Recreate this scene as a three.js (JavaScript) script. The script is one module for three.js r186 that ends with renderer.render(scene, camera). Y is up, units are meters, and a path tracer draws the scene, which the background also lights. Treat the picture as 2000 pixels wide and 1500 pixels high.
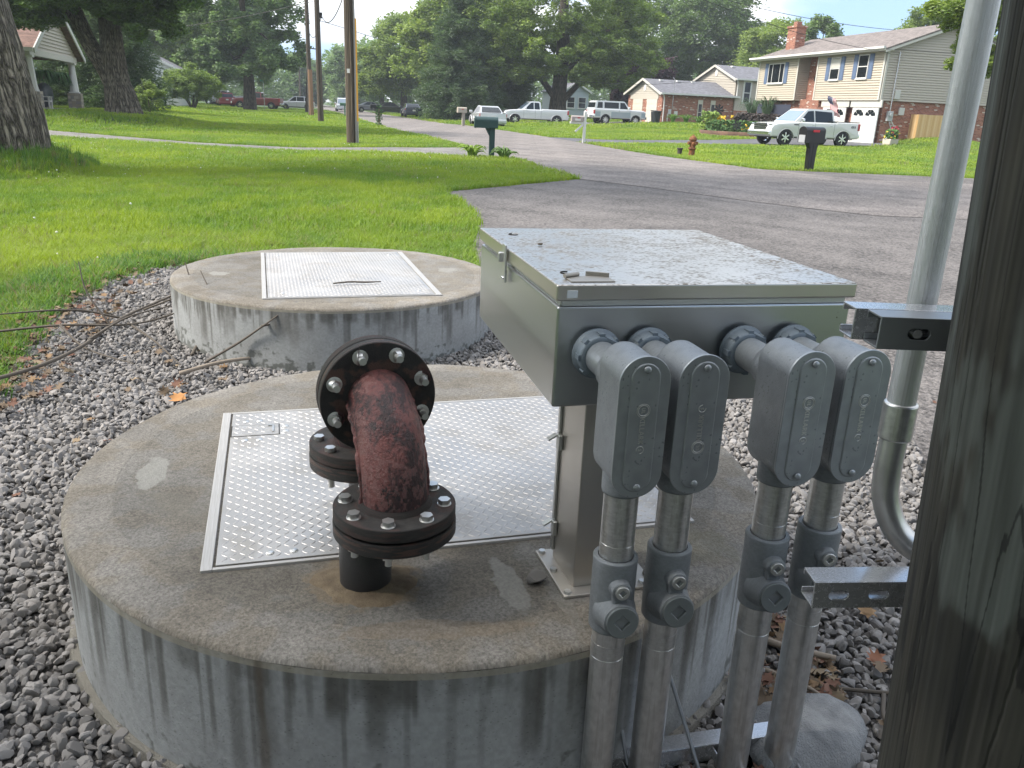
import * as THREE from 'three';
import { mergeGeometries, mergeVertices, toCreasedNormals } from 'three/addons/utils/BufferGeometryUtils.js';
import { RoundedBoxGeometry } from 'three/addons/geometries/RoundedBoxGeometry.js';
import { FontLoader } from 'three/addons/loaders/FontLoader.js';
import { TextGeometry } from 'three/addons/geometries/TextGeometry.js';

// ---------- camera, sky, sun, exposure ----------
const scene = new THREE.Scene();
const camera = new THREE.PerspectiveCamera(50.2, 4 / 3, 0.05, 1500);
camera.position.set(0, 1.30, 0);
camera.rotation.set(-18.5 * Math.PI / 180, 0, 2.5 * Math.PI / 180);
const renderer = new THREE.WebGLRenderer({ antialias: true });
renderer.toneMapping = THREE.LinearToneMapping;
renderer.toneMappingExposure = 2.4;
renderer.shadowMap.enabled = true;
renderer.shadowMap.type = THREE.PCFSoftShadowMap;
const SUN = new THREE.Vector3(-0.68, 0.71, -0.12).normalize();
const sun = new THREE.DirectionalLight(new THREE.Color(1, 0.94, 0.85), 2.8);
sun.position.copy(SUN).multiplyScalar(80); sun.target.position.set(0, 0, -20);
sun.castShadow = true; sun.shadow.radius = 24; sun.shadow.mapSize.set(4096, 4096);
Object.assign(sun.shadow.camera, { left: -60, right: 60, top: 60, bottom: -60, near: 1, far: 300 });
scene.add(sun, sun.target);

// ---------- random numbers and noise ----------
function rng(a) { return () => { a |= 0; a = a + 0x6D2B79F5 | 0; let t = Math.imul(a ^ a >>> 15, 1 | a); t = t + Math.imul(t ^ t >>> 7, 61 | t) ^ t; return ((t ^ t >>> 14) >>> 0) / 4294967296; }; }
const H = (x, y, z) => { let h = Math.imul(x, 374761393) + Math.imul(y, 668265263) + Math.imul(z, 2147483647 - 977) | 0; h = Math.imul(h ^ h >>> 13, 1274126177); h ^= h >>> 16; return (h >>> 0) / 4294967296; };
const mod = (a, n) => ((a % n) + n) % n;
function vn(x, y, s = 0, px = 1e6, py = px) {   // value noise, periodic
  const i = Math.floor(x), j = Math.floor(y), f = x - i, g = y - j, u = f * f * (3 - 2 * f), v = g * g * (3 - 2 * g);
  const i0 = mod(i, px), i1 = mod(i + 1, px), j0 = mod(j, py), j1 = mod(j + 1, py);
  const a = H(i0, j0, s), b = H(i1, j0, s), c = H(i0, j1, s), d = H(i1, j1, s);
  return a + (b - a) * u + (c - a) * v + (a - b - c + d) * u * v;
}
function fbm(x, y, o, s = 0, px = 1e6, py = px) { let a = 0, k = 0.5, n = 0; for (let i = 0; i < o; i++) { a += k * vn(x, y, s + i * 17, px, py); n += k; x *= 2; y *= 2; px *= 2; py *= 2; k *= 0.5; } return a / n; }
function vn3(x, y, z, s = 0) { const k = Math.floor(z), f = z - k, w = f * f * (3 - 2 * f); return vn(x, y, s + k * 131) * (1 - w) + vn(x, y, s + (k + 1) * 131) * w; }
const clamp = (x, a = 0, b = 1) => Math.min(b, Math.max(a, x));
const sst = (a, b, x) => { const t = clamp((x - a) / (b - a)); return t * t * (3 - 2 * t); };
const lerp = (a, b, t) => a + (b - a) * t;
const mix = (a, b, t) => [lerp(a[0], b[0], t), lerp(a[1], b[1], t), lerp(a[2], b[2], t)];

// ---------- sky: pale blue air with broken white cloud, brighter round the sun ----------
{
  const W = 1024, Hh = 512, d = new Float32Array(W * Hh * 4);
  for (let j = 0; j < Hh; j++) for (let i = 0; i < W; i++) {
    const v = (j + 0.5) / Hh, u = (i + 0.5) / W, el = (v - 0.5) * Math.PI, az = (u - 0.5) * 2 * Math.PI;
    const dx = Math.cos(el) * Math.cos(az), dy = Math.sin(el), dz = Math.cos(el) * Math.sin(az), y = Math.max(dy, 0);
    let c = mix([0.30, 0.42, 0.56], [0.16, 0.30, 0.55], Math.pow(y, 0.5));
    const k = 1 / (y + 0.14), n = fbm(dx * k * 1.15 + 81.3, dz * k * 1.15 + 114.2, 5, 40), cov = sst(0.35, 0.54, n);
    const lit = fbm(dx * k * 1.15 + 81.55, dz * k * 1.15 + 114.4, 4, 40);
    c = mix(c, mix([0.76, 0.76, 0.76], [0.50, 0.53, 0.58], sst(0.45, 0.75, lit)), cov * 0.92);
    const cs = Math.max(0, dx * SUN.x + dy * SUN.y + dz * SUN.z), g = 0.55 * Math.pow(cs, 6) + 1.6 * Math.pow(cs, 60);
    c = [c[0] + g, c[1] + g * 0.97, c[2] + g * 0.9];
    if (dy < 0) c = mix(c, [0.2, 0.22, 0.18], clamp(-dy * 8));
    d.set([c[0], c[1], c[2], 1], (j * W + i) * 4);
  }
  const sky = new THREE.DataTexture(d, W, Hh, THREE.RGBAFormat, THREE.FloatType);
  sky.mapping = THREE.EquirectangularReflectionMapping; sky.magFilter = sky.minFilter = THREE.LinearFilter;
  sky.wrapS = THREE.RepeatWrapping; sky.needsUpdate = true;
  scene.background = sky; scene.environment = sky;
}

// ---------- helpers ----------
const V = (x, y, z) => new THREE.Vector3(x, y, z);
const taken = {};
function numbered(n) { const k = taken[n] = (taken[n] ?? -1) + 1; return k ? `${n}_${String(k).padStart(3, '0')}` : n; }
function shade(o) { o.traverse(m => { if (m.isMesh) { m.castShadow = true; m.receiveShadow = true; } }); return o; }
function thing(name, label, category, [x, y, z] = [0, 0, 0], turn = 0, group) {
  const o = new THREE.Group(); o.name = numbered(name); o.position.set(x, y, z); o.rotation.y = turn;
  o.userData = { label, category }; if (group) o.userData.group = group; scene.add(o); return o;
}
function clean(g) { g = g.index ? g.toNonIndexed() : g; for (const k of Object.keys(g.attributes)) if (!['position', 'normal', 'uv', 'color'].includes(k)) g.deleteAttribute(k); if (!g.attributes.uv) g.setAttribute('uv', new THREE.BufferAttribute(new Float32Array(g.attributes.position.count * 2), 2)); if (!g.attributes.normal) g.computeVertexNormals(); g.morphAttributes = {}; return g; }
function join(list) { list = list.flat(); return list.length === 1 ? clean(list[0]) : mergeGeometries(list.map(clean)); }
function part(name, geo, mat, parent) { const m = new THREE.Mesh(Array.isArray(geo) ? join(geo) : geo, mat); m.name = name; m.castShadow = m.receiveShadow = true; parent.add(m); return m; }
function single(name, geo, mat, label, category, group) { const m = part(numbered(name), geo, mat, scene); m.userData = { label, category }; if (group) m.userData.group = group; return m; }
function struct(name, geo, mat) { const m = part(numbered(name), geo, mat, scene); m.userData = { kind: 'structure' }; return m; }
const mv = (g, x = 0, y = 0, z = 0, rx = 0, ry = 0, rz = 0) => { if (rx || ry || rz) g.applyMatrix4(new THREE.Matrix4().makeRotationFromEuler(new THREE.Euler(rx, ry, rz))); return g.translate(x, y, z); };
const bx = (w, h, d, x = 0, y = 0, z = 0, rx = 0, ry = 0, rz = 0) => mv(new THREE.BoxGeometry(w, h, d), x, y, z, rx, ry, rz);
const rb = (w, h, d, r, x = 0, y = 0, z = 0, rx = 0, ry = 0, rz = 0, s = 2) => mv(new RoundedBoxGeometry(w, h, d, s, r), x, y, z, rx, ry, rz);
const cy = (r0, r1, h, n = 20, x = 0, y = 0, z = 0, rx = 0, ry = 0, rz = 0) => mv(new THREE.CylinderGeometry(r1, r0, h, n), x, y, z, rx, ry, rz);   // r0 bottom, r1 top
const lathe = (pts, n = 32) => new THREE.LatheGeometry(pts.map(p => new THREE.Vector2(p[0], p[1])), n);
function tubeThrough(pts, radii, rad = 8, seg, closed = true, tension = 0.5) {   // tapered tube along a curve
  const c = new THREE.CatmullRomCurve3(pts.map(p => p.isVector3 ? p : V(...p)), false, 'catmullrom', tension);
  seg = seg || (pts.length - 1) * 4; const fr = c.computeFrenetFrames(seg, false), pos = [], uv = [], idx = [], L = c.getLength();
  for (let i = 0; i <= seg; i++) {
    const t = i / seg, p = c.getPointAt(t), q = t * (radii.length - 1), k = Math.min(radii.length - 2, Math.floor(q)), r = radii.length > 1 ? lerp(radii[k], radii[k + 1], q - k) : radii[0];
    for (let j = 0; j <= rad; j++) { const a = j / rad * 2 * Math.PI, n = fr.normals[i], b = fr.binormals[i], cs = Math.cos(a) * r, sn = Math.sin(a) * r; pos.push(p.x + n.x * cs + b.x * sn, p.y + n.y * cs + b.y * sn, p.z + n.z * cs + b.z * sn); uv.push(j / rad * 2 * Math.PI * radii[0], t * L); }
  }
  for (let i = 0; i < seg; i++) for (let j = 0; j < rad; j++) { const a = i * (rad + 1) + j, b = a + rad + 1; idx.push(a, b, a + 1, b, b + 1, a + 1); }
  if (closed) { for (const [ring, flip] of [[0, 1], [seg, 0]]) { const cpt = pos.length / 3, p = c.getPointAt(ring / seg); pos.push(p.x, p.y, p.z); uv.push(0, 0); for (let j = 0; j < rad; j++) { const a = ring * (rad + 1) + j; flip ? idx.push(cpt, a, a + 1) : idx.push(cpt, a + 1, a); } } }
  const g = new THREE.BufferGeometry(); g.setAttribute('position', new THREE.Float32BufferAttribute(pos, 3)); g.setAttribute('uv', new THREE.Float32BufferAttribute(uv, 2)); g.setIndex(idx); g.computeVertexNormals(); return g;
}
function poly(pts) { const s = new THREE.Shape(); pts.forEach((p, i) => i ? s.lineTo(p[0], p[1]) : s.moveTo(p[0], p[1])); s.closePath(); return s; }
function ext(shape, depth, bev = 0, seg = 8, bs = 2) { return new THREE.ExtrudeGeometry(Array.isArray(shape) ? poly(shape) : shape, { depth, bevelEnabled: bev > 0, bevelThickness: bev, bevelSize: bev, bevelOffset: -bev, bevelSegments: bs, curveSegments: seg }); }
function stadium(w, h) { const r = w / 2, s = new THREE.Shape(), k = h / 2 - r; s.absarc(0, k, r, 0, Math.PI, false); s.absarc(0, -k, r, Math.PI, 2 * Math.PI, false); s.closePath(); return s; }
function boxUV(g, k = 1) {   // uv in metres by the way each face points
  g = g.index ? g.toNonIndexed() : g; const p = g.attributes.position, n = g.attributes.normal, uv = new Float32Array(p.count * 2);
  for (let i = 0; i < p.count; i += 3) { const ax = Math.abs(n.getX(i)) + Math.abs(n.getX(i + 1)) + Math.abs(n.getX(i + 2)), ay = Math.abs(n.getY(i)) + Math.abs(n.getY(i + 1)) + Math.abs(n.getY(i + 2)), az = Math.abs(n.getZ(i)) + Math.abs(n.getZ(i + 1)) + Math.abs(n.getZ(i + 2));
    for (let q = i; q < i + 3; q++) { const X = p.getX(q), Y = p.getY(q), Z = p.getZ(q), [a, b] = ay > ax && ay > az ? [X, Z] : ax > az ? [Z, Y] : [X, Y]; uv[q * 2] = a * k; uv[q * 2 + 1] = b * k; } }
  g.setAttribute('uv', new THREE.BufferAttribute(uv, 2)); return g;
}
function tex(w, h, fn, srgb = true) {   // fn(u, v) -> linear [r, g, b] (colour) or a number
  const d = new Uint8Array(w * h * 4), e = x => 255 * (srgb ? (x <= 0.0031308 ? 12.92 * x : 1.055 * Math.pow(x, 1 / 2.4) - 0.055) : x);
  for (let j = 0; j < h; j++) for (let i = 0; i < w; i++) { const c = fn((i + 0.5) / w, (j + 0.5) / h, i, j), o = (j * w + i) * 4; if (typeof c === 'number') d[o] = d[o + 1] = d[o + 2] = clamp(e(clamp(c)), 0, 255); else for (let k = 0; k < 3; k++) d[o + k] = clamp(e(clamp(c[k])), 0, 255); d[o + 3] = 255; }
  const t = new THREE.DataTexture(d, w, h); t.wrapS = t.wrapT = THREE.RepeatWrapping; t.magFilter = THREE.LinearFilter; t.minFilter = THREE.LinearFilter; if (srgb) t.colorSpace = THREE.SRGBColorSpace; t.needsUpdate = true; return t;
}
const rep = (t, u, v = u) => { const c = t.clone(); c.repeat.set(u, v); c.needsUpdate = true; return c; };
const lin = (r, g, b) => new THREE.Color().setRGB(r, g, b);
const mat = (r, g, b, rough = 0.8, o = {}) => new THREE.MeshStandardMaterial({ color: lin(r, g, b), roughness: rough, ...o });
const paint = (r, g, b, rough = 0.35) => new THREE.MeshPhysicalMaterial({ color: lin(r, g, b), roughness: rough, clearcoat: 1, clearcoatRoughness: 0.08 });
function fixUVmetres(g) { const p = g.attributes.position, uv = new Float32Array(p.count * 2); for (let i = 0; i < p.count; i++) { uv[2 * i] = p.getX(i); uv[2 * i + 1] = p.getZ(i); } g.setAttribute('uv', new THREE.BufferAttribute(uv, 2)); return g; }
const font = await new FontLoader().loadAsync('fonts/droid/droid_sans_bold.typeface.json');
function text(s, size, depth) { const g = new TextGeometry(s, { font, size, depth, curveSegments: 3, bevelEnabled: false }); g.computeBoundingBox(); const b = g.boundingBox; g.translate(-(b.min.x + b.max.x) / 2, -(b.min.y + b.max.y) / 2, 0); return g; }
// ---------- shared textures and materials ----------
const speck = tex(512, 512, (u, v, i, j) => { const n = fbm(u * 64, v * 64, 3, 3, 64), h = H(i, j, 7); return clamp(0.5 + (n - 0.5) * 0.9 + (h - 0.5) * 0.45); }, false);
const asphaltTex = tex(1024, 1024, (u, v, i, j) => {
  const c = fbm(u * 6, v * 6, 4, 11, 6), f = fbm(u * 150, v * 150, 2, 12, 150), h = H(i >> 1, j >> 1, 5), s = h > 0.93 ? 0.5 : h < 0.1 ? -0.35 : 0;
  const k = 0.62 + (c - 0.5) * 0.5 + (f - 0.5) * 0.9 + s * 0.55; return [k * 0.97, k * 0.95, k * 0.96];
});
const asphaltBump = tex(512, 512, (u, v, i, j) => clamp(0.5 + (fbm(u * 130, v * 130, 2, 12, 130) - 0.5) * 1.5), false);
const M = {};
M.lot = new THREE.MeshStandardMaterial({ color: lin(0.212, 0.198, 0.190), map: rep(asphaltTex, 1 / 3.1), roughness: 0.9, bumpMap: rep(asphaltBump, 1 / 1.1), bumpScale: 0.006, vertexColors: true });
M.road = new THREE.MeshStandardMaterial({ color: lin(0.295, 0.268, 0.25), map: rep(asphaltTex, 1 / 3.7), roughness: 0.9, bumpMap: rep(asphaltBump, 1 / 1.4), bumpScale: 0.004, vertexColors: true });
M.drive = new THREE.MeshStandardMaterial({ color: lin(0.29, 0.28, 0.26), map: rep(asphaltTex, 1 / 3.3), roughness: 0.9, vertexColors: true });
M.driveDark = new THREE.MeshStandardMaterial({ color: lin(0.16, 0.165, 0.18), map: rep(asphaltTex, 1 / 3.3), roughness: 0.85, vertexColors: true });
const soilTex = tex(512, 512, (u, v) => { const c = fbm(u * 5, v * 5, 5, 61, 5), k = fbm(u * 60, v * 60, 2, 64, 60); return mix([0.035, 0.075, 0.012], [0.075, 0.13, 0.02], clamp(c * 0.9 + (k - 0.5) * 1.2)); });
M.lawn = new THREE.MeshStandardMaterial({ map: rep(soilTex, 1 / 2.3), roughness: 1, vertexColors: true });
const bedTex = tex(512, 512, (u, v) => { const k = fbm(u * 40, v * 40, 3, 71, 40), c = fbm(u * 4, v * 4, 3, 72, 4); return mix([0.05, 0.045, 0.04], [0.16, 0.15, 0.145], clamp(k * 1.2 - 0.1 + (c - 0.5) * 0.5)); });
M.bed = new THREE.MeshStandardMaterial({ map: rep(bedTex, 1 / 0.9), roughness: 1, bumpMap: rep(speck, 1 / 0.3), bumpScale: 0.01 });
// metals
const brushed = tex(256, 512, (u, v, i, j) => clamp(0.5 + (fbm(u * 3, v * 200, 2, 21, 3, 200) - 0.5) * 0.9), false);
M.steel = new THREE.MeshPhysicalMaterial({ color: lin(0.50, 0.51, 0.50), metalness: 1, roughness: 0.34, anisotropy: 0.5, bumpMap: rep(brushed, 0.5, 4), bumpScale: 0.0002 });
M.alu = new THREE.MeshStandardMaterial({ color: lin(0.62, 0.62, 0.62), metalness: 1, roughness: 0.42, roughnessMap: rep(speck, 4, 4) });
const aluStain = tex(256, 512, (u, v) => { const n = fbm(u * 4, v * 22, 4, 33, 4, 22), s = sst(0.52, 0.72, fbm(u * 9, v * 5, 4, 35, 9, 5)); const k = 0.64 + (n - 0.5) * 0.26; return mix([k, k, k * 0.99], [0.46, 0.45, 0.43], s * 0.5); });
M.conduit = new THREE.MeshStandardMaterial({ map: rep(aluStain, 5, 1.7), metalness: 0.9, roughness: 0.34 });
M.riser = new THREE.MeshStandardMaterial({ color: lin(0.95, 0.97, 0.98), map: rep(aluStain, 6, 0.6), metalness: 0.85, roughness: 0.44, bumpMap: rep(speck, 5, 2), bumpScale: 0.0004 });
const greyCast = tex(256, 256, (u, v, i, j) => { const n = fbm(u * 9, v * 9, 4, 41, 9), p = fbm(u * 40, v * 40, 2, 45, 40); const k = p > 0.76 && n > 0.56 ? 0.62 : 0.92 + (n - 0.5) * 0.3; return [k, k, k]; });
M.cast = new THREE.MeshStandardMaterial({ color: lin(0.25, 0.27, 0.29), map: rep(greyCast, 6, 6), metalness: 0.5, roughness: 0.42, bumpMap: rep(speck, 12), bumpScale: 0.0004 });
M.cover = new THREE.MeshStandardMaterial({ color: lin(0.36, 0.385, 0.41), map: rep(greyCast, 5, 5), metalness: 0.6, roughness: 0.38 });
M.hub = new THREE.MeshStandardMaterial({ color: lin(0.18, 0.22, 0.26), map: rep(greyCast, 7, 7), metalness: 0.3, roughness: 0.55 });
M.zinc = new THREE.MeshStandardMaterial({ color: lin(0.58, 0.58, 0.57), metalness: 1, roughness: 0.42 });
M.galv = new THREE.MeshStandardMaterial({ color: lin(0.48, 0.485, 0.50), metalness: 0.65, roughness: 0.42, roughnessMap: rep(speck, 3, 3) });
M.black = mat(0.012, 0.012, 0.013, 0.5);
M.darkgap = mat(0.02, 0.02, 0.02, 0.95); M.liner = mat(0.05, 0.05, 0.052, 0.9);
M.rubber = mat(0.018, 0.018, 0.019, 0.85);
M.glass = new THREE.MeshPhysicalMaterial({ color: lin(0.012, 0.015, 0.018), roughness: 0.06, specularIntensity: 0.7 });
M.glassBlue = new THREE.MeshPhysicalMaterial({ color: lin(0.14, 0.2, 0.28), roughness: 0.05, clearcoat: 1, clearcoatRoughness: 0.02 });
M.chrome = new THREE.MeshStandardMaterial({ color: lin(0.75, 0.76, 0.78), metalness: 1, roughness: 0.15 });
M.white = mat(0.62, 0.61, 0.585, 0.6);
M.redlens = new THREE.MeshPhysicalMaterial({ color: lin(0.35, 0.015, 0.02), roughness: 0.15, clearcoat: 1 });
// wood, bark
const bark = tex(512, 512, (u, v) => { const r = Math.abs(fbm(u * 14 + 0.6 * fbm(u * 4, v * 4, 2, 52, 4), v * 5, 4, 51, 14, 5) - 0.5) * 2, f = fbm(u * 50, v * 50, 2, 53, 50); const k = clamp(0.05 + r * 2.0 + (f - 0.5) * 0.6); return mix([0.035, 0.028, 0.02], [0.25, 0.215, 0.165], k); });
const barkB = tex(512, 512, (u, v) => { const r = Math.abs(fbm(u * 14 + 0.6 * fbm(u * 4, v * 4, 2, 52, 4), v * 5, 4, 51, 14, 5) - 0.5) * 2; return clamp(0.1 + r * 1.9); }, false);
M.bark = new THREE.MeshStandardMaterial({ map: rep(bark, 1.1, 0.75), roughness: 1, bumpMap: rep(barkB, 1.1, 0.75), bumpScale: 0.09 });
M.barkDark = new THREE.MeshStandardMaterial({ color: lin(0.5, 0.48, 0.46), map: rep(bark, 0.9, 0.35), roughness: 1 });
const poleTex = tex(1024, 1024, (u, v) => {   // weathered wood: fine grain, checks, pale lichen and dark treated patches
  const wv = 0.25 * fbm(u * 5, v * 6, 3, 88, 5, 6), g = fbm(u * 120 + wv * 6, v * 26, 3, 81, 120, 26), w = fbm(u * 8 + wv * 3, v * 18, 4, 82, 8, 18), p = sst(0.54, 0.68, fbm(u * 16 + wv * 4, v * 24, 5, 83, 16, 24)), r = Math.abs(fbm(u * 26 + wv * 4, v * 6, 3, 85, 26, 6) - 0.5), br = sst(0.58, 0.75, fbm(u * 9, v * 14, 4, 87, 9, 14));
  let c = mix([0.012, 0.012, 0.010], [0.060, 0.056, 0.043], clamp(w * 1.5 - 0.3 + (g - 0.5) * 0.7)); c = mix(c, [0.060, 0.046, 0.030], br * 0.3); c = mix(c, [0.085, 0.095, 0.085], p * 0.75 * (0.5 + g)); const cr = r < 0.010 ? 0.3 : 1; return [c[0] * cr, c[1] * cr, c[2] * cr];
});
const poleB = tex(512, 512, (u, v) => { const wv = 0.25 * fbm(u * 5, v * 6, 3, 88, 5, 6), r = Math.abs(fbm(u * 26 + wv * 4, v * 3, 3, 85, 26, 3) - 0.5); return clamp(0.35 + 0.5 * fbm(u * 120 + wv * 6, v * 9, 3, 81, 120, 9) - (r < 0.012 ? 0.35 : 0)); }, false);
M.pole = new THREE.MeshStandardMaterial({ color: lin(1.0, 1.0, 1.0), map: poleTex, roughness: 0.85, bumpMap: poleB, bumpScale: 0.008 });
M.farPole = new THREE.MeshStandardMaterial({ color: lin(0.55, 0.5, 0.47), map: rep(bark, 3, 0.15), roughness: 0.95 });
M.twig = mat(0.10, 0.085, 0.07, 0.95); M.twigPale = mat(0.24, 0.2, 0.16, 0.95);
// brick, roofs, siding
const brickTex = tex(512, 512, (u, v) => {   // 8 x 24 bricks on 1.7 x 1.8 m, seen from fifty metres
  const row = Math.floor(v * 24), x = u * 8 + (row % 2) * 0.5, col = mod(Math.floor(x), 8), fx = x - Math.floor(x), fy = v * 24 - row, h = H(col, row, 91), n = fbm(u * 60, v * 60, 2, 92, 60);
  if (fx < 0.045 || fy < 0.14) return [0.34, 0.3, 0.26]; const c = h > 0.93 ? [0.5, 0.42, 0.36] : mix([0.20, 0.06, 0.035], [0.36, 0.145, 0.085], h); return [c[0] * (0.7 + 0.6 * n), c[1] * (0.7 + 0.6 * n), c[2] * (0.7 + 0.6 * n)];
});
M.brick = new THREE.MeshStandardMaterial({ map: rep(brickTex, 1 / 1.7, 1 / 1.8), roughness: 0.95 });
const shingle = tex(512, 512, (u, v) => { const row = Math.floor(v * 14), x = u * 12 + (row % 2) * 0.5 + H(row, 0, 95), h = H(mod(Math.floor(x), 12), row, 94), n = fbm(u * 70, v * 70, 2, 96, 70), e = v * 14 - row < 0.12 ? 0.65 : 1; const k = (0.72 + (h - 0.5) * 0.35 + (n - 0.5) * 0.35) * e; return [k, k, k]; });
M.roofBrown = new THREE.MeshStandardMaterial({ color: lin(0.24, 0.205, 0.19), map: rep(shingle, 1 / 2.6, 1 / 2), roughness: 0.95 });
M.roofGrey = new THREE.MeshStandardMaterial({ color: lin(0.20, 0.20, 0.225), map: rep(shingle, 1 / 2.6, 1 / 2), roughness: 0.95 });
M.roofRed = new THREE.MeshStandardMaterial({ color: lin(0.28, 0.17, 0.14), map: rep(shingle, 1 / 2.6, 1 / 2), roughness: 0.95 });
M.siding = mat(0.48, 0.425, 0.345, 0.7); M.sidingGrey = mat(0.47, 0.42, 0.36, 0.7); M.sidingTan = mat(0.46, 0.42, 0.36, 0.7); M.sidingWhite = mat(0.68, 0.68, 0.66, 0.7);
M.trim = mat(0.52, 0.50, 0.45, 0.6); M.shutter = mat(0.10, 0.145, 0.24, 0.6); M.doorTan = mat(0.55, 0.51, 0.44, 0.6); M.foundation = mat(0.30, 0.27, 0.22, 0.9);
M.fenceWood = new THREE.MeshStandardMaterial({ color: lin(0.62, 0.42, 0.20), map: rep(speck, 1, 0.3), roughness: 0.8 });
// ---------- terrain ----------
const side = (x, z) => (x - 7.43) * 0.96 - (z + 22) * 0.28;   // metres to the right of the road's right edge
function T(x, z) {
  const n = side(x, z); let y = 0.75 * sst(3, 20, n) * sst(40, 75, -z) + 0.25 * sst(-14, -24, n) * sst(25, 42, -z);
  y += 0.55 * Math.exp(-(((x - 24.5) / 3.2) ** 2 + ((z + 50) / 3.5) ** 2)) + 0.10 * sst(-3.4, -5.5, z) * sst(-6, -2, -Math.abs(x + 1));
  y += 0.35 * sst(2.2, 0.9, Math.hypot(x + 8.75, z + 13.3)) + 0.3 * sst(5, 1.5, Math.hypot(x + 17.6, z + 36.8));
  return y;
}
function inside(p, pts) { let c = false; for (let i = 0, j = pts.length - 1; i < pts.length; j = i++) { const [xi, zi] = pts[i], [xj, zj] = pts[j]; if ((zi > p[1]) !== (zj > p[1]) && p[0] < (xj - xi) * (p[1] - zi) / (zj - zi) + xi) c = !c; } return c; }
{   // the lawn: one sheet to the horizon, finer near the camera
  const xs = [], zs = []; for (let t = -1; t <= 1.0001; t += 1 / 110) xs.push(Math.sign(t) * (Math.abs(t) * 42 + Math.abs(t) ** 4 * 500)); for (let t = 0; t <= 1.0001; t += 1 / 150) zs.push(6 - t * 90 - t ** 4 * 620);
  const pos = [], col = [], uv = [], idx = [];
  for (const z of zs) for (const x of xs) { const n = fbm(x * 0.35 + 50, z * 0.35 + 50, 4, 101), k = 0.75 + (n - 0.5) * 0.9; pos.push(x, T(x, z) - 0.006, z); col.push(k * (1 + (n - 0.5) * 0.5), k, k * 0.9); uv.push(x, z); }
  const w = xs.length; for (let j = 0; j < zs.length - 1; j++) for (let i = 0; i < w - 1; i++) { const a = j * w + i; idx.push(a, a + 1, a + w, a + 1, a + w + 1, a + w); }
  const g = new THREE.BufferGeometry(); g.setAttribute('position', new THREE.Float32BufferAttribute(pos, 3)); g.setAttribute('color', new THREE.Float32BufferAttribute(col, 3)); g.setAttribute('uv', new THREE.Float32BufferAttribute(uv, 2)); g.setIndex(idx); g.computeVertexNormals();
  struct('lawn', g, M.lawn);
}
// strip between two edge lines (the same number of points each), finely cut so that it follows the terrain
const hard = [];
function sheet(name, L, R, off, material, across = 8, along = 6, amp = 0.35, freq = 0.5) {
  const pos = [], col = [], uv = [], idx = [], rows = (L.length - 1) * along + 1;
  for (let r = 0; r < rows; r++) {
    const q = r / along, k = Math.min(L.length - 2, Math.floor(q)), f = q - k;
    for (let c = 0; c <= across; c++) {
      const s = c / across, ax = lerp(L[k][0], L[k + 1][0], f), az = lerp(L[k][1], L[k + 1][1], f), bx_ = lerp(R[k][0], R[k + 1][0], f), bz = lerp(R[k][1], R[k + 1][1], f);
      let x = lerp(ax, bx_, s), z = lerp(az, bz, s); const e = (c === 0 || c === across) ? 0.10 : 0; x += (fbm(x * 1.7, z * 1.7, 3, 115) - 0.5) * e; z += (fbm(x * 1.7 + 9, z * 1.7, 3, 116) - 0.5) * e;
      const n = fbm(x * freq + 20, z * freq + 20, 4, 111), m = fbm(x * freq * 3 + 20, z * freq * 3, 3, 113), k2 = 1 + (n - 0.5) * amp * 2 + (m - 0.5) * amp;
      pos.push(x, T(x, z) + off, z); col.push(k2, k2 * 0.995, k2 * 0.985); uv.push(x, z);
    }
  }
  for (let r = 0; r < rows - 1; r++) for (let c = 0; c < across; c++) { const a = r * (across + 1) + c, w = across + 1; idx.push(a, a + 1, a + w, a + 1, a + w + 1, a + w); }
  const g = new THREE.BufferGeometry(); g.setAttribute('position', new THREE.Float32BufferAttribute(pos, 3)); g.setAttribute('color', new THREE.Float32BufferAttribute(col, 3)); g.setAttribute('uv', new THREE.Float32BufferAttribute(uv, 2)); g.setIndex(idx); g.computeVertexNormals();
  if (g.attributes.normal.getY(0) < 0) { g.setIndex(idx.map((v, i) => idx[i - i % 3 + [0, 2, 1][i % 3]])); g.computeVertexNormals(); }
  hard.push([...L, ...[...R].reverse()]);
  return struct(name, g, material);
}
// the asphalt lot between the gravel and the street, the street, the driveways
sheet('asphalt_lot', [[-0.2, -5.3], [-0.42, -7.3], [-0.46, -9.26], [-0.75, -10.86], [-1.17, -12.29], [-0.14, -13.96], [1.07, -15.88], [1.3, -17], [1.6, -19], [2, -21], [2.4, -23.6]],
  [[2.6, -1.2], [9, -2], [16, -3], [24, -5], [30, -7], [34, -9], [38, -12], [40, -15], [40, -19], [40, -23], [24, -24]], 0.006, M.lot, 70, 8, 0.16, 0.6);
sheet('road', [[5.4, -12.6], [1.07, -15.88], [0.45, -18.6], [-0.04, -21.3], [-0.75, -24.0], [-1.76, -27.1], [-3.05, -31.6], [-7.95, -49.3], [-13.1, -68], [-30, -130], [-55, -222], [-80, -315]],
  [[36, -14], [36, -20.6], [14, -21.4], [8.5, -20.9], [6.6, -23.8], [5.2, -27.6], [3.75, -32.0], [-0.75, -49.3], [-5.9, -68], [-23, -130], [-48, -222], [-73, -315]], 0.012, M.road, 44, 14, 0.07, 0.5);
sheet('driveway', [[-17.5, -28.9], [-13, -26.6], [-9.45, -24.6], [-6.1, -24.2], [-3.2, -25.1], [-1.2, -27.2]], [[-16.5, -24.9], [-12, -23.9], [-8.78, -22.8], [-5.57, -22.0], [-2.3, -21.6], [0.1, -21.4]], 0.018, M.drive, 10, 8, 0.2);
sheet('driveway', [[-14.9, -50.6], [-11, -50.0], [-7.0, -49.6]], [[-14.7, -48.7], [-11, -48.1], [-7.3, -46.9]], 0.018, M.drive, 6, 8, 0.2);
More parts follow.
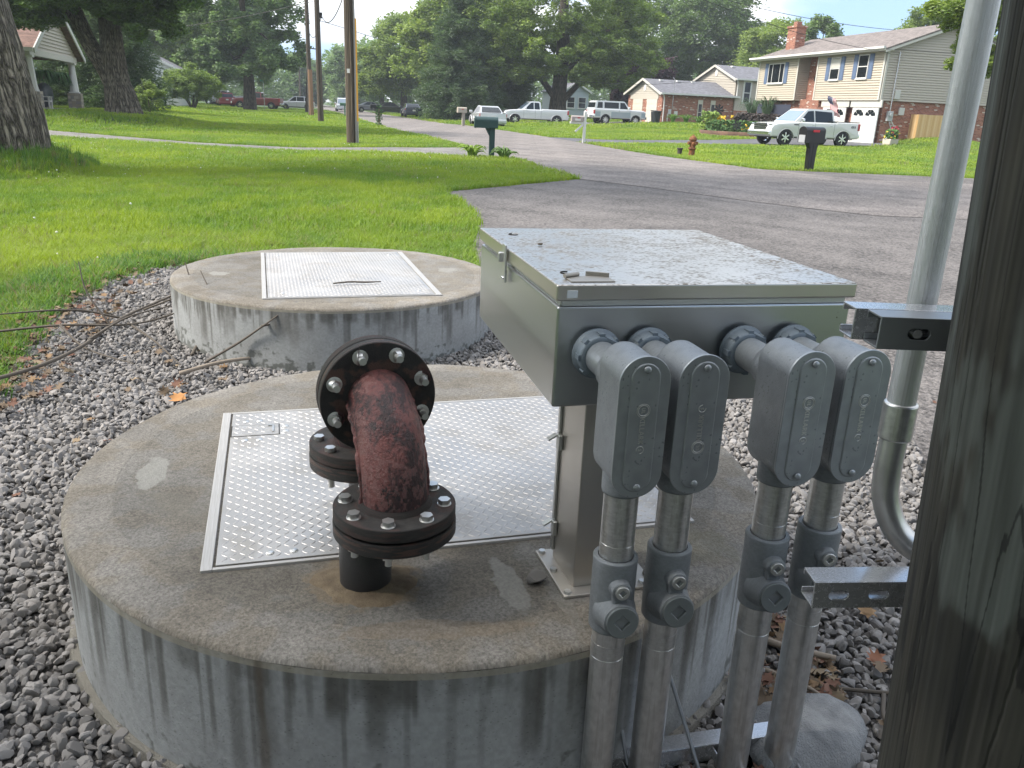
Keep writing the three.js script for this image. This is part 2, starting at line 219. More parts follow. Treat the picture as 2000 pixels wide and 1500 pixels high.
sheet('driveway', [[-40, -64.5], [-25, -63.6], [-11.6, -64.2]], [[-40, -62.6], [-25, -61.9], [-11.2, -62.6]], 0.018, M.drive, 6, 8, 0.2);
sheet('driveway', [[1.1, -40.9], [8, -48.0], [12.6, -51.6], [19.9, -57]], [[2.7, -36.4], [7, -41.5], [12.3, -44.6], [21.2, -49.3]], 0.016, M.driveDark, 12, 10, 0.2);
sheet('driveway', [[-5.5, -73.5], [0, -77.5], [5, -78.3]], [[-4.6, -70.5], [0, -73.6], [5, -74.5]], 0.016, M.drive, 8, 8, 0.2);
sheet('driveway', [[4.0, -74.5], [8, -75], [12.2, -79]], [[4.2, -70.3], [8, -70.6], [12.4, -72.4]], 0.022, M.drive, 8, 8, 0.2);
sheet('driveway', [[-52, -121], [-38, -119], [-27, -119]], [[-52, -113.5], [-38, -113], [-25.8, -113]], 0.016, M.drive, 8, 8, 0.2);
// ---------- gravel bed ----------
const S1 = [-0.235, -2.124, 0.912], S2 = [-1.043, -4.735, 0.912];
const bedPoly = [[-0.25, -6.1], [-0.55, -6.3], [-1.6, -6.05], [-2.56, -5.94], [-2.72, -5.2], [-2.70, -4.54], [-2.5, -3.96], [-2.25, -3.30], [-2.15, -2.6], [-2.1, -1.9], [-2.1, 0.6], [3.0, 0.6], [2.7, -1.0], [2.3, -2.2], [1.82, -2.85], [1.72, -3.15], [1.35, -3.95], [0.85, -4.65], [0.3, -5.25], [-0.1, -5.6]];
{
  const pos = [], uv = [], c = 0.1; for (let z = -6.4; z < 0.7; z += c) for (let x = -2.9; x < 3.1; x += c) if (inside([x + c / 2, z + c / 2], bedPoly)) for (const [a, b] of [[0, 0], [0, 1], [1, 0], [1, 0], [0, 1], [1, 1]]) { const X = x + a * c, Z = z + b * c; pos.push(X, T(X, Z) + 0.012, Z); uv.push(X, Z); }
  let g = new THREE.BufferGeometry(); g.setAttribute('position', new THREE.Float32BufferAttribute(pos, 3)); g.setAttribute('uv', new THREE.Float32BufferAttribute(uv, 2)); g = mergeVertices(g, 1e-4); g.computeVertexNormals();
  const m = struct('gravel_bed', g, M.bed); hard.push(bedPoly);
}
function crushed(seed) {   // an angular crushed stone
  const R = rng(seed), g = new THREE.IcosahedronGeometry(1, 2), p = g.attributes.position, cuts = [];
  for (let i = 0; i < 9; i++) cuts.push([V(R() - 0.5, R() - 0.5, R() - 0.5).normalize(), 0.45 + R() * 0.35]);
  const v = V(); for (let i = 0; i < p.count; i++) { v.fromBufferAttribute(p, i); for (const [n, d] of cuts) { const e = v.dot(n) - d; if (e > 0) v.addScaledVector(n, -e); } p.setXYZ(i, v.x * 1.15, v.y * 0.75, v.z); }
  g.deleteAttribute('normal'); g.deleteAttribute('uv'); let q = mergeVertices(g, 1e-3); q = toCreasedNormals(q, 0.35); return q;
}
{
  const R = rng(5), grp = new THREE.Group(); grp.name = 'gravel'; grp.userData = { kind: 'stuff', label: 'grey crushed stone gravel spread round the concrete slabs', category: 'gravel' }; scene.add(grp);
  const pos = [], m = new THREE.Matrix4(), q = new THREE.Quaternion(), e = new THREE.Euler();
  for (let z = 0.5; z > -6.4; z -= 0.0165) for (let x = -2.8; x < 3.0; x += 0.0165) {
    const X = x + (R() - 0.5) * 0.017, Z = z + (R() - 0.5) * 0.017; if (R() > 0.86) continue;
    if (Math.hypot(X, Z + 0.2) < 0.5 || Z > -0.55 && Math.abs(X) < 2) continue; if (X > 0.9 && Z > -0.5) continue;
    const jx = (fbm(X * 3, Z * 3, 3, 120) - 0.5) * 0.4, jz = (fbm(X * 3, Z * 3, 3, 121) - 0.5) * 0.4;
    if (!inside([X + jx, Z + jz], bedPoly) || Math.hypot(X - S1[0], Z - S1[1]) < S1[2] - 0.01 || Math.hypot(X - S2[0], Z - S2[1]) < S2[2] - 0.01) continue;
    pos.push([X, Z]);
  }
  const K = 4, per = Array.from({ length: K }, () => []); pos.forEach(p => per[Math.floor(R() * K)].push(p));
  const stone = new THREE.MeshStandardMaterial({ color: 0xffffff, roughness: 0.95 });
  per.forEach((list, k) => {
    const im = new THREE.InstancedMesh(crushed(900 + k), stone, list.length); im.name = 'stones'; im.castShadow = im.receiveShadow = true; const c = new THREE.Color();
    list.forEach(([x, z], i) => { const s = 0.0085 + R() ** 2 * 0.0115; e.set(R() * 6.3, R() * 6.3, R() * 6.3); q.setFromEuler(e); m.compose(V(x, T(x, z) + 0.014 + R() * 0.014, z), q, V(s * (0.8 + 0.5 * R()), s * (0.7 + 0.4 * R()), s * (0.8 + 0.5 * R()))); im.setMatrixAt(i, m); const l = 0.145 + R() * 0.13 + (R() > 0.97 ? 0.08 : 0), w = (R() - 0.5) * 0.03; c.setRGB(l * (1.04 + w), l * 0.985, l * (0.955 - w)); im.setColorAt(i, c); });
    grp.add(im);
  });
}
{ // hairline cracks in the asphalt
  const R = rng(77), lot = scene.children.find(o => o.name === 'asphalt_lot'), cm = mat(0.055, 0.052, 0.05, 1);
  for (const [x0, z0, a, len, y] of [[2.2, -6.2, 0.3, 3.2, 0.011], [4.8, -9.4, 0.1, 4.5, 0.011], [1.6, -10.4, -0.4, 3.0, 0.011], [7.2, -12.0, 0.25, 5, 0.011], [3.0, -4.4, 0.7, 2.0, 0.011], [5.6, -6.6, -0.2, 2.6, 0.011], [3.0, -17.6, 0.05, 3.8, 0.017], [4.2, -15.0, 0.5, 3.0, 0.017], [2.0, -26, 1.6, 4, 0.017]]) {
    const pos = [], idx = []; let x = x0, z = z0, d = a, n = Math.round(len / 0.08); for (let i = 0; i <= n; i++) { const w = 0.0045 * (0.4 + R()) * Math.sin(Math.PI * (0.05 + 0.9 * i / n)); pos.push(x - Math.sin(d) * w, y, z - Math.cos(d) * w, x + Math.sin(d) * w, y, z + Math.cos(d) * w); x += Math.cos(d) * 0.08; z -= Math.sin(d) * 0.08; d += (R() - 0.5) * 0.7; d += (a - d) * 0.15; if (i < n) idx.push(2 * i, 2 * i + 1, 2 * i + 2, 2 * i + 1, 2 * i + 3, 2 * i + 2); }
    const g = new THREE.BufferGeometry(); g.setAttribute('position', new THREE.Float32BufferAttribute(pos, 3)); g.setIndex(idx); g.computeVertexNormals(); cm.side = THREE.DoubleSide; part('crack', g, cm, lot);
  }
}
// ---------- the two round concrete slabs ----------
function slabTopTex(size, R, seed, marks) {
  return tex(size, size, (u, v, i, j) => {
    const x = (u - 0.5) * 2 * R, z = (v - 0.5) * 2 * R, r = Math.hypot(x, z);   // metres from the centre
    const big = fbm(x * 3.2 + 40, z * 3.2 + 40, 4, seed), mid = fbm(x * 14 + 40, z * 14 + 40, 3, seed + 3), gr = H(i, j, seed + 5), gr2 = fbm(x * 240 + 400, z * 240 + 400, 2, seed + 6);
    let k = 0.155 + (big - 0.5) * 0.12 + (mid - 0.5) * 0.075, c = mix([k * 1.12, k * 1.01, k * 0.85], [k * 1.06, k * 1.0, k * 0.91], sst(0.4, 0.6, mid));
    if (r > R * 0.875 + (mid - 0.5) * 0.01) { const q = 1.17; c = [c[0] * q, c[1] * q * 0.985, c[2] * q * 0.97]; }
    const s = 1 + (gr - 0.5) * 0.42 + (gr2 - 0.5) * 0.85; c = [c[0] * s, c[1] * s, c[2] * s];
    for (const [px, pz, rx, rz, ang, col, amt] of marks) { const cx = x - px, cz = z - pz, a = Math.cos(ang), b = Math.sin(ang), e0 = Math.hypot((cx * a + cz * b) / rx, (cz * a - cx * b) / rz); if (e0 > 1.5) continue; const e = e0 + (fbm(x * 34 + 9, z * 34 + 9, 4, seed + 9) - 0.5) * 0.75; if (e < 1.05) c = mix(c, [col[0] * (0.85 + 0.3 * gr2), col[1] * (0.85 + 0.3 * gr2), col[2] * (0.85 + 0.3 * gr2)], amt * sst(1.05, 0.86, e)); }
    return c;
  });
}
function slabSideTex(seed, brownAt) {   // u round the slab, v up the side
  const R = rng(seed), st = []; for (let i = 0; i < 420; i++) st.push([R(), 0.0008 + R() * R() * 0.0055, 0.12 + R() * R() * 0.95, 0.3 + R() * 0.65]);
  const W = 2048, dark = new Float32Array(W * 64);
  for (const [c, w, len, a] of st) for (let i = -40; i <= 40; i++) { const U = mod(Math.round(c * W) + i, W), d = Math.abs(i / W) / w; if (d > 1.3) continue; for (let j = 0; j < 64; j++) { const t = 1 - j / 63, k = a * sst(1.3, 0.4, d) * sst(len, len * 0.55, t); dark[U + j * W] = 1 - (1 - dark[U + j * W]) * (1 - k * 0.72); } }
  return tex(W, 256, (u, v, i, j) => {
    const big = fbm(u * 40, v * 3, 4, seed, 40, 3), fine = fbm(u * 700, v * 40, 2, seed + 2, 700, 40), pore = H(i, j, seed) > 0.988 && fbm(u * 90, v * 8, 2, seed + 4, 90, 8) > 0.45 ? 0.55 : 1;
    let c = mix([0.235, 0.24, 0.24], [0.33, 0.345, 0.35], big); const d = dark[i + Math.min(63, Math.floor(v * 64)) * W];
    c = mix(c, [0.06, 0.056, 0.047], d * 0.9);
    const moss = sst(0.42, 0.60, fbm(u * 260, v * 16, 3, seed + 7, 260, 16) * 0.75 + fbm(u * 22, v * 2, 3, seed + 8, 22, 2) * 0.45 - v * 0.9 + 0.06); c = mix(c, [0.075, 0.08, 0.07], moss * 0.75);
    if (v > 0.965) c = mix(c, [0.3, 0.275, 0.22], 0.7);
    const b = Math.abs(u - brownAt + (fbm(u * 300, v * 6, 2, seed + 9) - 0.5) * 0.002); if (b < 0.003) c = mix(c, [0.09, 0.07, 0.05], 0.6 * sst(0.003, 0.0005, b) * sst(-0.1, 0.5, fbm(u * 500, v * 12, 3, seed + 12)));
    const k = (0.85 + fine * 0.3) * pore; return [c[0] * k, c[1] * k, c[2] * k];
  });
}
function slab(cx, cz, R, label, seed, topTex, sideTex, y0) {
  const t = thing('concrete_slab', label, 'slab', [cx, 0, cz], 0, 'round concrete well slabs');
  const wob = a => 1 + 0.0025 * Math.sin(a * 3 + seed) + 0.0015 * Math.sin(a * 7 + 2 * seed);
  const rimR = rng(seed);
  const prof = [[0, 0.36], [R * 0.5, 0.36], [R * 0.868, 0.36], [R * 0.872, 0.3585], [R * 0.876, 0.3585], [R * 0.88, 0.3600], [R * 0.97, 0.357], [R - 0.010, 0.3545], [R - 0.003, 0.350], [R, 0.343]];
  const top = lathe([...prof].reverse(), 128), p = top.attributes.position, uv = top.attributes.uv;
  for (let i = 0; i < p.count; i++) { const x = p.getX(i), z = p.getZ(i), a = Math.atan2(z, x), q = wob(a); const r = Math.hypot(x, z), ch = r > R * 0.98 ? (vn(a * 30 + 100, 3, seed) - 0.5) * 0.003 : 0; p.setXYZ(i, x * q, p.getY(i) + ch, z * q); uv.setXY(i, 0.5 + x / R / 2, 0.5 + z / R / 2); }
  top.computeVertexNormals();
  part('slab_top', top, new THREE.MeshStandardMaterial({ map: topTex, roughness: 0.95, bumpMap: rep(speck, 12, 12), bumpScale: 0.0018 }), t);
  const sg = new THREE.CylinderGeometry(R, R, 0.343 - y0, 128, 6, true), sp = sg.attributes.position; for (let i = 0; i < sp.count; i++) { const x = sp.getX(i), z = sp.getZ(i), q = wob(Math.atan2(z, x)); sp.setXYZ(i, x * q, sp.getY(i) + (0.343 + y0) / 2, z * q); }
  sg.computeVertexNormals();
  part('slab_side', sg, new THREE.MeshStandardMaterial({ map: sideTex, roughness: 0.92, bumpMap: rep(speck, 26, 1.6), bumpScale: 0.0007 }), t);
  return t;
}
const tan = [0.19, 0.145, 0.095], pale = [0.25, 0.245, 0.225];
const slab1 = slab(S1[0], S1[1], S1[2], 'round concrete slab carrying the flanged pipe and the steel box', 311,
  slabTopTex(1280, S1[2], 321, [[-0.695, 0.174, 0.036, 0.10, -0.28, pale, 0.9], [0.25, 0.64, 0.115, 0.028, 1.25, pale, 0.75], [0.33, 0.6, 0.2, 0.02, 1.25, pale, 0.25], [-0.06, 0.645, 0.125, 0.10, 0.1, tan, 0.6], [0.1, 0.80, 0.2, 0.03, -0.15, [0.22, 0.165, 0.11], 0.35], [-0.55, 0.36, 0.13, 0.05, 0.5, [0.15, 0.14, 0.12], 0.5], [-0.42, 0.3, 0.12, 0.03, 0.3, [0.14, 0.13, 0.11], 0.5], [0.62, 0.42, 0.16, 0.1, 0.3, [0.16, 0.15, 0.10], 0.4]]), slabSideTex(331, 0.965), -0.06);
{ // footing lip that shows at the foot of the slab, and the grout collar round the pipe
  const g = lathe([[0.934, -0.05], [0.932, 0.022], [0.926, 0.032], [0.88, 0.034]], 96); part('footing', g, new THREE.MeshStandardMaterial({ color: lin(0.25, 0.235, 0.205), roughness: 1, bumpMap: rep(speck, 12, 1), bumpScale: 0.004 }), slab1);
  const c = new THREE.CircleGeometry(1, 64, 0, Math.PI * 2), n = 64, pos = [], uv = [], idx = []; for (let r = 0; r <= 8; r++) for (let a = 0; a <= n; a++) { const th = a / n * 2 * Math.PI, e = 0.094 * (1 + 0.35 * (fbm(Math.cos(th) * 2 + 5, Math.sin(th) * 2 + 5, 3, 341) - 0.5) * 2), q = r / 8 * e; pos.push(Math.cos(th) * q * 1.1, 0.012 * Math.pow(1 - r / 8, 0.8) - (r === 8 ? 0.003 : 0) + (fbm(Math.cos(th) * q * 60 + 50, Math.sin(th) * q * 60 + 50, 2, 343) - 0.5) * 0.005 * (r < 8), Math.sin(th) * q * 0.92); uv.push(Math.cos(th) * q, Math.sin(th) * q); }
  for (let r = 0; r < 8; r++) for (let a = 0; a < n; a++) { const i = r * (n + 1) + a; idx.push(i, i + 1, i + n + 1, i + 1, i + n + 2, i + n + 1); }
  const gg = new THREE.BufferGeometry(); gg.setAttribute('position', new THREE.Float32BufferAttribute(pos, 3)); gg.setAttribute('uv', new THREE.Float32BufferAttribute(uv, 2)); gg.setIndex(idx); gg.computeVertexNormals(); gg.translate(-0.285 - S1[0], 0.362, -1.475 - S1[1]);
  const gt = tex(256, 256, (u, v, i, j) => { const k = fbm(u * 12, v * 12, 4, 345, 12), h = H(i, j, 4); return mix([0.12, 0.09, 0.06], [0.25, 0.195, 0.13], clamp(k * 1.3 - 0.2 + (h - 0.5) * 0.3)); });
  part('grout_collar', gg, new THREE.MeshStandardMaterial({ map: rep(gt, 4), roughness: 1, bumpMap: rep(speck, 6), bumpScale: 0.003, side: THREE.DoubleSide }), slab1);
}
const slab2 = slab(S2[0], S2[1], S2[2], 'round concrete slab at the lawn edge with only a tread plate hatch on it', 351,
  slabTopTex(1024, S2[2], 361, [[-0.63, 0.2, 0.065, 0.055, 0.4, pale, 0.85], [0.62, -0.2, 0.06, 0.07, 0.2, pale, 0.75]]), slabSideTex(371, 0.62), 0.02);

// ---------- tread-plate hatches ----------
const lozenge = (() => { const pos = [], idx = [], N = 10; for (const [k, y] of [[1, 0], [0.55, 0.0010]]) for (let i = 0; i < N; i++) { const a = i / N * 2 * Math.PI, c = Math.cos(a), s = Math.sin(a); pos.push(Math.sign(c) * Math.abs(c) ** 0.9 * 0.0094 * (k === 1 ? 1 : 0.8), y, Math.sign(s) * Math.abs(s) ** 1.3 * 0.0026 * k); } pos.push(0, 0.0012, 0); for (let i = 0; i < N; i++) { const j = (i + 1) % N; idx.push(i, N + i, j, j, N + i, N + j, N + i, 2 * N, N + j); } const g = new THREE.BufferGeometry(); g.setAttribute('position', new THREE.Float32BufferAttribute(pos, 3)); g.setIndex(idx); g.computeVertexNormals(); return g; })();
const plateTex = tex(512, 512, (u, v, i, j) => { const n = fbm(u * 7, v * 7, 5, 381, 7), s = sst(0.55, 0.75, fbm(u * 12, v * 12, 4, 383, 12)); const k = 0.46 + (n - 0.5) * 0.16; return mix([k, k * 0.975, k * 0.95], [0.36, 0.335, 0.30], s * 0.5); });
const plateRough = tex(256, 256, (u, v) => 0.60 + 0.3 * (fbm(u * 9, v * 9, 4, 385, 9) - 0.5), false);
M.plate = new THREE.MeshStandardMaterial({ map: plateTex, metalness: 0.92, roughness: 1, roughnessMap: plateRough });
M.frameAlu = new THREE.MeshStandardMaterial({ map: rep(plateTex, 2), metalness: 0.55, roughness: 0.6 });
const rivet = () => { const g = lathe([[0.0095, 0], [0.009, 0.0018], [0.006, 0.0036], [0, 0.0042]], 14); return g; };
function hatch(o, turn, W, D, label, fl, lid, rivets) {
  const t = thing('access_hatch', label, 'hatch', [o[0], 0.3605, o[1]], turn, 'tread plate access hatches');
  const [l, r, f, b] = fl;
  part('frame_rail', rb(l, 0.012, D, 0.0015, l / 2, 0, -D / 2), M.frameAlu, t); part('frame_rail', rb(r, 0.012, D, 0.0015, W - r / 2, 0, -D / 2), M.frameAlu, t);
  part('frame_rail', rb(W - l - r - 0.001, 0.0115, f, 0.0015, (W + l - r) / 2, 0, -f / 2), M.frameAlu, t); part('frame_rail', rb(W - l - r - 0.001, 0.0115, b, 0.0015, (W + l - r) / 2, 0, -D + b / 2), M.frameAlu, t);
  part('gap', bx(W - l - r, 0.004, D - f - b, (W + l - r) / 2, -0.0035, -(D + f - b) / 2), M.darkgap, t);
  const g = 0.006, x0 = l + g, x1 = W - r - g, z0 = -f - g, z1 = -D + b + g, door = part('door_leaf', rb(x1 - x0, 0.010, z0 - z1, 0.001, (x0 + x1) / 2, 0.0015, (z0 + z1) / 2), M.plate, t);
  { const uv = door.geometry.attributes.uv, p = door.geometry.attributes.position; for (let i = 0; i < p.count; i++) uv.setXY(i, p.getX(i), p.getZ(i)); }
  const ms = [], q = new THREE.Quaternion(), P = 0.0186; let row = 0;
  for (let z = z1 + 0.016; z < z0 - 0.012; z += P, row++) { let col = 0; for (let x = x0 + 0.016; x < x1 - 0.012; x += P, col++) {
    if (lid && x > lid[0] - 0.01 && x < lid[1] + 0.01 && z < lid[2] + 0.01 && z > lid[3] - 0.01) { if (!(x > lid[0] + 0.012 && x < lid[1] - 0.03 && z < lid[2] - 0.01 && z > lid[3] + 0.01)) continue; }
    if (rivets.some(([a, c]) => Math.hypot(a - x, c - z) < 0.016)) continue;
    q.setFromAxisAngle(V(0, 1, 0), ((row + col) % 2 ? 1 : -1) * 0.78); ms.push(new THREE.Matrix4().compose(V(x, lid && x > lid[0] && x < lid[1] && z < lid[2] && z > lid[3] ? 0.0078 : 0.0064, z), q, V(1, 1, 1))); } }
  const im = new THREE.InstancedMesh(lozenge, M.plate, ms.length); im.name = 'tread_pattern'; im.userData = { kind: 'stuff' }; ms.forEach((m, i) => im.setMatrixAt(i, m)); im.castShadow = im.receiveShadow = true; t.add(im);
  for (const [x, z] of rivets) part('rivet', mv(rivet(), x, 0.0064, z), M.zinc, t);
  if (lid) { part('lid_seam', bx(lid[1] - lid[0] + 0.006, 0.0012, lid[2] - lid[3] + 0.006, (lid[0] + lid[1]) / 2, 0.0064, (lid[2] + lid[3]) / 2), M.darkgap, t); const k = part('lid', rb(lid[1] - lid[0], 0.0026, lid[2] - lid[3], 0.0008, (lid[0] + lid[1]) / 2, 0.0066, (lid[2] + lid[3]) / 2), M.plate, t); part('handle', [bx(0.005, 0.004, 0.045, lid[1] - 0.016, 0.009, (lid[2] + lid[3]) / 2), bx(0.018, 0.004, 0.005, lid[1] - 0.022, 0.009, lid[3] + 0.012)], M.zinc, k); }
  return t;
}
const hatch1 = hatch([-0.63, -1.48], 0.286, 1.137, 0.94, 'tread plate hatch with a small lift lid, beside the flanged pipe', [0.024, 0.010, 0.010, 0.010], [0.033, 0.165, -0.735, -0.815], [[0.14, -0.045], [0.19, -0.045], [0.07, -0.7], [0.11, -0.7], [0.185, -0.755], [0.185, -0.795], [0.07, -0.85], [0.11, -0.85]]);
const hatch2 = hatch([-1.25, -3.95], 0.300, 0.905, 1.325, 'tread plate hatch with a twig lying on it', [0.022, 0.03, 0.008, 0.008], null, [[0.1, -0.1], [0.8, -0.1], [0.1, -1.2], [0.8, -1.2]]);
// ---------- flanged pipe: short stub, two elbows and four flanges ----------
const rust = tex(1024, 1024, (u, v, i, j) => {   // faded red primer over dark scale, chipped and pitted
  const a = fbm(u * 4, v * 4, 4, 401, 4), b = fbm(u * 11, v * 9, 4, 403, 11, 9), f = fbm(u * 70, v * 70, 3, 405, 70), h = H(i, j, 3), st = fbm(u * 40, v * 6, 3, 409, 40, 6);
  const k = sst(0.36, 0.64, a * 0.55 + b * 0.35 + (f - 0.5) * 0.42 + (st - 0.5) * 0.25 + 0.01); let c = mix([0.036, 0.020, 0.022], mix([0.095, 0.030, 0.030], [0.20, 0.074, 0.068], clamp(b * 1.3 - 0.2 + (h - 0.5) * 0.25)), k);
  if (fbm(u * 120, v * 120, 2, 411, 120) > 0.66 && b < 0.5) c = [0.022, 0.015, 0.016]; if (a > 0.60 && f > 0.55) c = mix(c, [0.20, 0.12, 0.115], 0.35); return c;
});
const rustRough = tex(256, 256, (u, v) => 0.55 + 0.5 * (fbm(u * 12, v * 12, 4, 407, 12) - 0.5), false);
M.rust = new THREE.MeshStandardMaterial({ map: rep(rust, 2, 2), roughness: 1, roughnessMap: rep(rustRough, 2), metalness: 0.1, bumpMap: rep(speck, 5), bumpScale: 0.0022 });
const iron = tex(256, 256, (u, v, i, j) => { const n = fbm(u * 6, v * 6, 4, 411, 6), m = fbm(u * 20, v * 20, 3, 412, 20); return mix(mix([0.012, 0.012, 0.013], [0.03, 0.029, 0.028], m), [0.10, 0.052, 0.04], sst(0.54, 0.66, n) * 0.7); });
M.iron = new THREE.MeshStandardMaterial({ map: rep(iron, 3, 3), roughness: 0.5, metalness: 0.2, bumpMap: rep(speck, 6), bumpScale: 0.0012 });
const ironRust = tex(256, 256, (u, v, i, j) => { const n = fbm(u * 6, v * 6, 4, 415, 6), m = fbm(u * 22, v * 22, 3, 416, 22); return mix(mix([0.018, 0.017, 0.017], [0.048, 0.043, 0.040], m), [0.085, 0.042, 0.035], sst(0.54, 0.68, n) * 0.5); });
M.ironTop = new THREE.MeshStandardMaterial({ map: rep(ironRust, 3, 3), roughness: 0.65, metalness: 0.15, bumpMap: rep(speck, 6), bumpScale: 0.0015 });
M.pipeBlack = new THREE.MeshPhysicalMaterial({ color: lin(0.010, 0.010, 0.012), roughness: 0.42, clearcoat: 0.3, bumpMap: rep(speck, 3), bumpScale: 0.0012 });
{
  const t = thing('flanged_pipe', 'rusty red flanged pipe bend standing on a black stub beside the hatch', 'pipe', [-0.22, 0.36, -1.45], Math.atan2(0.366, 0.93));
  // local: -z towards the back elbow; y 0 = slab top; flange top face at 0.20, bend radius 0.168
  const Y = 0.20, RB = 0.168, PR = 0.0645, FR = 0.1195, th = 0.026, hex = (r, h) => new THREE.CylinderGeometry(r, r * 0.985, h, 6);
  const ca = Math.cos(t.rotation.y), sa = Math.sin(t.rotation.y), off = (wx, wz) => [wx * ca - wz * sa, wx * sa + wz * ca];   // world offset -> local
  const [sx, sz] = off(-0.065, -0.028);
  const bend = (ang0, ang1, cz, seg, r) => { const pts = []; for (let i = 0; i <= 10; i++) { const a = lerp(ang0, ang1, i / 10); pts.push(V(0, Y + Math.sin(a) * RB, cz + Math.cos(a) * RB)); } return tubeThrough(pts, [r], 40, 28, false); };
  const fe = part('front_elbow', bend(-0.12, Math.PI / 2, -RB, 1, PR), M.rust, t);
  const be = part('rear_elbow', bend(Math.PI / 2, Math.PI + 0.1, -RB, 1, PR), M.rust, t);
  { // cast seam along each side of the front elbow, lumpy
    const R = rng(77); for (const s of [-1, 1]) { const l = []; for (let i = 0; i < 46; i++) { const a = i / 45 * 1.5, r = RB + 0.004; l.push(mv(new THREE.IcosahedronGeometry(0.0042 + R() * 0.0025, 0), s * PR * 0.995, Y + 0.004 + Math.sin(a) * r, -RB + Math.cos(a) * r)); } part('weld_seam', tubeThrough(Array.from({ length: 24 }, (_, i) => { const a = i / 23 * 1.5; return V(s * (PR - 0.001 + R() * 0.0025), Y + Math.sin(a) * (RB + (R() - 0.5) * 0.004), -RB + Math.cos(a) * (RB + (R() - 0.5) * 0.004)); }), Array.from({ length: 24 }, () => 0.0035 + R() * 0.0045), 7, 60), M.rust, fe); } }
  const ring = (y0, y1, r) => lathe([[0, y0], [r - 0.002, y0], [r, y0 + 0.002], [r, y1 - 0.002], [r - 0.002, y1], [0, y1]], 64);
  const bolts = (parent, n, R, y, phase, up, head, stud) => { for (let i = 0; i < n; i++) { const a = phase + i / n * 2 * Math.PI, x = Math.cos(a) * R, z = Math.sin(a) * R; const b = part('bolt', [mv(hex(head, 0.011), x, y + up * 0.0055, z, 0, a, 0), mv(lathe([[head * 1.15, 0], [head * 1.15, 0.0015], [0, 0.0015]], 16), x, y + (up > 0 ? 0 : -0.0015), z), ...(stud ? [cy(stud, stud * 0.9, 0.014, 12, x, y + up * 0.018, z)] : [])], M.zinc, parent); } };
  // bottom pair (front)
  const f1 = part('upper_flange', ring(Y - th, Y, FR), M.ironTop, t); bolts(f1, 8, 0.097, Y, 0.35, 1, 0.0122, 0);
  part('gasket', ring(Y - th - 0.004, Y - th - 0.0005, FR - 0.004), M.rubber, t);
  const f2 = part('lower_flange', ring(Y - 2 * th - 0.006, Y - th - 0.0045, FR + 0.0012), M.iron, t); bolts(f2, 8, 0.097, Y - 2 * th - 0.006, 0.35, -1, 0.0125, 0.007);
  part('elbow_collar', mv(lathe([[PR + 0.009, 0], [PR + 0.006, 0.006], [PR, 0.010]], 40), 0, Y, 0), M.ironTop, t);
  part('stub', lathe([[0.0527, 0], [0.0527, Y - 2 * th - 0.007], [0, Y - 2 * th - 0.007]], 48), M.pipeBlack, t).position.set(sx, 0, sz);
  // vertical pair at the top of the bend
  const vf = (z0, z1, m, nm) => part(nm, mv(ring(0, z1 - z0, FR), 0, Y + RB, -RB + z0, Math.PI / 2), m, t);
  const fv = vf(0.003, 0.003 + th, M.iron, 'front_flange'), fr = vf(-th - 0.003, -0.003, M.ironTop, 'rear_flange'); vf(-0.0025, 0.0025, M.rubber, 'gasket').scale.set(1, 1, 1);
  for (let i = 0; i < 8; i++) { const a = Math.PI / 8 + i / 8 * 2 * Math.PI, x = Math.cos(a) * 0.097, y = Y + RB + Math.sin(a) * 0.097, z = -RB + 0.003 + th; part('bolt', [mv(hex(0.0122, 0.011), x, y, z + 0.006, Math.PI / 2, 0, a), cy(0.0078, 0.0074, 0.022, 14, x, y, z + 0.02, Math.PI / 2), mv(lathe([[0.016, 0], [0.016, 0.0015], [0, 0.0015]], 16), x, y, z, Math.PI / 2)], M.zinc, fv); if (i % 2 === 0) part('paint_smear', mv(lathe([[0.0205, 0], [0.018, 0.0009], [0, 0.001]], 9), x, y + 0.002, z + 0.0003, Math.PI / 2, 0, a), M.rust, fv); }
  // rear pair and its pipe down into the slab
  const zR = -2 * RB, g1 = part('upper_flange', mv(ring(Y - th, Y, FR), 0, 0, zR), M.ironTop, t); const hb = new THREE.Group(); 
  for (let i = 0; i < 8; i++) { const a = 0.2 + i / 8 * 2 * Math.PI, x = Math.cos(a) * 0.097, z = zR + Math.sin(a) * 0.097; part('bolt', [mv(hex(0.0122, 0.010), x, Y + 0.0055, z, 0, a, 0)], M.zinc, g1); part('nut', [cy(0.007, 0.007, 0.03, 10, x, Y - 2 * th - 0.02, z), mv(hex(0.0125, 0.01), x, Y - 2 * th - 0.011, z, 0, a, 0)], M.zinc, g1); }
  part('lower_flange', mv(ring(Y - 2 * th - 0.006, Y - th - 0.0005, FR + 0.001), 0, 0, zR), M.iron, t);
  part('stub', cy(0.0527, 0.0527, Y - 2 * th - 0.004, 40, 0.02, (Y - 2 * th - 0.004) / 2, zR), M.pipeBlack, t);
}
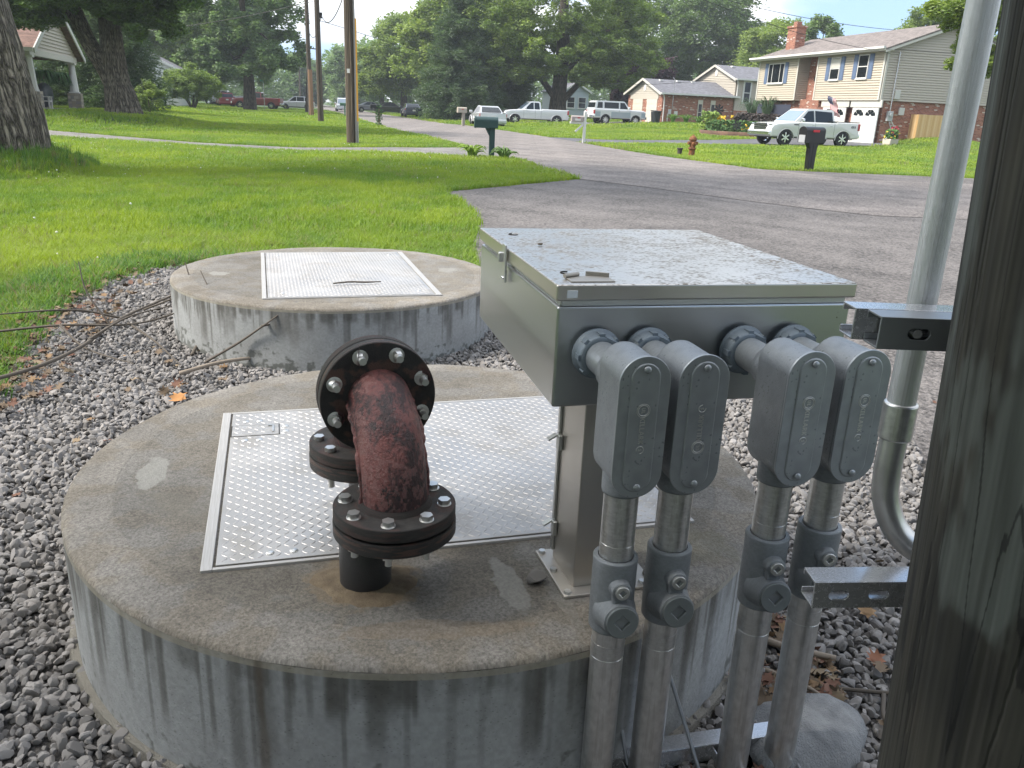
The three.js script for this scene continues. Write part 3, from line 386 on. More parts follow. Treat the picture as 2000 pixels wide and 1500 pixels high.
// ---------- stainless steel junction box on its pedestal ----------
const BOX_O = [0.073, -1.442], BOX_T = 0.246, BW = 0.613, BD = 0.716, LIDY = 1.007, BOXB = 0.772;
const lidDirt = (u, v) => { const n = fbm(u * 4, v * 4, 4, 421, 4), sp = fbm(u * 110, v * 170, 3, 423, 110, 170), st = fbm(u * 18, v * 26, 3, 425, 18, 26), sc = fbm(u * 9 + v * 6, v * 80 - u * 20, 2, 427); return v < 0.03 ? 0 : clamp(sst(0.40, 0.70, sp * 0.70 + st * 0.26 + (n - 0.5) * 0.3 + (u - 0.5) * 0.10) - 0.5 * sst(0.62, 0.74, sc)); };
const lidTex = tex(1024, 1024, (u, v, i, j) => { const d = lidDirt(u, v), n = fbm(u * 3, v * 3, 3, 429, 3); let c = mix([0.60, 0.57, 0.53], [0.50, 0.475, 0.435], n); c = mix(c, mix([0.17, 0.145, 0.115], [0.25, 0.215, 0.17], n), d * 0.85); const r = Math.abs(Math.hypot(u - 0.57, (v - 0.52) * 1.1) - 0.055); if (r < 0.005 && d < 0.6) c = mix(c, [0.62, 0.62, 0.6], 0.5); return c; });
const lidRough = tex(512, 512, (u, v) => 0.32 + 0.40 * lidDirt(u, v), false);
const dirt = tex(512, 256, (u, v, i, j) => { const n = fbm(u * 60, v * 30, 3, 431, 60, 30), k = sst(0.985, 1.0, u) * 0.9 + sst(0.93, 1, u) * 0.35; const s = n * 0.9 + k * 0.45 > 0.78 && u > 0.9; return s ? [0.1, 0.09, 0.08] : [0.52, 0.53, 0.535]; });
const boxT = thing('junction_box', 'stainless steel junction box on a pedestal, with a dirty hinged lid', 'junction box', [BOX_O[0], 0, BOX_O[1]], BOX_T);
{
  const inset = 0.005, body = rb(BW - 2 * inset, 0.966 - BOXB, BD - 2 * inset, 0.005, BW / 2, (0.966 + BOXB) / 2, -BD / 2, 0, 0, 0, 3);
  const p = body.attributes.position, nn = body.attributes.normal, uv = body.attributes.uv; for (let i = 0; i < p.count; i++) uv.setXY(i, Math.abs(nn.getZ(i)) > 0.7 ? p.getX(i) / BW : 0.3, (p.getY(i) - BOXB) * 4);
  part('box_body', body, new THREE.MeshPhysicalMaterial({ map: dirt, metalness: 1, roughness: 0.33, anisotropy: 0.4, bumpMap: rep(brushed, 1, 1), bumpScale: 0.0001 }), boxT);
  part('body_rim', [bx(BW - 0.03, 0.012, 0.003, BW / 2, 0.971, -0.014), bx(0.003, 0.012, BD - 0.03, 0.014, 0.971, -BD / 2), bx(BW - 0.03, 0.012, 0.003, BW / 2, 0.971, -BD + 0.014), bx(0.003, 0.012, BD - 0.03, BW - 0.014, 0.971, -BD / 2)], M.steel, boxT);
  part('lid_dark_gap', bx(BW - 0.045, 0.010, BD - 0.045, BW / 2, 0.972, -BD / 2), M.darkgap, boxT);  // near-black filler painted as the shaded gap between lid and body
  const lid = rb(BW, 0.030, BD, 0.004, BW / 2, LIDY - 0.015, -BD / 2, 0, 0, 0, 3), lp = lid.attributes.position, luv = lid.attributes.uv; for (let i = 0; i < lp.count; i++) if (lid.attributes.normal.getY(i) > 0.5) luv.setXY(i, lp.getX(i) / BW, 0.04 + 0.95 * -lp.getZ(i) / BD); else luv.setXY(i, 0.2 + 0.6 * lp.getX(i) / BW, 0.012);
  const L = part('lid', lid, new THREE.MeshStandardMaterial({ map: lidTex, metalness: 0.9, roughness: 1, roughnessMap: lidRough }), boxT);
  part('sticker', rb(0.020, 0.014, 0.0015, 0.0005, 0.029, LIDY - 0.017, 0.001), mat(0.62, 0.66, 0.7, 0.5), L);
  part('plug_mark', mv(new THREE.TorusGeometry(0.011, 0.0014, 5, 20, 4.6), 0.05, LIDY + 0.0008, -0.11, Math.PI / 2, 0, 0.6), M.darkgap, L); part('plug_mark', mv(new THREE.TorusGeometry(0.011, 0.0014, 5, 20, 4.0), 0.062, LIDY + 0.0008, -0.60, Math.PI / 2, 0, 0.6), M.darkgap, L);
  // small bent bracket riveted on the lid, near the corner
  part('lid_bracket', [rb(0.085, 0.0022, 0.05, 0.001, 0.075, LIDY + 0.0012, -0.045), cy(0.0042, 0.0042, 0.036, 8, 0.045, LIDY + 0.0058, -0.062, 0, 0.5, Math.PI / 2), rb(0.045, 0.009, 0.003, 0.001, 0.098, LIDY + 0.0055, -0.068, 0, -0.45, 0)], new THREE.MeshStandardMaterial({ color: lin(0.33, 0.31, 0.28), metalness: 0.7, roughness: 0.55 }), L);
  part('pebble', mv(crushed(5).scale(0.006, 0.005, 0.006), 0.085, LIDY + 0.004, -0.43), M.bark, L);
  // latch on the left side
  const la = part('latch', [rb(0.005, 0.060, 0.032, 0.002, -0.005, 0.986, -0.40, 0, 0, 0), rb(0.006, 0.030, 0.022, 0.002, -0.003, 0.945, -0.40), rb(0.012, 0.022, 0.012, 0.003, -0.011, 0.985, -0.412)], M.zinc, boxT); for (const z of [-0.395, -0.405]) part('screw', mv(new THREE.SphereGeometry(0.0032, 8, 6), -0.007, 0.94, z), M.chrome, la);
  // pedestal: square post with a door seam and two clips, on a base plate
  const P = thing('pedestal_post', 'square stainless post carrying the junction box, bolted down on a base plate', 'post', [0.144, 0.36, -1.480], 0.30);
  const PH = BOXB - 0.36 - 0.002, PW = 0.122, PD = 0.130;
  part('post', rb(PW, PH - 0.006, PD, 0.003, PW / 2, PH / 2 + 0.003, -PD / 2), new THREE.MeshPhysicalMaterial({ color: lin(0.52, 0.50, 0.47), metalness: 1, roughness: 0.4, anisotropy: 0.4 }), P);
  part('base_plate', rb(0.205, 0.007, 0.190, 0.002, PW / 2 + 0.012, 0.0035, -PD / 2, 0, 0, 0), new THREE.MeshStandardMaterial({ color: lin(0.48, 0.45, 0.41), metalness: 0.8, roughness: 0.5 }), P);
  for (const [x, z] of [[-0.018, 0.018], [-0.018, -0.07], [-0.018, -0.148], [0.15, 0.015], [0.15, -0.148]]) part('bolt', [cy(0.0085, 0.0075, 0.006, 6, x, 0.010, z)], M.zinc, P);
  part('door_flange', rb(0.006, PH - 0.03, 0.012, 0.002, -0.003, PH / 2 + 0.012, -PD + 0.004), M.steel, P);
  for (const y of [0.285, 0.085]) part('clip', [rb(0.009, 0.034, 0.018, 0.002, -0.0055, y, -PD + 0.014), rb(0.022, 0.004, 0.014, 0.001, -0.018, y + 0.008, -PD + 0.002, 0, 0, 0.5)], M.steel, P);
}
// ---------- four conduits with elbow bodies and sealing fittings ----------
M.strutDark = new THREE.MeshStandardMaterial({ color: lin(0.30, 0.315, 0.335), metalness: 0.7, roughness: 0.42 });
M.plug = new THREE.MeshStandardMaterial({ color: lin(0.20, 0.22, 0.225), map: rep(greyCast, 4, 4), metalness: 0.5, roughness: 0.5 });
const squareHole = (r, s) => { const sh = new THREE.Shape(); sh.absarc(0, 0, r, 0, Math.PI * 2, false); const h = new THREE.Path(); h.moveTo(-s, 0); h.lineTo(0, -s); h.lineTo(s, 0); h.lineTo(0, s); h.closePath(); sh.holes.push(h); return sh; };
function threads(r, y0, y1, pitch = 0.0022) { const pts = []; for (let y = y0; y < y1; y += pitch) pts.push([r, y], [r - 0.0009, y + pitch / 2]); pts.push([r, y1]); return lathe(pts, 32); }
const FN = [[0.225, 0.974]];
const boxAt = (u, off) => [BOX_O[0] + u * 0.970 + off * 0.2435, BOX_O[1] - u * 0.2435 + off * 0.970];
function conduit([x, z], sealTop, sealBot, label, flip, twist) {
  const t = thing('conduit_riser', label, 'conduit', [x, 0, z], BOX_T, 'conduits rising to the steel box');
  const back = -((x - BOX_O[0]) * 0.2435 + (z - BOX_O[1]) * 0.970) + 0.005;   // local z of the box face
  part('lower_conduit', cy(0.0305, 0.0305, sealBot + 0.062, 40, 0, (sealBot + 0.002) / 2 - 0.03, 0), M.conduit, t);
  part('thread_band', threads(0.0311, sealBot - 0.060, sealBot - 0.030), M.conduit, t);
  // sealing fitting
  const c = (sealTop + sealBot) / 2, seal = part('sealing_fitting', mv(lathe([[0.031, sealBot], [0.0365, sealBot], [0.0385, sealBot + 0.004], [0.0395, c - 0.02], [0.0395, c + 0.02], [0.0395, sealTop - 0.016], [0.040, sealTop - 0.003], [0.038, sealTop], [0.0315, sealTop]], 40), 0, 0, 0), M.cast, t);
  const boss = (a, y, r, len, plugR, sq, m, tilt) => { const g = new THREE.Group(); const place = q => mv(q, 0, 0, 0, -tilt, 0, 0).applyMatrix4(new THREE.Matrix4().makeRotationY(a)).translate(0, y, 0);
    part('boss', place(mv(lathe([[r * 1.28, 0.018], [r * 1.1, len * 0.62], [r, len * 0.8], [r, len], [plugR, len]], 28), 0, 0, 0, Math.PI / 2)), M.cast, seal);
    const pl = part('plug', [place(ext(squareHole(plugR, sq), 0.006, 0.0008, 20, 1).translate(0, 0, len - 0.001))], m, seal); part('socket', place(cy(plugR * 0.9, plugR * 0.9, 0.002, 20, 0, 0, len - 0.0015, Math.PI / 2)), M.strutDark, pl); };  // backing in darker metal, so the shallow plug recess looks grimy and shaded
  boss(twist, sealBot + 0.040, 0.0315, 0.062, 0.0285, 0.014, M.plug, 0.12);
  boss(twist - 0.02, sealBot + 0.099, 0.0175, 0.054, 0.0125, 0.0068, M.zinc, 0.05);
  part('gusset', [mv(ext([[-0.012, 0], [0.012, 0], [0.016, 0.055], [-0.016, 0.055]], 0.010, 0.003, 4, 1), 0, 0, 0.036).applyMatrix4(new THREE.Matrix4().makeRotationY(twist)).translate(0, sealBot + 0.05, 0)], M.cast, seal);
  // nipple
  part('nipple', threads(0.0303, sealTop - 0.004, 0.695), M.conduit, t); if (flip === 0) part('nipple_band', cy(0.0307, 0.0307, 0.014, 36, 0, sealTop + 0.020, 0), M.conduit, t);
  // elbow body
  const cyy = 0.822, L = 0.244, body = part('elbow_body', [ext(stadium(0.080, L - 0.008), 0.090, 0.008, 24, 3).translate(0, cyy, -0.046), lathe([[0.0305, 0.687], [0.0345, 0.687], [0.0355, 0.691], [0.0355, 0.72], [0.035, 0.75]], 36).translate(0, 0, 0), mv(lathe([[0.036, 0], [0.0375, 0.06], [0.0375, 0.075], [0.03, 0.075]], 36), 0, 0.880, 0.0, -Math.PI / 2)], M.cast, t);
  const cov = part('cover', ext(stadium(0.087, L), 0.0022, 0.0012, 24, 2).translate(0, cyy, 0.0525), M.cover, t);
  part('raised_panel', ext(stadium(0.050, L - 0.022), 0.0006, 0.0024, 24, 3).translate(0, cyy, 0.0552), M.cover, cov);
  for (const s of [-1, 1]) part('screw', [mv(lathe([[0.0062, 0], [0.0058, 0.0022], [0.003, 0.0036], [0, 0.0038]], 14), 0, cyy + s * 0.101, 0.0600, Math.PI / 2)], M.cover, cov);
  // lettering stamped along the cover: listing mark, maker's name, second mark
  const lets = new THREE.Group(), d = 0.0008, letters = [mv(text('KILLARK', 0.0085, d), 0, -0.014, 0), mv(text('UL', 0.0062, d), -0.0345, -0.014, 0, 0, 0, 0), mv(new THREE.TorusGeometry(0.0088, 0.0008, 5, 28), -0.0345, -0.014, 0.0004), mv(new THREE.TorusGeometry(0.0112, 0.0006, 5, 28), -0.0345, -0.014, 0.0004), mv(new THREE.TorusGeometry(0.0062, 0.0008, 5, 24, 4.9), 0.0335, -0.014, 0.0004), mv(text('S', 0.006, d), 0.0335, -0.014, 0)];
  const lm = new THREE.Matrix4().makeRotationZ(flip === 1 ? Math.PI / 2 : -Math.PI / 2).setPosition(0, cyy - 0.002, 0.0578);
  letters.forEach(g => g.translate(0, 0.014, 0)); part('stamped_lettering', join(letters).applyMatrix4(lm), M.zinc, cov);
  // hub on the box face
  const hz = back, hl = 0.036, grip = []; for (let i = 0; i < 8; i++) { const a = i / 8 * 2 * Math.PI; grip.push(bx(0.010, 0.006, 0.020, Math.cos(a) * 0.0405, 0.880 + Math.sin(a) * 0.0405, hz + 0.018, 0, 0, a + Math.PI / 2)); }
  const hub = part('box_hub', [mv(lathe([[0.032, 0], [0.0475, 0], [0.0475, 0.006], [0.041, 0.008], [0.041, 0.024], [0.037, 0.030], [0.030, 0.030]], 40), 0, 0.880, hz, Math.PI / 2), mv(new THREE.CylinderGeometry(0.0425, 0.0425, 0.018, 8), 0, 0.880, hz + 0.017, Math.PI / 2, 0, 0.39)], M.hub, t);
  grip.forEach(g => part('rib', g, M.hub, hub));
  const len = -0.06 - (hz + 0.025); part('coupling', [cy(0.0305, 0.0305, len + 0.02, 36, 0, 0.880, hz + 0.025 + len / 2, Math.PI / 2)], M.cover, t);
  return t;
}
conduit(boxAt(0.081, 0.185), 0.563, 0.417, 'conduit closest to the pipe bend, its threads bare below the elbow body', 0, -0.06);
conduit(boxAt(0.183, 0.185), 0.573, 0.427, 'conduit whose stamped cover lettering runs upside down', 1, -0.03);
conduit(boxAt(0.377, 0.185), 0.580, 0.435, 'third conduit from the pipe bend, its big plug turned to the wood pole', 0, -0.10);
conduit(boxAt(0.484, 0.185), 0.590, 0.444, 'conduit closest to the wood pole, rising behind the slotted strut', 0, -0.15);
// ---------- strut channels ----------
function channel(len, m, slots, label, pos, turn, tiltZ, group) {   // open side to -z, slotted web to +z; local x along
  const t = thing('strut_channel', label, 'strut', pos, turn, group); t.rotation.z = tiltZ || 0;
  const w = 0.0413, k = 0.0026, sh = poly([[0, -w / 2], [len, -w / 2], [len, w / 2], [0, w / 2]]);
  for (const x of slots) { const h = new THREE.Path(), r = 0.0072, s = 0.007; h.absarc(x - s, 0, r, Math.PI / 2, 1.5 * Math.PI, false); h.absarc(x + s, 0, r, -Math.PI / 2, Math.PI / 2, false); h.closePath(); sh.holes.push(h); }
  const web = part('web', ext(sh, k, 0.0004, 10, 1).translate(0, 0, w / 2 - k), m, t);
  part('flange', rb(len, k, w - k - 0.0006, 0.0008, len / 2, w / 2 - k / 2, -k / 2), m, t); part('flange', rb(len, k, w - k - 0.0006, 0.0008, len / 2, -w / 2 + k / 2, -k / 2), m, t);
  for (const s of [-1, 1]) part('lip', rb(len, 0.0075, k, 0.0008, len / 2, s * (w / 2 - 0.0065), -w / 2 + k / 2), m, t);
  return t;
}
const g3 = 'strut channels behind the wood pole';
const su = channel(0.42, M.strutDark, [0.05, 0.105, 0.16, 0.215], 'upper slotted strut with a bolt in its open end, behind the wood pole', [0.452, 1.056, -1.012], 0.02, 0);
part('bolt', [cy(0.006, 0.006, 0.042, 10, 0.048, 0, 0, Math.PI / 2), cy(0.011, 0.011, 0.008, 6, 0.048, 0, -0.008, Math.PI / 2), rb(0.006, 0.036, 0.03, 0.002, 0.022, 0, 0.0)], M.galv, su);
const sr = channel(0.46, M.galv, [0.06, 0.12, 0.18], 'plain strut fixed back to back behind the upper slotted strut', [0.437, 1.056, -1.0555], 0.02, 0); sr.rotation.y = 0.02; 
channel(0.30, M.galv, [0.036, 0.093, 0.150, 0.207], 'lower slotted strut sticking out from the wood pole past the conduits', [0.434, 0.672, -1.022], 0.05, 0.03);
const lowAt = boxAt(0.017, 0.127), low = channel(0.505, M.galv, [], 'strut near the ground clamped to the four conduits', [lowAt[0], 0.046, lowAt[1]], BOX_T, 0);
part('stamp', mv(text('USA', 0.008, 0.0004), 0.16, 0.0208, 0.002, -Math.PI / 2), M.strutDark, low);
const strap = (() => { const sh = new THREE.Shape(); sh.absarc(0, 0, 0.0352, -0.5, Math.PI + 0.5, false); sh.absarc(0, 0, 0.0330, Math.PI + 0.5, -0.5, true); sh.closePath(); return ext(sh, 0.026, 0, 20).translate(0, 0, -0.013).rotateX(Math.PI / 2).scale(1, 1, -1); })();
for (const x of [0.064, 0.165, 0.366, 0.478]) { const c = part('clamp', [mv(strap.clone(), x, 0, 0.058)], M.galv, low); for (const s of [-1, 1]) part('clamp_foot', bx(0.0025, 0.026, 0.034, x + s * 0.030, 0, 0.034), M.galv, c); part('clamp_bolt', cy(0.0035, 0.0035, 0.05, 8, x + 0.012, 0.004, 0.108, 1.35, 0, 0.3), M.galv, c); }
for (const [a, b, l] of [[[0.222, 0.25, -1.42], [0.28, 0.0, -1.30], 'thin steel rod slanting down beside the first conduit'], [[0.335, 0.25, -1.45], [0.43, 0.0, -1.33], 'thin steel rod slanting down beside the upside-down cover conduit']]) single('ground_rod', tubeThrough([a, b], [0.0042], 8, 4), M.strutDark, l, 'rod');
// ---------- riser conduit beside the pole ----------
{
  const t = thing('riser_conduit', 'tall bare aluminium conduit climbing beside the wood pole with a bend at its foot', 'conduit', [0.556, 0, -1.108]);
  part('pipe', cy(0.0192, 0.0192, 2.6, 32, 0, 0.92 + 1.3, 0), M.riser, t);
  part('coupling', mv(lathe([[0.0195, 0], [0.0225, 0.001], [0.0235, 0.004], [0.0235, 0.052], [0.0225, 0.055], [0.0195, 0.056]], 32), 0, 0.872, 0), M.conduit, t);
  part('bend', tubeThrough([[0, 0.880, 0], [0, 0.82, 0], [0.006, 0.775, 0.0], [0.028, 0.728, 0.004], [0.06, 0.70, 0.012], [0.10, 0.69, 0.024], [0.18, 0.685, 0.03]], [0.0192], 28, 36, true), M.conduit, t);
}
// ---------- the wood pole in the foreground ----------
{
  const R = rng(9), g = new THREE.CylinderGeometry(0.130, 0.148, 4.2, 64, 60, false), p = g.attributes.position; for (let i = 0; i < p.count; i++) { const x = p.getX(i), y = p.getY(i), z = p.getZ(i), a = Math.atan2(z, x), k = 1 + (fbm(a * 2.5 + 20, y * 0.9 + 20, 4, 441) - 0.5) * 0.05 + (fbm(Math.cos(a) * 9 + 20, Math.sin(a) * 9 + y * 0.5 + 20, 3, 443) - 0.5) * 0.035; p.setXYZ(i, x * k, y, z * k); } g.computeVertexNormals();
  const m = single('wood_pole', g, M.pole, 'weathered dark wood utility pole rising beside the conduits', 'pole'); m.position.set(0.574, 1.9, -0.842); m.rotation.z = 0.055;
}
// ---------- the half-buried rock ----------
{
  const g = mergeVertices((() => { const q = new THREE.IcosahedronGeometry(1, 5); q.deleteAttribute('normal'); q.deleteAttribute('uv'); return q; })()), p = g.attributes.position; for (let i = 0; i < p.count; i++) { const v = V(p.getX(i), p.getY(i), p.getZ(i)); const k = 0.8 + 0.45 * vn3(v.x * 1.8 + 9, v.y * 1.8 + 9, v.z * 1.8 + 9, 451) + 0.08 * vn3(v.x * 9 + 9, v.y * 9 + 9, v.z * 9 + 9, 453); p.setXYZ(i, v.x * k * 0.15, v.y * k * 0.085, v.z * k * 0.115); } g.computeVertexNormals();
  const rt = tex(512, 256, (u, v) => { const n = fbm(u * 16, v * 8, 5, 455, 16, 8), s = Math.abs(fbm(u * 10 + 0.5 * n, v * 10, 4, 457, 10) - 0.5) * 2; return mix([0.14, 0.145, 0.155], [0.36, 0.37, 0.38], clamp(n * 0.8 + (1 - s) * 0.4 - 0.15)); });
  g.setAttribute('uv', new THREE.BufferAttribute(new Float32Array([...Array(p.count)].flatMap((_, i) => [p.getX(i) * 3, p.getZ(i) * 3])), 2));
  const m = single('rock', g, new THREE.MeshStandardMaterial({ map: rt, roughness: 0.9, bumpMap: rep(speck, 2), bumpScale: 0.004 }), 'grey boulder half sunk in the gravel under the low strut', 'rock'); m.position.set(0.67, 0.0, -1.47); m.rotation.y = 0.7;
}
{ const t = thing('cable_tail', 'dark cable end hanging down beside the bare conduit', 'cable', [0, 0, 0]); part('cable', tubeThrough([[0.655, 1.78, -1.25], [0.652, 1.72, -1.25], [0.646, 1.66, -1.252], [0.642, 1.62, -1.255]], [0.008], 8, 12), mat(0.03, 0.025, 0.05, 0.6), t); }
// ---------- houses ----------
function lap(w, h, step = 0.14) {   // drop siding: one connected sheet, each course flat with a hollow at its top, front at z = 0
  const n = Math.max(1, Math.round(h / step)), s = h / n, pos = [], idx = [], prof = [];
  for (let i = 0; i < n; i++) prof.push([i * s, 0.012], [(i + 0.60) * s, 0.004], [(i + 0.72) * s, -0.022], [(i + 1) * s, -0.045]);
  for (const [y, z] of prof) pos.push(0, y, z, w, y, z);
  for (let i = 0; i < prof.length - 1; i++) { const a = i * 2; idx.push(a, a + 1, a + 2, a + 1, a + 3, a + 2); }
  const g = new THREE.BufferGeometry(); g.setAttribute('position', new THREE.Float32BufferAttribute(pos, 3)); g.setIndex(idx); g.setAttribute('uv', new THREE.Float32BufferAttribute(new Float32Array(pos.length / 3 * 2), 2)); const q = g.toNonIndexed(); q.computeVertexNormals(); return q;
}
function lapGable(w, h, z, step = 0.14) {   // triangular lap siding over a width, apex in the middle
  const n = Math.max(2, Math.round(h / step)), pos = []; for (let i = 0; i < n; i++) { const a = i / n, b = (i + 1) / n, x0 = w / 2 * a, x1 = w / 2 * b, y0 = a * h, y1 = b * h; pos.push(x0, y0, z + 0.05, w - x0, y0, z + 0.05, x1, y1, z, w - x0, y0, z + 0.05, w - x1, y1, z, x1, y1, z); if (i < n - 1) pos.push(x1, y1, z, w - x1, y1, z, x1, y1, z + 0.05, w - x1, y1, z, w - x1, y1, z + 0.05, x1, y1, z + 0.05); }
  const g = new THREE.BufferGeometry(); g.setAttribute('position', new THREE.Float32BufferAttribute(pos, 3)); g.setAttribute('uv', new THREE.Float32BufferAttribute(new Float32Array(pos.length / 3 * 2), 2)); g.computeVertexNormals(); return g;
}
function roofSlope(name, A, B, C, D, m, parent, th = 0.09) {   // quad A B (eave) C D (ridge), with thickness
  const a = V(...A), b = V(...B), c = V(...C), d = V(...D), n = b.clone().sub(a).cross(d.clone().sub(a)).normalize().multiplyScalar(-th), pts = [a, b, c, d, ...[a, b, c, d].map(p => p.clone().add(n))], L = a.distanceTo(b), W = a.distanceTo(d);
  const f = [[0, 1, 2, 3], [5, 4, 7, 6], [0, 4, 5, 1], [1, 5, 6, 2], [2, 6, 7, 3], [3, 7, 4, 0]], pos = [], uv = [], q = [[0, 0], [L, 0], [L, W], [0, W]]; for (const t of f) for (const k of [0, 1, 2, 0, 2, 3]) { const p = pts[t[k]]; pos.push(p.x, p.y, p.z); uv.push(...q[t[k] % 4]); }
  const g = new THREE.BufferGeometry(); g.setAttribute('position', new THREE.Float32BufferAttribute(pos, 3)); g.setAttribute('uv', new THREE.Float32BufferAttribute(uv, 2)); g.computeVertexNormals(); return part(name, g, m, parent);
}
function win(parent, x, y, w, h, z, o = {}) {   // x, y lower left; frame > pane, sill, muntins, shutters
  const fr = 0.06, f = part('window', [bx(w + 0.12, fr, 0.08, x + w / 2, y - fr / 2, z), bx(w + 0.12, fr, 0.08, x + w / 2, y + h + fr / 2, z), bx(fr, h, 0.08, x - fr / 2, y + h / 2, z), bx(fr, h, 0.08, x + w + fr / 2, y + h / 2, z), ...(o.double ? [bx(w, 0.05, 0.07, x + w / 2, y + h / 2, z)] : []), ...(o.triple ? [bx(0.05, h, 0.07, x + w * 0.25, y + h / 2, z), bx(0.05, h, 0.07, x + w * 0.75, y + h / 2, z)] : [])], o.frame || M.white, parent);
  part('pane', bx(w, h, 0.03, x + w / 2, y + h / 2, z + 0.005), M.glass, f);
  if (o.blind) part('blind', bx(w - 0.04, h * o.blind, 0.012, x + w / 2, y + h - h * o.blind / 2 - 0.02, z + 0.027), M.trim, f);
  part('sill', bx(w + 0.2, 0.06, 0.13, x + w / 2, y - 0.09, z + 0.02), o.frame || M.white, f);
  if (o.shutters) for (const s of [x - 0.12 - o.shutters, x + w + 0.12]) { const sh = part('shutter', bx(o.shutters, h + 0.16, 0.05, s + o.shutters / 2, y + h / 2, z + 0.01), M.shutter, parent); for (const [ya, hb] of [[0.27, 0.42], [0.73, 0.42]]) part('louvre_panel', bx(o.shutters * 0.66, (h + 0.16) * hb, 0.02, s + o.shutters / 2, y - 0.08 + (h + 0.16) * ya, z + 0.032), M.shutter, sh); }
  return f;
}
function garageDoor(parent, x, y, w, h, z, m, sunburst, rows = 4, cols = 4) {
  const d = part('garage_door', bx(w, h, 0.06, x + w / 2, y + h / 2, z), m, parent), ph = h / rows, pw = w / cols;
  for (let r = 0; r < rows; r++) for (let c = 0; c < cols; c++) {
    if (sunburst && r === rows - 1) continue;
    part('door_panel', rb(pw * 0.82, ph * 0.66, 0.03, 0.012, x + pw * (c + 0.5), y + ph * (r + 0.5), z + 0.03, 0, 0, 0, 1), m, d);
  }
  if (sunburst) for (let c = 0; c < 2; c++) for (let k = 0; k < 4; k++) { const cx = x + w * (0.27 + 0.46 * c), a0 = 0.12 + k * 0.75, a1 = a0 + 0.62, r0 = 0.12, r1 = 0.46; part('door_pane', ext([[Math.cos(a0) * r0, Math.sin(a0) * r0], [Math.cos(a0) * r1, Math.sin(a0) * r1 * 0.8], [Math.cos((a0 + a1) / 2) * r1 * 1.03, Math.sin((a0 + a1) / 2) * r1 * 0.82], [Math.cos(a1) * r1, Math.sin(a1) * r1 * 0.8], [Math.cos(a1) * r0, Math.sin(a1) * r0]], 0.02).translate(cx, y + ph * (rows - 1) + 0.08, z + 0.035), M.glass, d); }
  return d;
}
const brickBox = (w, h, d, x, y, z) => boxUV(bx(w, h, d, x, y, z));
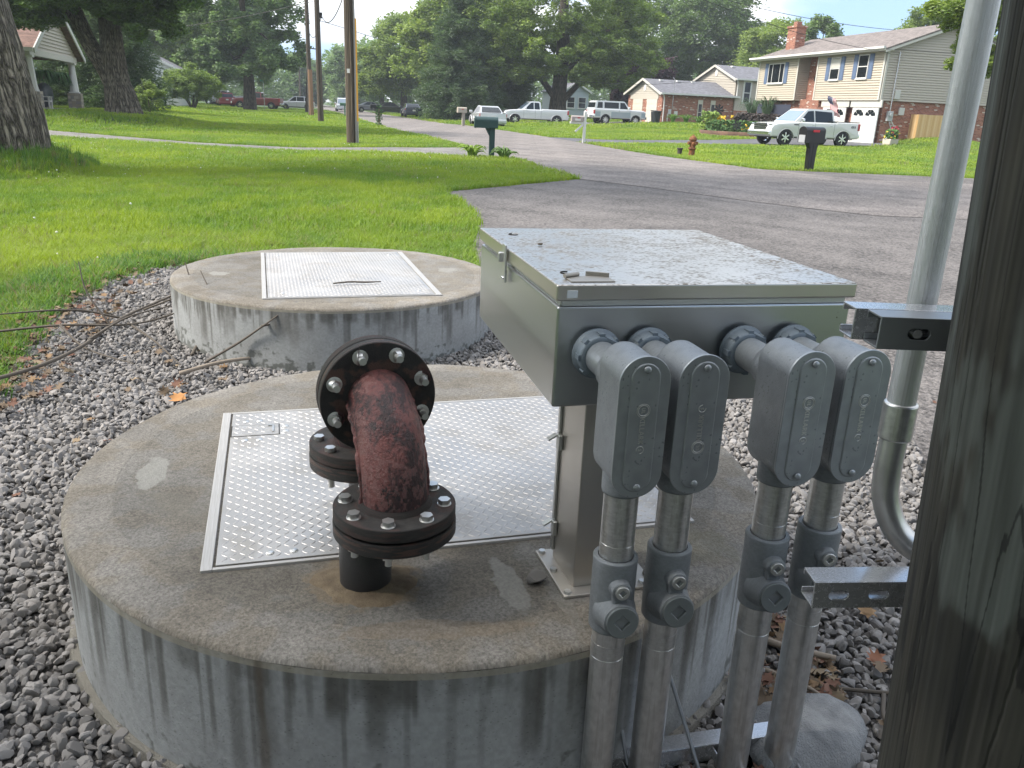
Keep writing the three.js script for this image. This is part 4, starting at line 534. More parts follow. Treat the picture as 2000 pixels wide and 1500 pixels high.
{ // the two-storey house on the right
  const t = thing('two_storey_house', 'cream sided house over brick with blue shutters and two white garage doors', 'house', [17.0, 0.08, -64.0], -1.318), Dp = 8.2, WL = 14.0;
  part('brick_base', brickBox(WL - 0.3, 2.72, Dp - 0.3, WL / 2 + 0.05, 1.32, -Dp / 2 - 0.25), M.brick, t);
  part('foundation', bx(WL - 0.28, 0.9, Dp - 0.28, WL / 2 + 0.05, -0.3, -Dp / 2 - 0.25), M.foundation, t);
  // upper storey, left and right of the brick entry
  part('siding', [lap(5.15, 2.78).translate(0, 2.6, 0.03)], M.siding, t); part('siding', [lap(6.68, 2.78).translate(7.32, 2.6, 0.03)], M.siding, t);
  part('siding', mv(lap(Dp, 2.78), WL + 0.03, 2.6, 0, 0, Math.PI / 2, 0), M.sidingGrey, t);
  part('siding', mv(lapGable(Dp, 1.5, 0), WL + 0.016, 5.38, 0, 0, Math.PI / 2, 0), M.sidingGrey, t);
  part('siding', mv(lap(Dp, 2.78), -0.016, 2.6, -Dp, 0, -Math.PI / 2, 0), M.siding, t);
  part('upper_wall', [bx(5.0, 2.8, Dp - 0.16, 2.575, 4.0, -Dp / 2), bx(6.5, 2.8, Dp - 0.16, 10.66, 4.0, -Dp / 2)], M.sidingTan, t).scale.set(0.999, 1, 1);
  part('corner_board', bx(0.12, 2.78, 0.05, 5.09, 4.0, 0.045), M.trim, t); part('corner_board', bx(0.12, 2.78, 0.05, 7.38, 4.0, 0.045), M.trim, t); part('corner_board', bx(0.12, 2.78, 0.05, WL - 0.06, 4.0, 0.045), M.trim, t); part('corner_board', bx(0.05, 2.78, 0.12, WL + 0.045, 4.0, -0.06), M.trim, t); part('corner_board', bx(0.12, 2.78, 0.05, 0.06, 4.0, 0.045), M.trim, t);
  part('brick_entry', brickBox(2.17, 4.6, 0.3, 6.235, 3.1, -0.95), M.brick, t);
  part('entry_side', mv(lap(0.95, 2.78), 5.15, 2.6, 0, 0, Math.PI / 2, 0), M.sidingTan, t);
  const d = part('front_door', bx(0.92, 2.05, 0.06, 6.85, 2.35, -0.77), M.white, t); part('door_glass', bx(0.46, 1.45, 0.03, 6.85, 2.45, -0.735), M.glassBlue, d); part('door_frame', [bx(0.12, 2.2, 0.1, 6.32, 2.38, -0.76), bx(0.12, 2.2, 0.1, 7.36, 2.38, -0.76), bx(1.16, 0.14, 0.1, 6.84, 3.5, -0.76)], M.white, d);
  part('wall_lantern', [bx(0.12, 0.28, 0.12, 6.1, 3.95, -0.72), cy(0.1, 0.02, 0.1, 8, 6.1, 4.14, -0.72)], M.black, t);
  win(t, 1.42, 3.78, 1.95, 1.2, 0.04, { triple: true, shutters: 0.4 }); win(t, 8.86, 3.86, 0.86, 1.2, 0.04, { double: true, shutters: 0.38, blind: 0.45 }); win(t, 11.62, 3.88, 0.86, 1.22, 0.04, { double: true, shutters: 0.38 });
  for (const [x, s] of [[9.71, 0], [12.78, 0]]) { part('garage_trim', bx(2.9, 0.42, 0.08, x, 2.42, -0.075), M.trim, t); }
  garageDoor(t, 8.5, 0.0, 2.42, 2.18, -0.085, M.white, true); garageDoor(t, 11.57, 0.0, 2.42, 2.18, -0.085, M.white, true);
  // roof
  const e = 0.5, yR = 6.98, yE = 5.36; roofSlope('roof', [-e, yE, e], [WL + e, yE, e], [WL + e, yR, -Dp / 2], [-e, yR, -Dp / 2], M.roofBrown, t); roofSlope('roof', [WL + e, yE, -Dp - e], [-e, yE, -Dp - e], [-e, yR, -Dp / 2], [WL + e, yR, -Dp / 2], M.roofBrown, t);
  part('fascia', bx(WL + 2 * e, 0.2, 0.05, WL / 2, yE - 0.02, e + 0.03), M.trim, t); part('gutter', bx(WL + 2 * e, 0.12, 0.12, WL / 2, yE + 0.04, e + 0.12), M.white, t); part('soffit', bx(WL + 2 * e - 0.02, 0.04, e, WL / 2, yE - 0.08, e / 2), M.trim, t);
  const len = Math.hypot(Dp / 2 + e, yR - yE), an = Math.atan2(yR - yE, Dp / 2 + e); for (const s of [0, 1]) part('rake_board', mv(new THREE.BoxGeometry(0.06, 0.22, len), WL + e - 0.04, (yE + yR) / 2 - 0.12, s ? -Dp - e + (Dp / 2 + e) / 2 : e - (Dp / 2 + e) / 2, s ? -an : an, 0, 0), M.trim, t);
  const ch = part('chimney', [brickBox(1.15, 1.9, 0.75, 0.95, 6.6, -2.0), brickBox(1.28, 0.14, 0.88, 0.95, 7.6, -2.0)], M.brick, t); part('chimney_pot', bx(0.45, 0.3, 0.4, 0.95, 7.8, -2.0), M.brick, ch);
  // service equipment on the gable end
  part('service_mast', tubeThrough([[WL + 0.12, 5.25, -0.75], [WL + 0.12, 3.6, -0.75], [WL + 0.12, 1.9, -0.75]], [0.035], 8, 6), M.galv, t); part('meter_box', [rb(0.16, 0.55, 0.36, 0.02, WL + 0.09, 1.75, -0.8), cy(0.1, 0.1, 0.12, 14, WL + 0.22, 1.82, -0.8, 0, 0, Math.PI / 2)], mat(0.42, 0.43, 0.43, 0.6), t); part('utility_box', rb(0.14, 0.5, 0.36, 0.02, WL + 0.09, 2.95, -1.05), mat(0.5, 0.49, 0.46, 0.7), t); part('cable_box', rb(0.12, 0.42, 0.34, 0.02, WL + 0.08, 2.05, -1.55), mat(0.5, 0.49, 0.46, 0.7), t);
  part('cable', tubeThrough([[WL + 0.1, 1.5, -0.8], [WL + 0.16, 0.9, -1.0], [WL + 0.12, 0.35, -0.7], [WL + 0.12, 0.0, -0.7]], [0.028], 6, 14), M.galv, t); part('cable', tubeThrough([[WL + 0.1, 1.5, -0.95], [WL + 0.12, 1.0, -1.3], [WL + 0.18, 0.5, -1.05], [WL + 0.12, 0.0, -1.0]], [0.028], 6, 14), M.white, t);
  shade(t);
  // board enclosure beside it, each board on its own
  const f = thing('board_fence', 'fresh yellow wood board screen by the house gable', 'fence', [20.5 + 2.42 * 0.968 + 0.55 * 0.25, 0.0, -50.44 - 2.42 * 0.25 + 0.55 * 0.968], -1.318 + Math.PI / 2);
  const R = rng(61); const v1 = mat(0.60, 0.40, 0.19, 0.8), v2 = mat(0.55, 0.35, 0.15, 0.8), v3 = mat(0.64, 0.45, 0.23, 0.8), vs = [v1, v2, v3], bg = rb(0.135, 1.5, 0.02, 0.004, 0, 0, 0, 0, 0, 0, 1);
  for (let i = 0; i < 14; i++) { const m = part('board', bg, vs[i % 3], f); m.position.set(0.07 + i * 0.141, 1.25 + (R() - 0.5) * 0.02, 0); } for (let i = 0; i < 6; i++) { const m = part('board', bg, vs[(i + 1) % 3], f); m.position.set(0, 1.25 + (R() - 0.5) * 0.02, -0.08 - i * 0.141); m.rotation.y = Math.PI / 2; }
  // planter
  const pl = thing('planter', 'pale square planter with red and yellow flowers by the garage door', 'planter', [20.9, 0.1, -48.9], -1.318); part('planter_box', [ext([[-0.3, 0], [0.3, 0], [0.36, 0.5], [-0.36, 0.5]], 0.5, 0.02, 4, 1).translate(0, 0, -0.25)], mat(0.5, 0.45, 0.37, 0.85), pl);
  const fl = (name, n, col, y0, y1, s, r, seed, parent) => { const Q = rng(seed), l = []; for (let i = 0; i < n; i++) { const a = Q() * 6.3, rr = Math.sqrt(Q()) * r; l.push(mv(new THREE.TetrahedronGeometry(s * (0.6 + Q() * 0.8), 0).scale(1, 0.5, 1), Math.cos(a) * rr, lerp(y0, y1, Q()), Math.sin(a) * rr, Q() * 3, Q() * 3, 0)); } const m = part(name, l, mat(...col, 0.8), parent); m.userData = { kind: 'stuff' }; return m; };
  fl('leaves', 160, [0.06, 0.15, 0.03], 0.5, 1.0, 0.09, 0.36, 62, pl); fl('red_flowers', 34, [0.36, 0.03, 0.06], 0.7, 1.15, 0.08, 0.34, 63, pl); fl('yellow_flowers', 26, [0.55, 0.38, 0.04], 0.55, 0.9, 0.07, 0.42, 64, pl);
  globalThis.__fl = fl;
}
{ // the flag on the garage wall
  const c = document.createElement('canvas'); c.width = 380; c.height = 200; const x = c.getContext('2d'); for (let i = 0; i < 13; i++) { x.fillStyle = i % 2 ? '#e8e2dc' : '#a52038'; x.fillRect(0, i * 200 / 13, 380, 200 / 13 + 1); } x.fillStyle = '#26305c'; x.fillRect(0, 0, 152, 108); x.fillStyle = '#e8e6e2'; for (let r = 0; r < 9; r++) for (let k = 0; k < (r % 2 ? 5 : 6); k++) { x.beginPath(); x.arc(12 + k * 25.5 + (r % 2) * 12.7, 11 + r * 10.8, 3.6, 0, 7); x.fill(); }
  const ct = new THREE.CanvasTexture(c); ct.colorSpace = THREE.SRGBColorSpace;
  const t = thing('flag', 'red, white and blue striped flag drooping from a pole between the garage doors', 'flag', [18.6, 0, -52.4], -1.1), L = 1.5;
  part('flag_pole', tubeThrough([[0, 1.75, -0.5], [-0.05, 2.9, 0.55]], [0.02], 8, 4), M.white, t);
  const g = new THREE.PlaneGeometry(1.35, 0.85, 24, 10), p = g.attributes.position; for (let i = 0; i < p.count; i++) { const u = p.getX(i) / 1.35 + 0.5, v = p.getY(i) / 0.85 + 0.5; p.setXYZ(i, -0.05 + u * 0.25 + (1 - v) * 0.32 + 0.05 * Math.sin(u * 9 + v * 2), 2.85 - u * 1.05 - (1 - v) * 0.16, 0.5 - (1 - v) * 0.35 - u * 0.25 + 0.07 * Math.sin(u * 11)); } g.computeVertexNormals();
  part('cloth', g, new THREE.MeshStandardMaterial({ map: ct, roughness: 0.9, side: THREE.DoubleSide }), t);
}
{ // brick garage and the split-level house behind it
  const a = -1.242, t = thing('brick_house', 'low brick garage wing with two tan doors joined to a taller sided block', 'house', [9.65, 0.68, -80.7], a), W = 6.65;
  part('brick_wall', brickBox(W, 2.5, 7.0, W / 2, 1.15, -3.5), M.brick, t);
  part('gable_siding', lapGable(W, 1.25, 0).translate(0, 2.36, 0.012), M.sidingTan, t); part('header_board', bx(W - 1.2, 0.42, 0.06, W / 2 - 0.1, 2.2, 0.02), M.sidingTan, t);
  garageDoor(t, 1.08, -0.05, 1.95, 2.06, 0.01, M.doorTan, false); garageDoor(t, 3.84, -0.05, 1.95, 2.06, 0.01, M.doorTan, false);
  part('gable_vent', mv(new THREE.CylinderGeometry(0.22, 0.22, 0.05, 16).scale(1, 1, 1.35), W / 2, 2.98, 0.05, Math.PI / 2), M.white, t);
  roofSlope('roof', [W + 0.35, 2.45, 0.35], [W + 0.35, 2.45, -7.3], [W / 2, 3.72, -7.3], [W / 2, 3.72, 0.35], M.roofGrey, t); roofSlope('roof', [-0.35, 2.45, -7.3], [-0.35, 2.45, 0.35], [W / 2, 3.72, 0.35], [W / 2, 3.72, -7.3], M.roofGrey, t);
  const an = Math.atan2(1.27, W / 2 + 0.35), rl = Math.hypot(1.27, W / 2 + 0.35); for (const s of [-1, 1]) part('rake_board', mv(new THREE.BoxGeometry(rl, 0.18, 0.05), W / 2 + s * (W / 4 + 0.175), 3.02, 0.37, 0, 0, -s * an), M.trim, t);
  part('gutter', bx(0.12, 0.14, 7.7, W + 0.42, 2.46, -3.5), M.white, t); part('downspout', tubeThrough([[W + 0.42, 2.4, 0.3], [W + 0.1, 2.1, -0.12], [W + 0.1, 0, -0.15]], [0.05], 6, 8), M.white, t);
  for (const z of [-3.7, -4.95]) { const f = part('window', [bx(0.06, 1.75, 0.46, W + 0.03, 1.2, z)], M.doorTan, t); part('pane', bx(0.04, 1.25, 0.3, W + 0.055, 1.1, z), M.glass, f); part('mid_rail', bx(0.05, 0.05, 0.32, W + 0.06, 1.05, z), M.doorTan, f); }
  part('meter_box', [bx(0.12, 0.42, 0.26, W + 0.07, 1.0, -0.75), bx(0.06, 0.9, 0.06, W + 0.06, 0.4, -0.6)], mat(0.5, 0.51, 0.52, 0.5), t); part('meter_box', bx(0.12, 0.34, 0.3, W + 0.07, 0.9, -1.35), M.white, t); part('service_mast', tubeThrough([[W + 0.2, 1.2, -0.9], [W + 0.2, 3.6, -0.9], [W + 0.15, 3.75, -0.75]], [0.03], 6, 8), M.galv, t);
  for (const z of [-1.2, -2.9, -4.4]) part('roof_vent', bx(0.3, 0.14, 0.3, W / 2 + 0.45, 3.62, z), M.white, t);
  // taller block
  const W2 = 6.7; part('upper_wall', bx(W2 - 0.05, 3.4, 9, W2 / 2, 2.25, -11.55), M.sidingGrey, t); part('gable_wall', lap(W2, 1.9).translate(0, 2.05, -6.99), M.sidingTan, t); part('gable_siding', lapGable(W2, 1.3, 0).translate(0, 3.95, -7.02), M.sidingTan, t); part('side_siding', mv(lap(9, 2.6), W2 + 0.06, 1.35, -7.05, 0, Math.PI / 2, 0), M.sidingGrey, t); part('brick_foot', brickBox(0.1, 1.5, 9, W2 + 0.02, 0.6, -11.5), M.brick, t);
  roofSlope('roof', [W2 + 0.35, 3.92, -6.75], [W2 + 0.35, 3.92, -16.3], [W2 / 2, 5.22, -16.3], [W2 / 2, 5.22, -6.75], M.roofGrey, t); roofSlope('roof', [-0.35, 3.92, -16.3], [-0.35, 3.92, -6.75], [W2 / 2, 5.22, -6.75], [W2 / 2, 5.22, -16.3], M.roofGrey, t);
  for (const s of [-1, 1]) part('rake_board', mv(new THREE.BoxGeometry(rl, 0.18, 0.05), W2 / 2 + s * (W2 / 4 + 0.175), 4.5, -6.72, 0, 0, -s * an), M.trim, t);
  part('gutter', bx(0.12, 0.14, 9.5, W2 + 0.42, 3.93, -11.5), M.white, t); part('downspout', tubeThrough([[W2 + 0.42, 3.85, -6.85], [W2 + 0.1, 3.5, -7.15], [W2 + 0.1, 2.4, -7.15]], [0.05], 6, 8), M.white, t); part('gable_vent', mv(new THREE.CylinderGeometry(0.22, 0.22, 0.05, 16).scale(1, 1, 1.35), W2 / 2, 4.55, -6.97, Math.PI / 2), M.white, t);
  const f = part('window', bx(0.08, 1.9, 0.85, W2 + 0.07, 2.9, -8.15), M.white, t); part('pane', bx(0.04, 1.65, 0.55, W2 + 0.11, 2.9, -8.15), M.glass, f); part('mid_rail', bx(0.05, 0.06, 0.6, W2 + 0.12, 2.85, -8.15), M.white, f);
  for (const z of [-8.3, -11.5]) part('roof_vent', bx(0.3, 0.14, 0.3, W2 / 2 + 0.45, 5.12, z), M.white, t);
}
{ // porch house on the left
  const t = thing('porch_house', 'brick house with a gabled porch on white tapered columns and stone piers', 'house', [-22.6, 0.22, -39.7], 1.876);
  part('brick_wall', brickBox(18, 3.0, 6, 5, 1.4, -6.2), M.brick, t); part('porch_floor', bx(11.2, 0.16, 3.4, 4.9, 0.0, -1.5), mat(0.36, 0.34, 0.31, 0.9), t);
  const stones = [mat(0.34, 0.30, 0.25, 0.95), mat(0.26, 0.24, 0.22, 0.95), mat(0.42, 0.37, 0.30, 0.95), mat(0.30, 0.26, 0.20, 0.95)], R = rng(65);
  for (const x of [0, 9.9]) {
    const col = part('column', new THREE.CylinderGeometry(0.19, 0.29, 1.45, 4).rotateY(Math.PI / 4).translate(x, 1.72, 0), M.white, t); part('column_cap', bx(0.42, 0.1, 0.42, x, 2.48, 0), M.white, col); part('column_foot', bx(0.5, 0.08, 0.5, x, 0.96, 0), M.white, col);
    const pier = part('pier', bx(0.66, 1.0, 0.66, x, 0.43, 0), mat(0.22, 0.2, 0.18, 1), t); let y = -0.06; while (y < 0.88) { const h = 0.11 + R() * 0.07; for (const [nx, nz] of [[-1, 0], [0, 1], [1, 0]]) { let s = -0.34; while (s < 0.33) { const w = Math.min(0.14 + R() * 0.16, 0.35 - s); part('stone', nx ? bx(0.03, h - 0.015, w - 0.015, x + nx * 0.335, y + h / 2, s + w / 2) : bx(w - 0.015, h - 0.015, 0.03, x + s + w / 2, y + h / 2, 0.335), stones[Math.floor(R() * 4)], pier); s += w; } } y += h; }
  }
  part('beam', bx(11.0, 0.28, 0.4, 4.95, 2.66, 0), M.trim, t); part('beam', bx(0.35, 0.28, 3.2, -0.35, 2.66, -1.6), M.trim, t);
  part('gable_siding', lapGable(11.4, 2.3, 0, 0.16).translate(-0.75, 2.78, 0.12), M.sidingTan, t);
  roofSlope('roof', [-1.2, 2.72, -5], [-1.2, 2.72, 0.5], [4.95, 5.25, 0.5], [4.95, 5.25, -5], M.roofRed, t); roofSlope('roof', [11.1, 2.72, 0.5], [11.1, 2.72, -5], [4.95, 5.25, -5], [4.95, 5.25, 0.5], M.roofRed, t);
  roofSlope('roof', [-4.5, 2.8, -2.6], [14.5, 2.8, -2.6], [14.5, 5.0, -6.2], [-4.5, 5.0, -6.2], M.roofRed, t); roofSlope('roof', [14.5, 2.8, -9.8], [-4.5, 2.8, -9.8], [-4.5, 5.0, -6.2], [14.5, 5.0, -6.2], M.roofRed, t);
  const rl = Math.hypot(6.15, 2.53), an = Math.atan2(2.53, 6.15); for (const s of [-1, 1]) part('rake_board', mv(new THREE.BoxGeometry(rl, 0.24, 0.06), 4.95 + s * 3.08, 3.95, 0.53, 0, 0, -s * an), M.white, t); part('gutter', bx(0.14, 0.16, 5.4, -1.28, 2.72, -2.2), M.white, t);
  const d = part('front_door', bx(1.0, 2.1, 0.08, 2.1, 1.1, -3.16), M.white, t); part('door_glass', bx(0.5, 1.4, 0.04, 2.1, 1.3, -3.11), M.glass, d); win(t, 4.2, 0.9, 1.6, 1.3, -3.17, { double: true });
  // things on the porch
  const fern = (x, y, z, label) => { const w = x * Math.cos(1.876) + z * Math.sin(1.876), v = -x * Math.sin(1.876) + z * Math.cos(1.876), f = thing('hanging_fern', label, 'fern', [-22.6 + w, y, -39.7 + v], 0, 'ferns hung from the porch beam'); const Q = rng(Math.round(x * 10) + 7), l = []; for (let i = 0; i < 90; i++) { const a = Q() * 6.3, el = Q() * 1.6 - 0.5, r = 0.3 + Q() * 0.3; const p = [0, 0, 0], m = [Math.cos(a) * r * 0.6, 0.16 + el * 0.1, Math.sin(a) * r * 0.6], e = [Math.cos(a) * r, -0.15 - Q() * 0.35, Math.sin(a) * r]; l.push(tubeThrough([p, m, e], [0.012, 0.04, 0.01], 3, 4, false)); } part('fronds', l, mat(0.045, 0.11, 0.03, 0.85), f).userData = { kind: 'stuff' }; part('basket', cy(0.12, 0.17, 0.2, 12, 0, -0.08, 0), mat(0.12, 0.09, 0.06, 0.9), f); part('hanger', tubeThrough([[0, 0, 0], [0, 2.75 - y, 0]], [0.01], 4, 2), M.black, f); };
  fern(2.7, 1.95, 0.0, 'hanging fern on the porch, the one by the stone pier with the door'); fern(6.4, 1.95, 0.0, 'hanging fern on the porch, the one next to the second white column');
  const gl = (x, z) => [-22.6 + x * Math.cos(1.876) + z * Math.sin(1.876), -39.7 - x * Math.sin(1.876) + z * Math.cos(1.876)];
  const [gx, gz] = gl(9.2, -1.4), gr = thing('covered_grill', 'barbecue grill under a dark cover on the porch', 'grill', [gx, 0.3, gz], 1.876); part('cover', [(() => { const g = new THREE.SphereGeometry(1, 18, 10), p = g.attributes.position; for (let i = 0; i < p.count; i++) { const y = p.getY(i), k = 1 + (fbm(p.getX(i) * 3 + 9, p.getZ(i) * 3 + y * 3 + 9, 3, 66) - 0.5) * 0.25; p.setXYZ(i, p.getX(i) * 0.85 * k * (y < 0 ? 1.05 : 1), 0.75 + (y > 0 ? y * 0.6 : y * 0.72), p.getZ(i) * 0.42 * k); } g.computeVertexNormals(); return g; })()], mat(0.035, 0.045, 0.05, 0.55), gr);
  for (const [x, l] of [[6.6, 'white porch chair beside the covered grill'], [4.6, 'white porch chair by the house door']]) { const [cx, cz] = gl(x, -0.9), c = thing('porch_chair', l, 'chair', [cx, 0.28, cz], 1.876, 'white chairs on the porch'); part('seat', bx(0.6, 0.06, 0.55, 0, 0.42, 0), M.white, c); part('backrest', bx(0.6, 0.75, 0.06, 0, 0.82, -0.26, -0.2), M.white, c); for (const s of [-1, 1]) { part('arm', bx(0.09, 0.05, 0.6, s * 0.33, 0.64, 0), M.white, c); part('leg', bx(0.07, 0.62, 0.07, s * 0.3, 0.31, 0.25), M.white, c); part('leg', bx(0.07, 0.45, 0.07, s * 0.3, 0.22, -0.25), M.white, c); } }
}
function plainHouse(name, label, x, y, z, turn, w, d, h, rh, wall, roofM, gableZ) {
  const t = thing(name, label, 'house', [x, y, z], turn); part('wall', bx(w, h, d, 0, h / 2, 0), wall, t); part('gable', lapGable(w, rh, 0).translate(-w / 2, h, d / 2 + 0.01), wall, t);
  roofSlope('roof', [-w / 2 - 0.3, h - 0.1, -d / 2], [-w / 2 - 0.3, h - 0.1, d / 2 + 0.3], [0, h + rh, d / 2 + 0.3], [0, h + rh, -d / 2], roofM, t); roofSlope('roof', [w / 2 + 0.3, h - 0.1, d / 2 + 0.3], [w / 2 + 0.3, h - 0.1, -d / 2], [0, h + rh, -d / 2], [0, h + rh, d / 2 + 0.3], roofM, t);
  const rl = Math.hypot(w / 2 + 0.3, rh + 0.1), an = Math.atan2(rh + 0.1, w / 2 + 0.3); for (const s of [-1, 1]) part('rake_board', mv(new THREE.BoxGeometry(rl, 0.2, 0.06), s * (w / 4 + 0.15), h + rh / 2 - 0.12, d / 2 + 0.32, 0, 0, -s * an), M.white, t);
  win(t, w * 0.12, h * 0.42, 0.9, 1.2, d / 2 + 0.04, { double: true }); win(t, -w * 0.32, h * 0.42, 0.9, 1.2, d / 2 + 0.04, { double: true }); return t;
}
plainHouse('white_house', 'white gabled house half hidden behind the spruce and the round shrub', -36.5, 0.2, -82, 0.25, 8, 9, 3.4, 1.9, M.sidingWhite, M.roofGrey);
plainHouse('pale_house', 'pale blue house showing between the trunks behind the parked white pickup', 5.2, 0.4, -112, 0.3, 3.4, 8, 3.4, 1.0, mat(0.42, 0.46, 0.5, 0.7), M.roofGrey);
// ---------- vehicles: local x forward, y up, z to the left-hand side of the picture when facing right ----------
function vprism(pts, wf) {   // side outline with a half-width that depends on height
  const tri = THREE.ShapeUtils.triangulateShape(pts.map(p => new THREE.Vector2(...p)), []), pos = [], P = (i, s) => [pts[i][0], pts[i][1], s * wf(pts[i][1], pts[i][0])], ccw = !THREE.ShapeUtils.isClockWise(pts.map(p => new THREE.Vector2(...p)));
  for (const [a, b, c] of tri) { pos.push(...P(a, 1), ...P(ccw ? b : b, 1), ...P(c, 1)); pos.push(...P(a, -1), ...P(c, -1), ...P(b, -1)); }
  for (let i = 0; i < pts.length; i++) { const j = (i + 1) % pts.length; pos.push(...P(i, 1), ...P(i, -1), ...P(j, 1), ...P(j, 1), ...P(i, -1), ...P(j, -1)); }
  const g = new THREE.BufferGeometry(); g.setAttribute('position', new THREE.Float32BufferAttribute(pos, 3)); g.computeVertexNormals(); return g;
}
function outline(top, arches, sill, xr, xf) {   // closed side outline: along the top from rear to front, then back under with wheel arches
  const p = [...top]; p.push([xf, sill]); for (const [x, r] of [...arches].sort((a, b) => b[0] - a[0])) { const y0 = sill; for (let i = 0; i <= 10; i++) { const a = i / 10 * Math.PI; p.push([x + Math.cos(a) * r, Math.max(y0, 0.36 + Math.sin(a) * r)]); } } p.push([xr, sill]); return p;
}
function wheel(parent, x, z, r, rimM, spokes = 6) {
  const w = new THREE.Group(); w.name = 'wheel'; w.position.set(x, r, z); parent.add(w); const s = Math.sign(z);
  part('tyre', lathe([[r * 0.62, -0.12], [r * 0.93, -0.12], [r, -0.08], [r, 0.08], [r * 0.93, 0.12], [r * 0.62, 0.12], [r * 0.6, 0.05]], 28).rotateX(Math.PI / 2), M.rubber, w);
  const sp = []; for (let i = 0; i < spokes; i++) sp.push(mv(new THREE.BoxGeometry(r * 0.16, r * 0.5, 0.03), 0, r * 0.34, 0.085 * s).applyMatrix4(new THREE.Matrix4().makeRotationZ(i / spokes * 2 * Math.PI)));
  part('rim', [lathe([[r * 0.63, -0.1], [r * 0.65, 0.1], [r * 0.58, 0.1], [r * 0.56, -0.1]], 28).rotateX(Math.PI / 2), ...sp, cy(r * 0.13, r * 0.13, 0.05, 12, 0, 0, 0.09 * s, Math.PI / 2)], rimM, w);
  part('brake_disc', cy(r * 0.5, r * 0.5, 0.02, 20, 0, 0, 0.03 * s, Math.PI / 2), M.darkgap, w);
}
function quadPanel(a, b, wf, k0, k1, lift) {   // sloping glass across the car between two side-view points
  const n = V(-(b[1] - a[1]), b[0] - a[0], 0).normalize().multiplyScalar(-lift), p = (t, s) => { const x = lerp(a[0], b[0], t), y = lerp(a[1], b[1], t); return [x + n.x, y + n.y, s * (wf(y, x) - 0.07)]; };
  const g = new THREE.BufferGeometry(), q = [...p(k0, 1), ...p(k0, -1), ...p(k1, 1), ...p(k1, 1), ...p(k0, -1), ...p(k1, -1)]; g.setAttribute('position', new THREE.Float32BufferAttribute(q, 3)); g.computeVertexNormals(); return g;
}
function sidePanel(pts, wf, s, lift = 0.006) { const tri = THREE.ShapeUtils.triangulateShape(pts.map(p => new THREE.Vector2(...p)), []), pos = []; for (const t of tri) for (const i of s > 0 ? t : [t[0], t[2], t[1]]) pos.push(pts[i][0], pts[i][1], s * (wf(pts[i][1], pts[i][0]) + lift)); const g = new THREE.BufferGeometry(); g.setAttribute('position', new THREE.Float32BufferAttribute(pos, 3)); g.computeVertexNormals(); return g; }
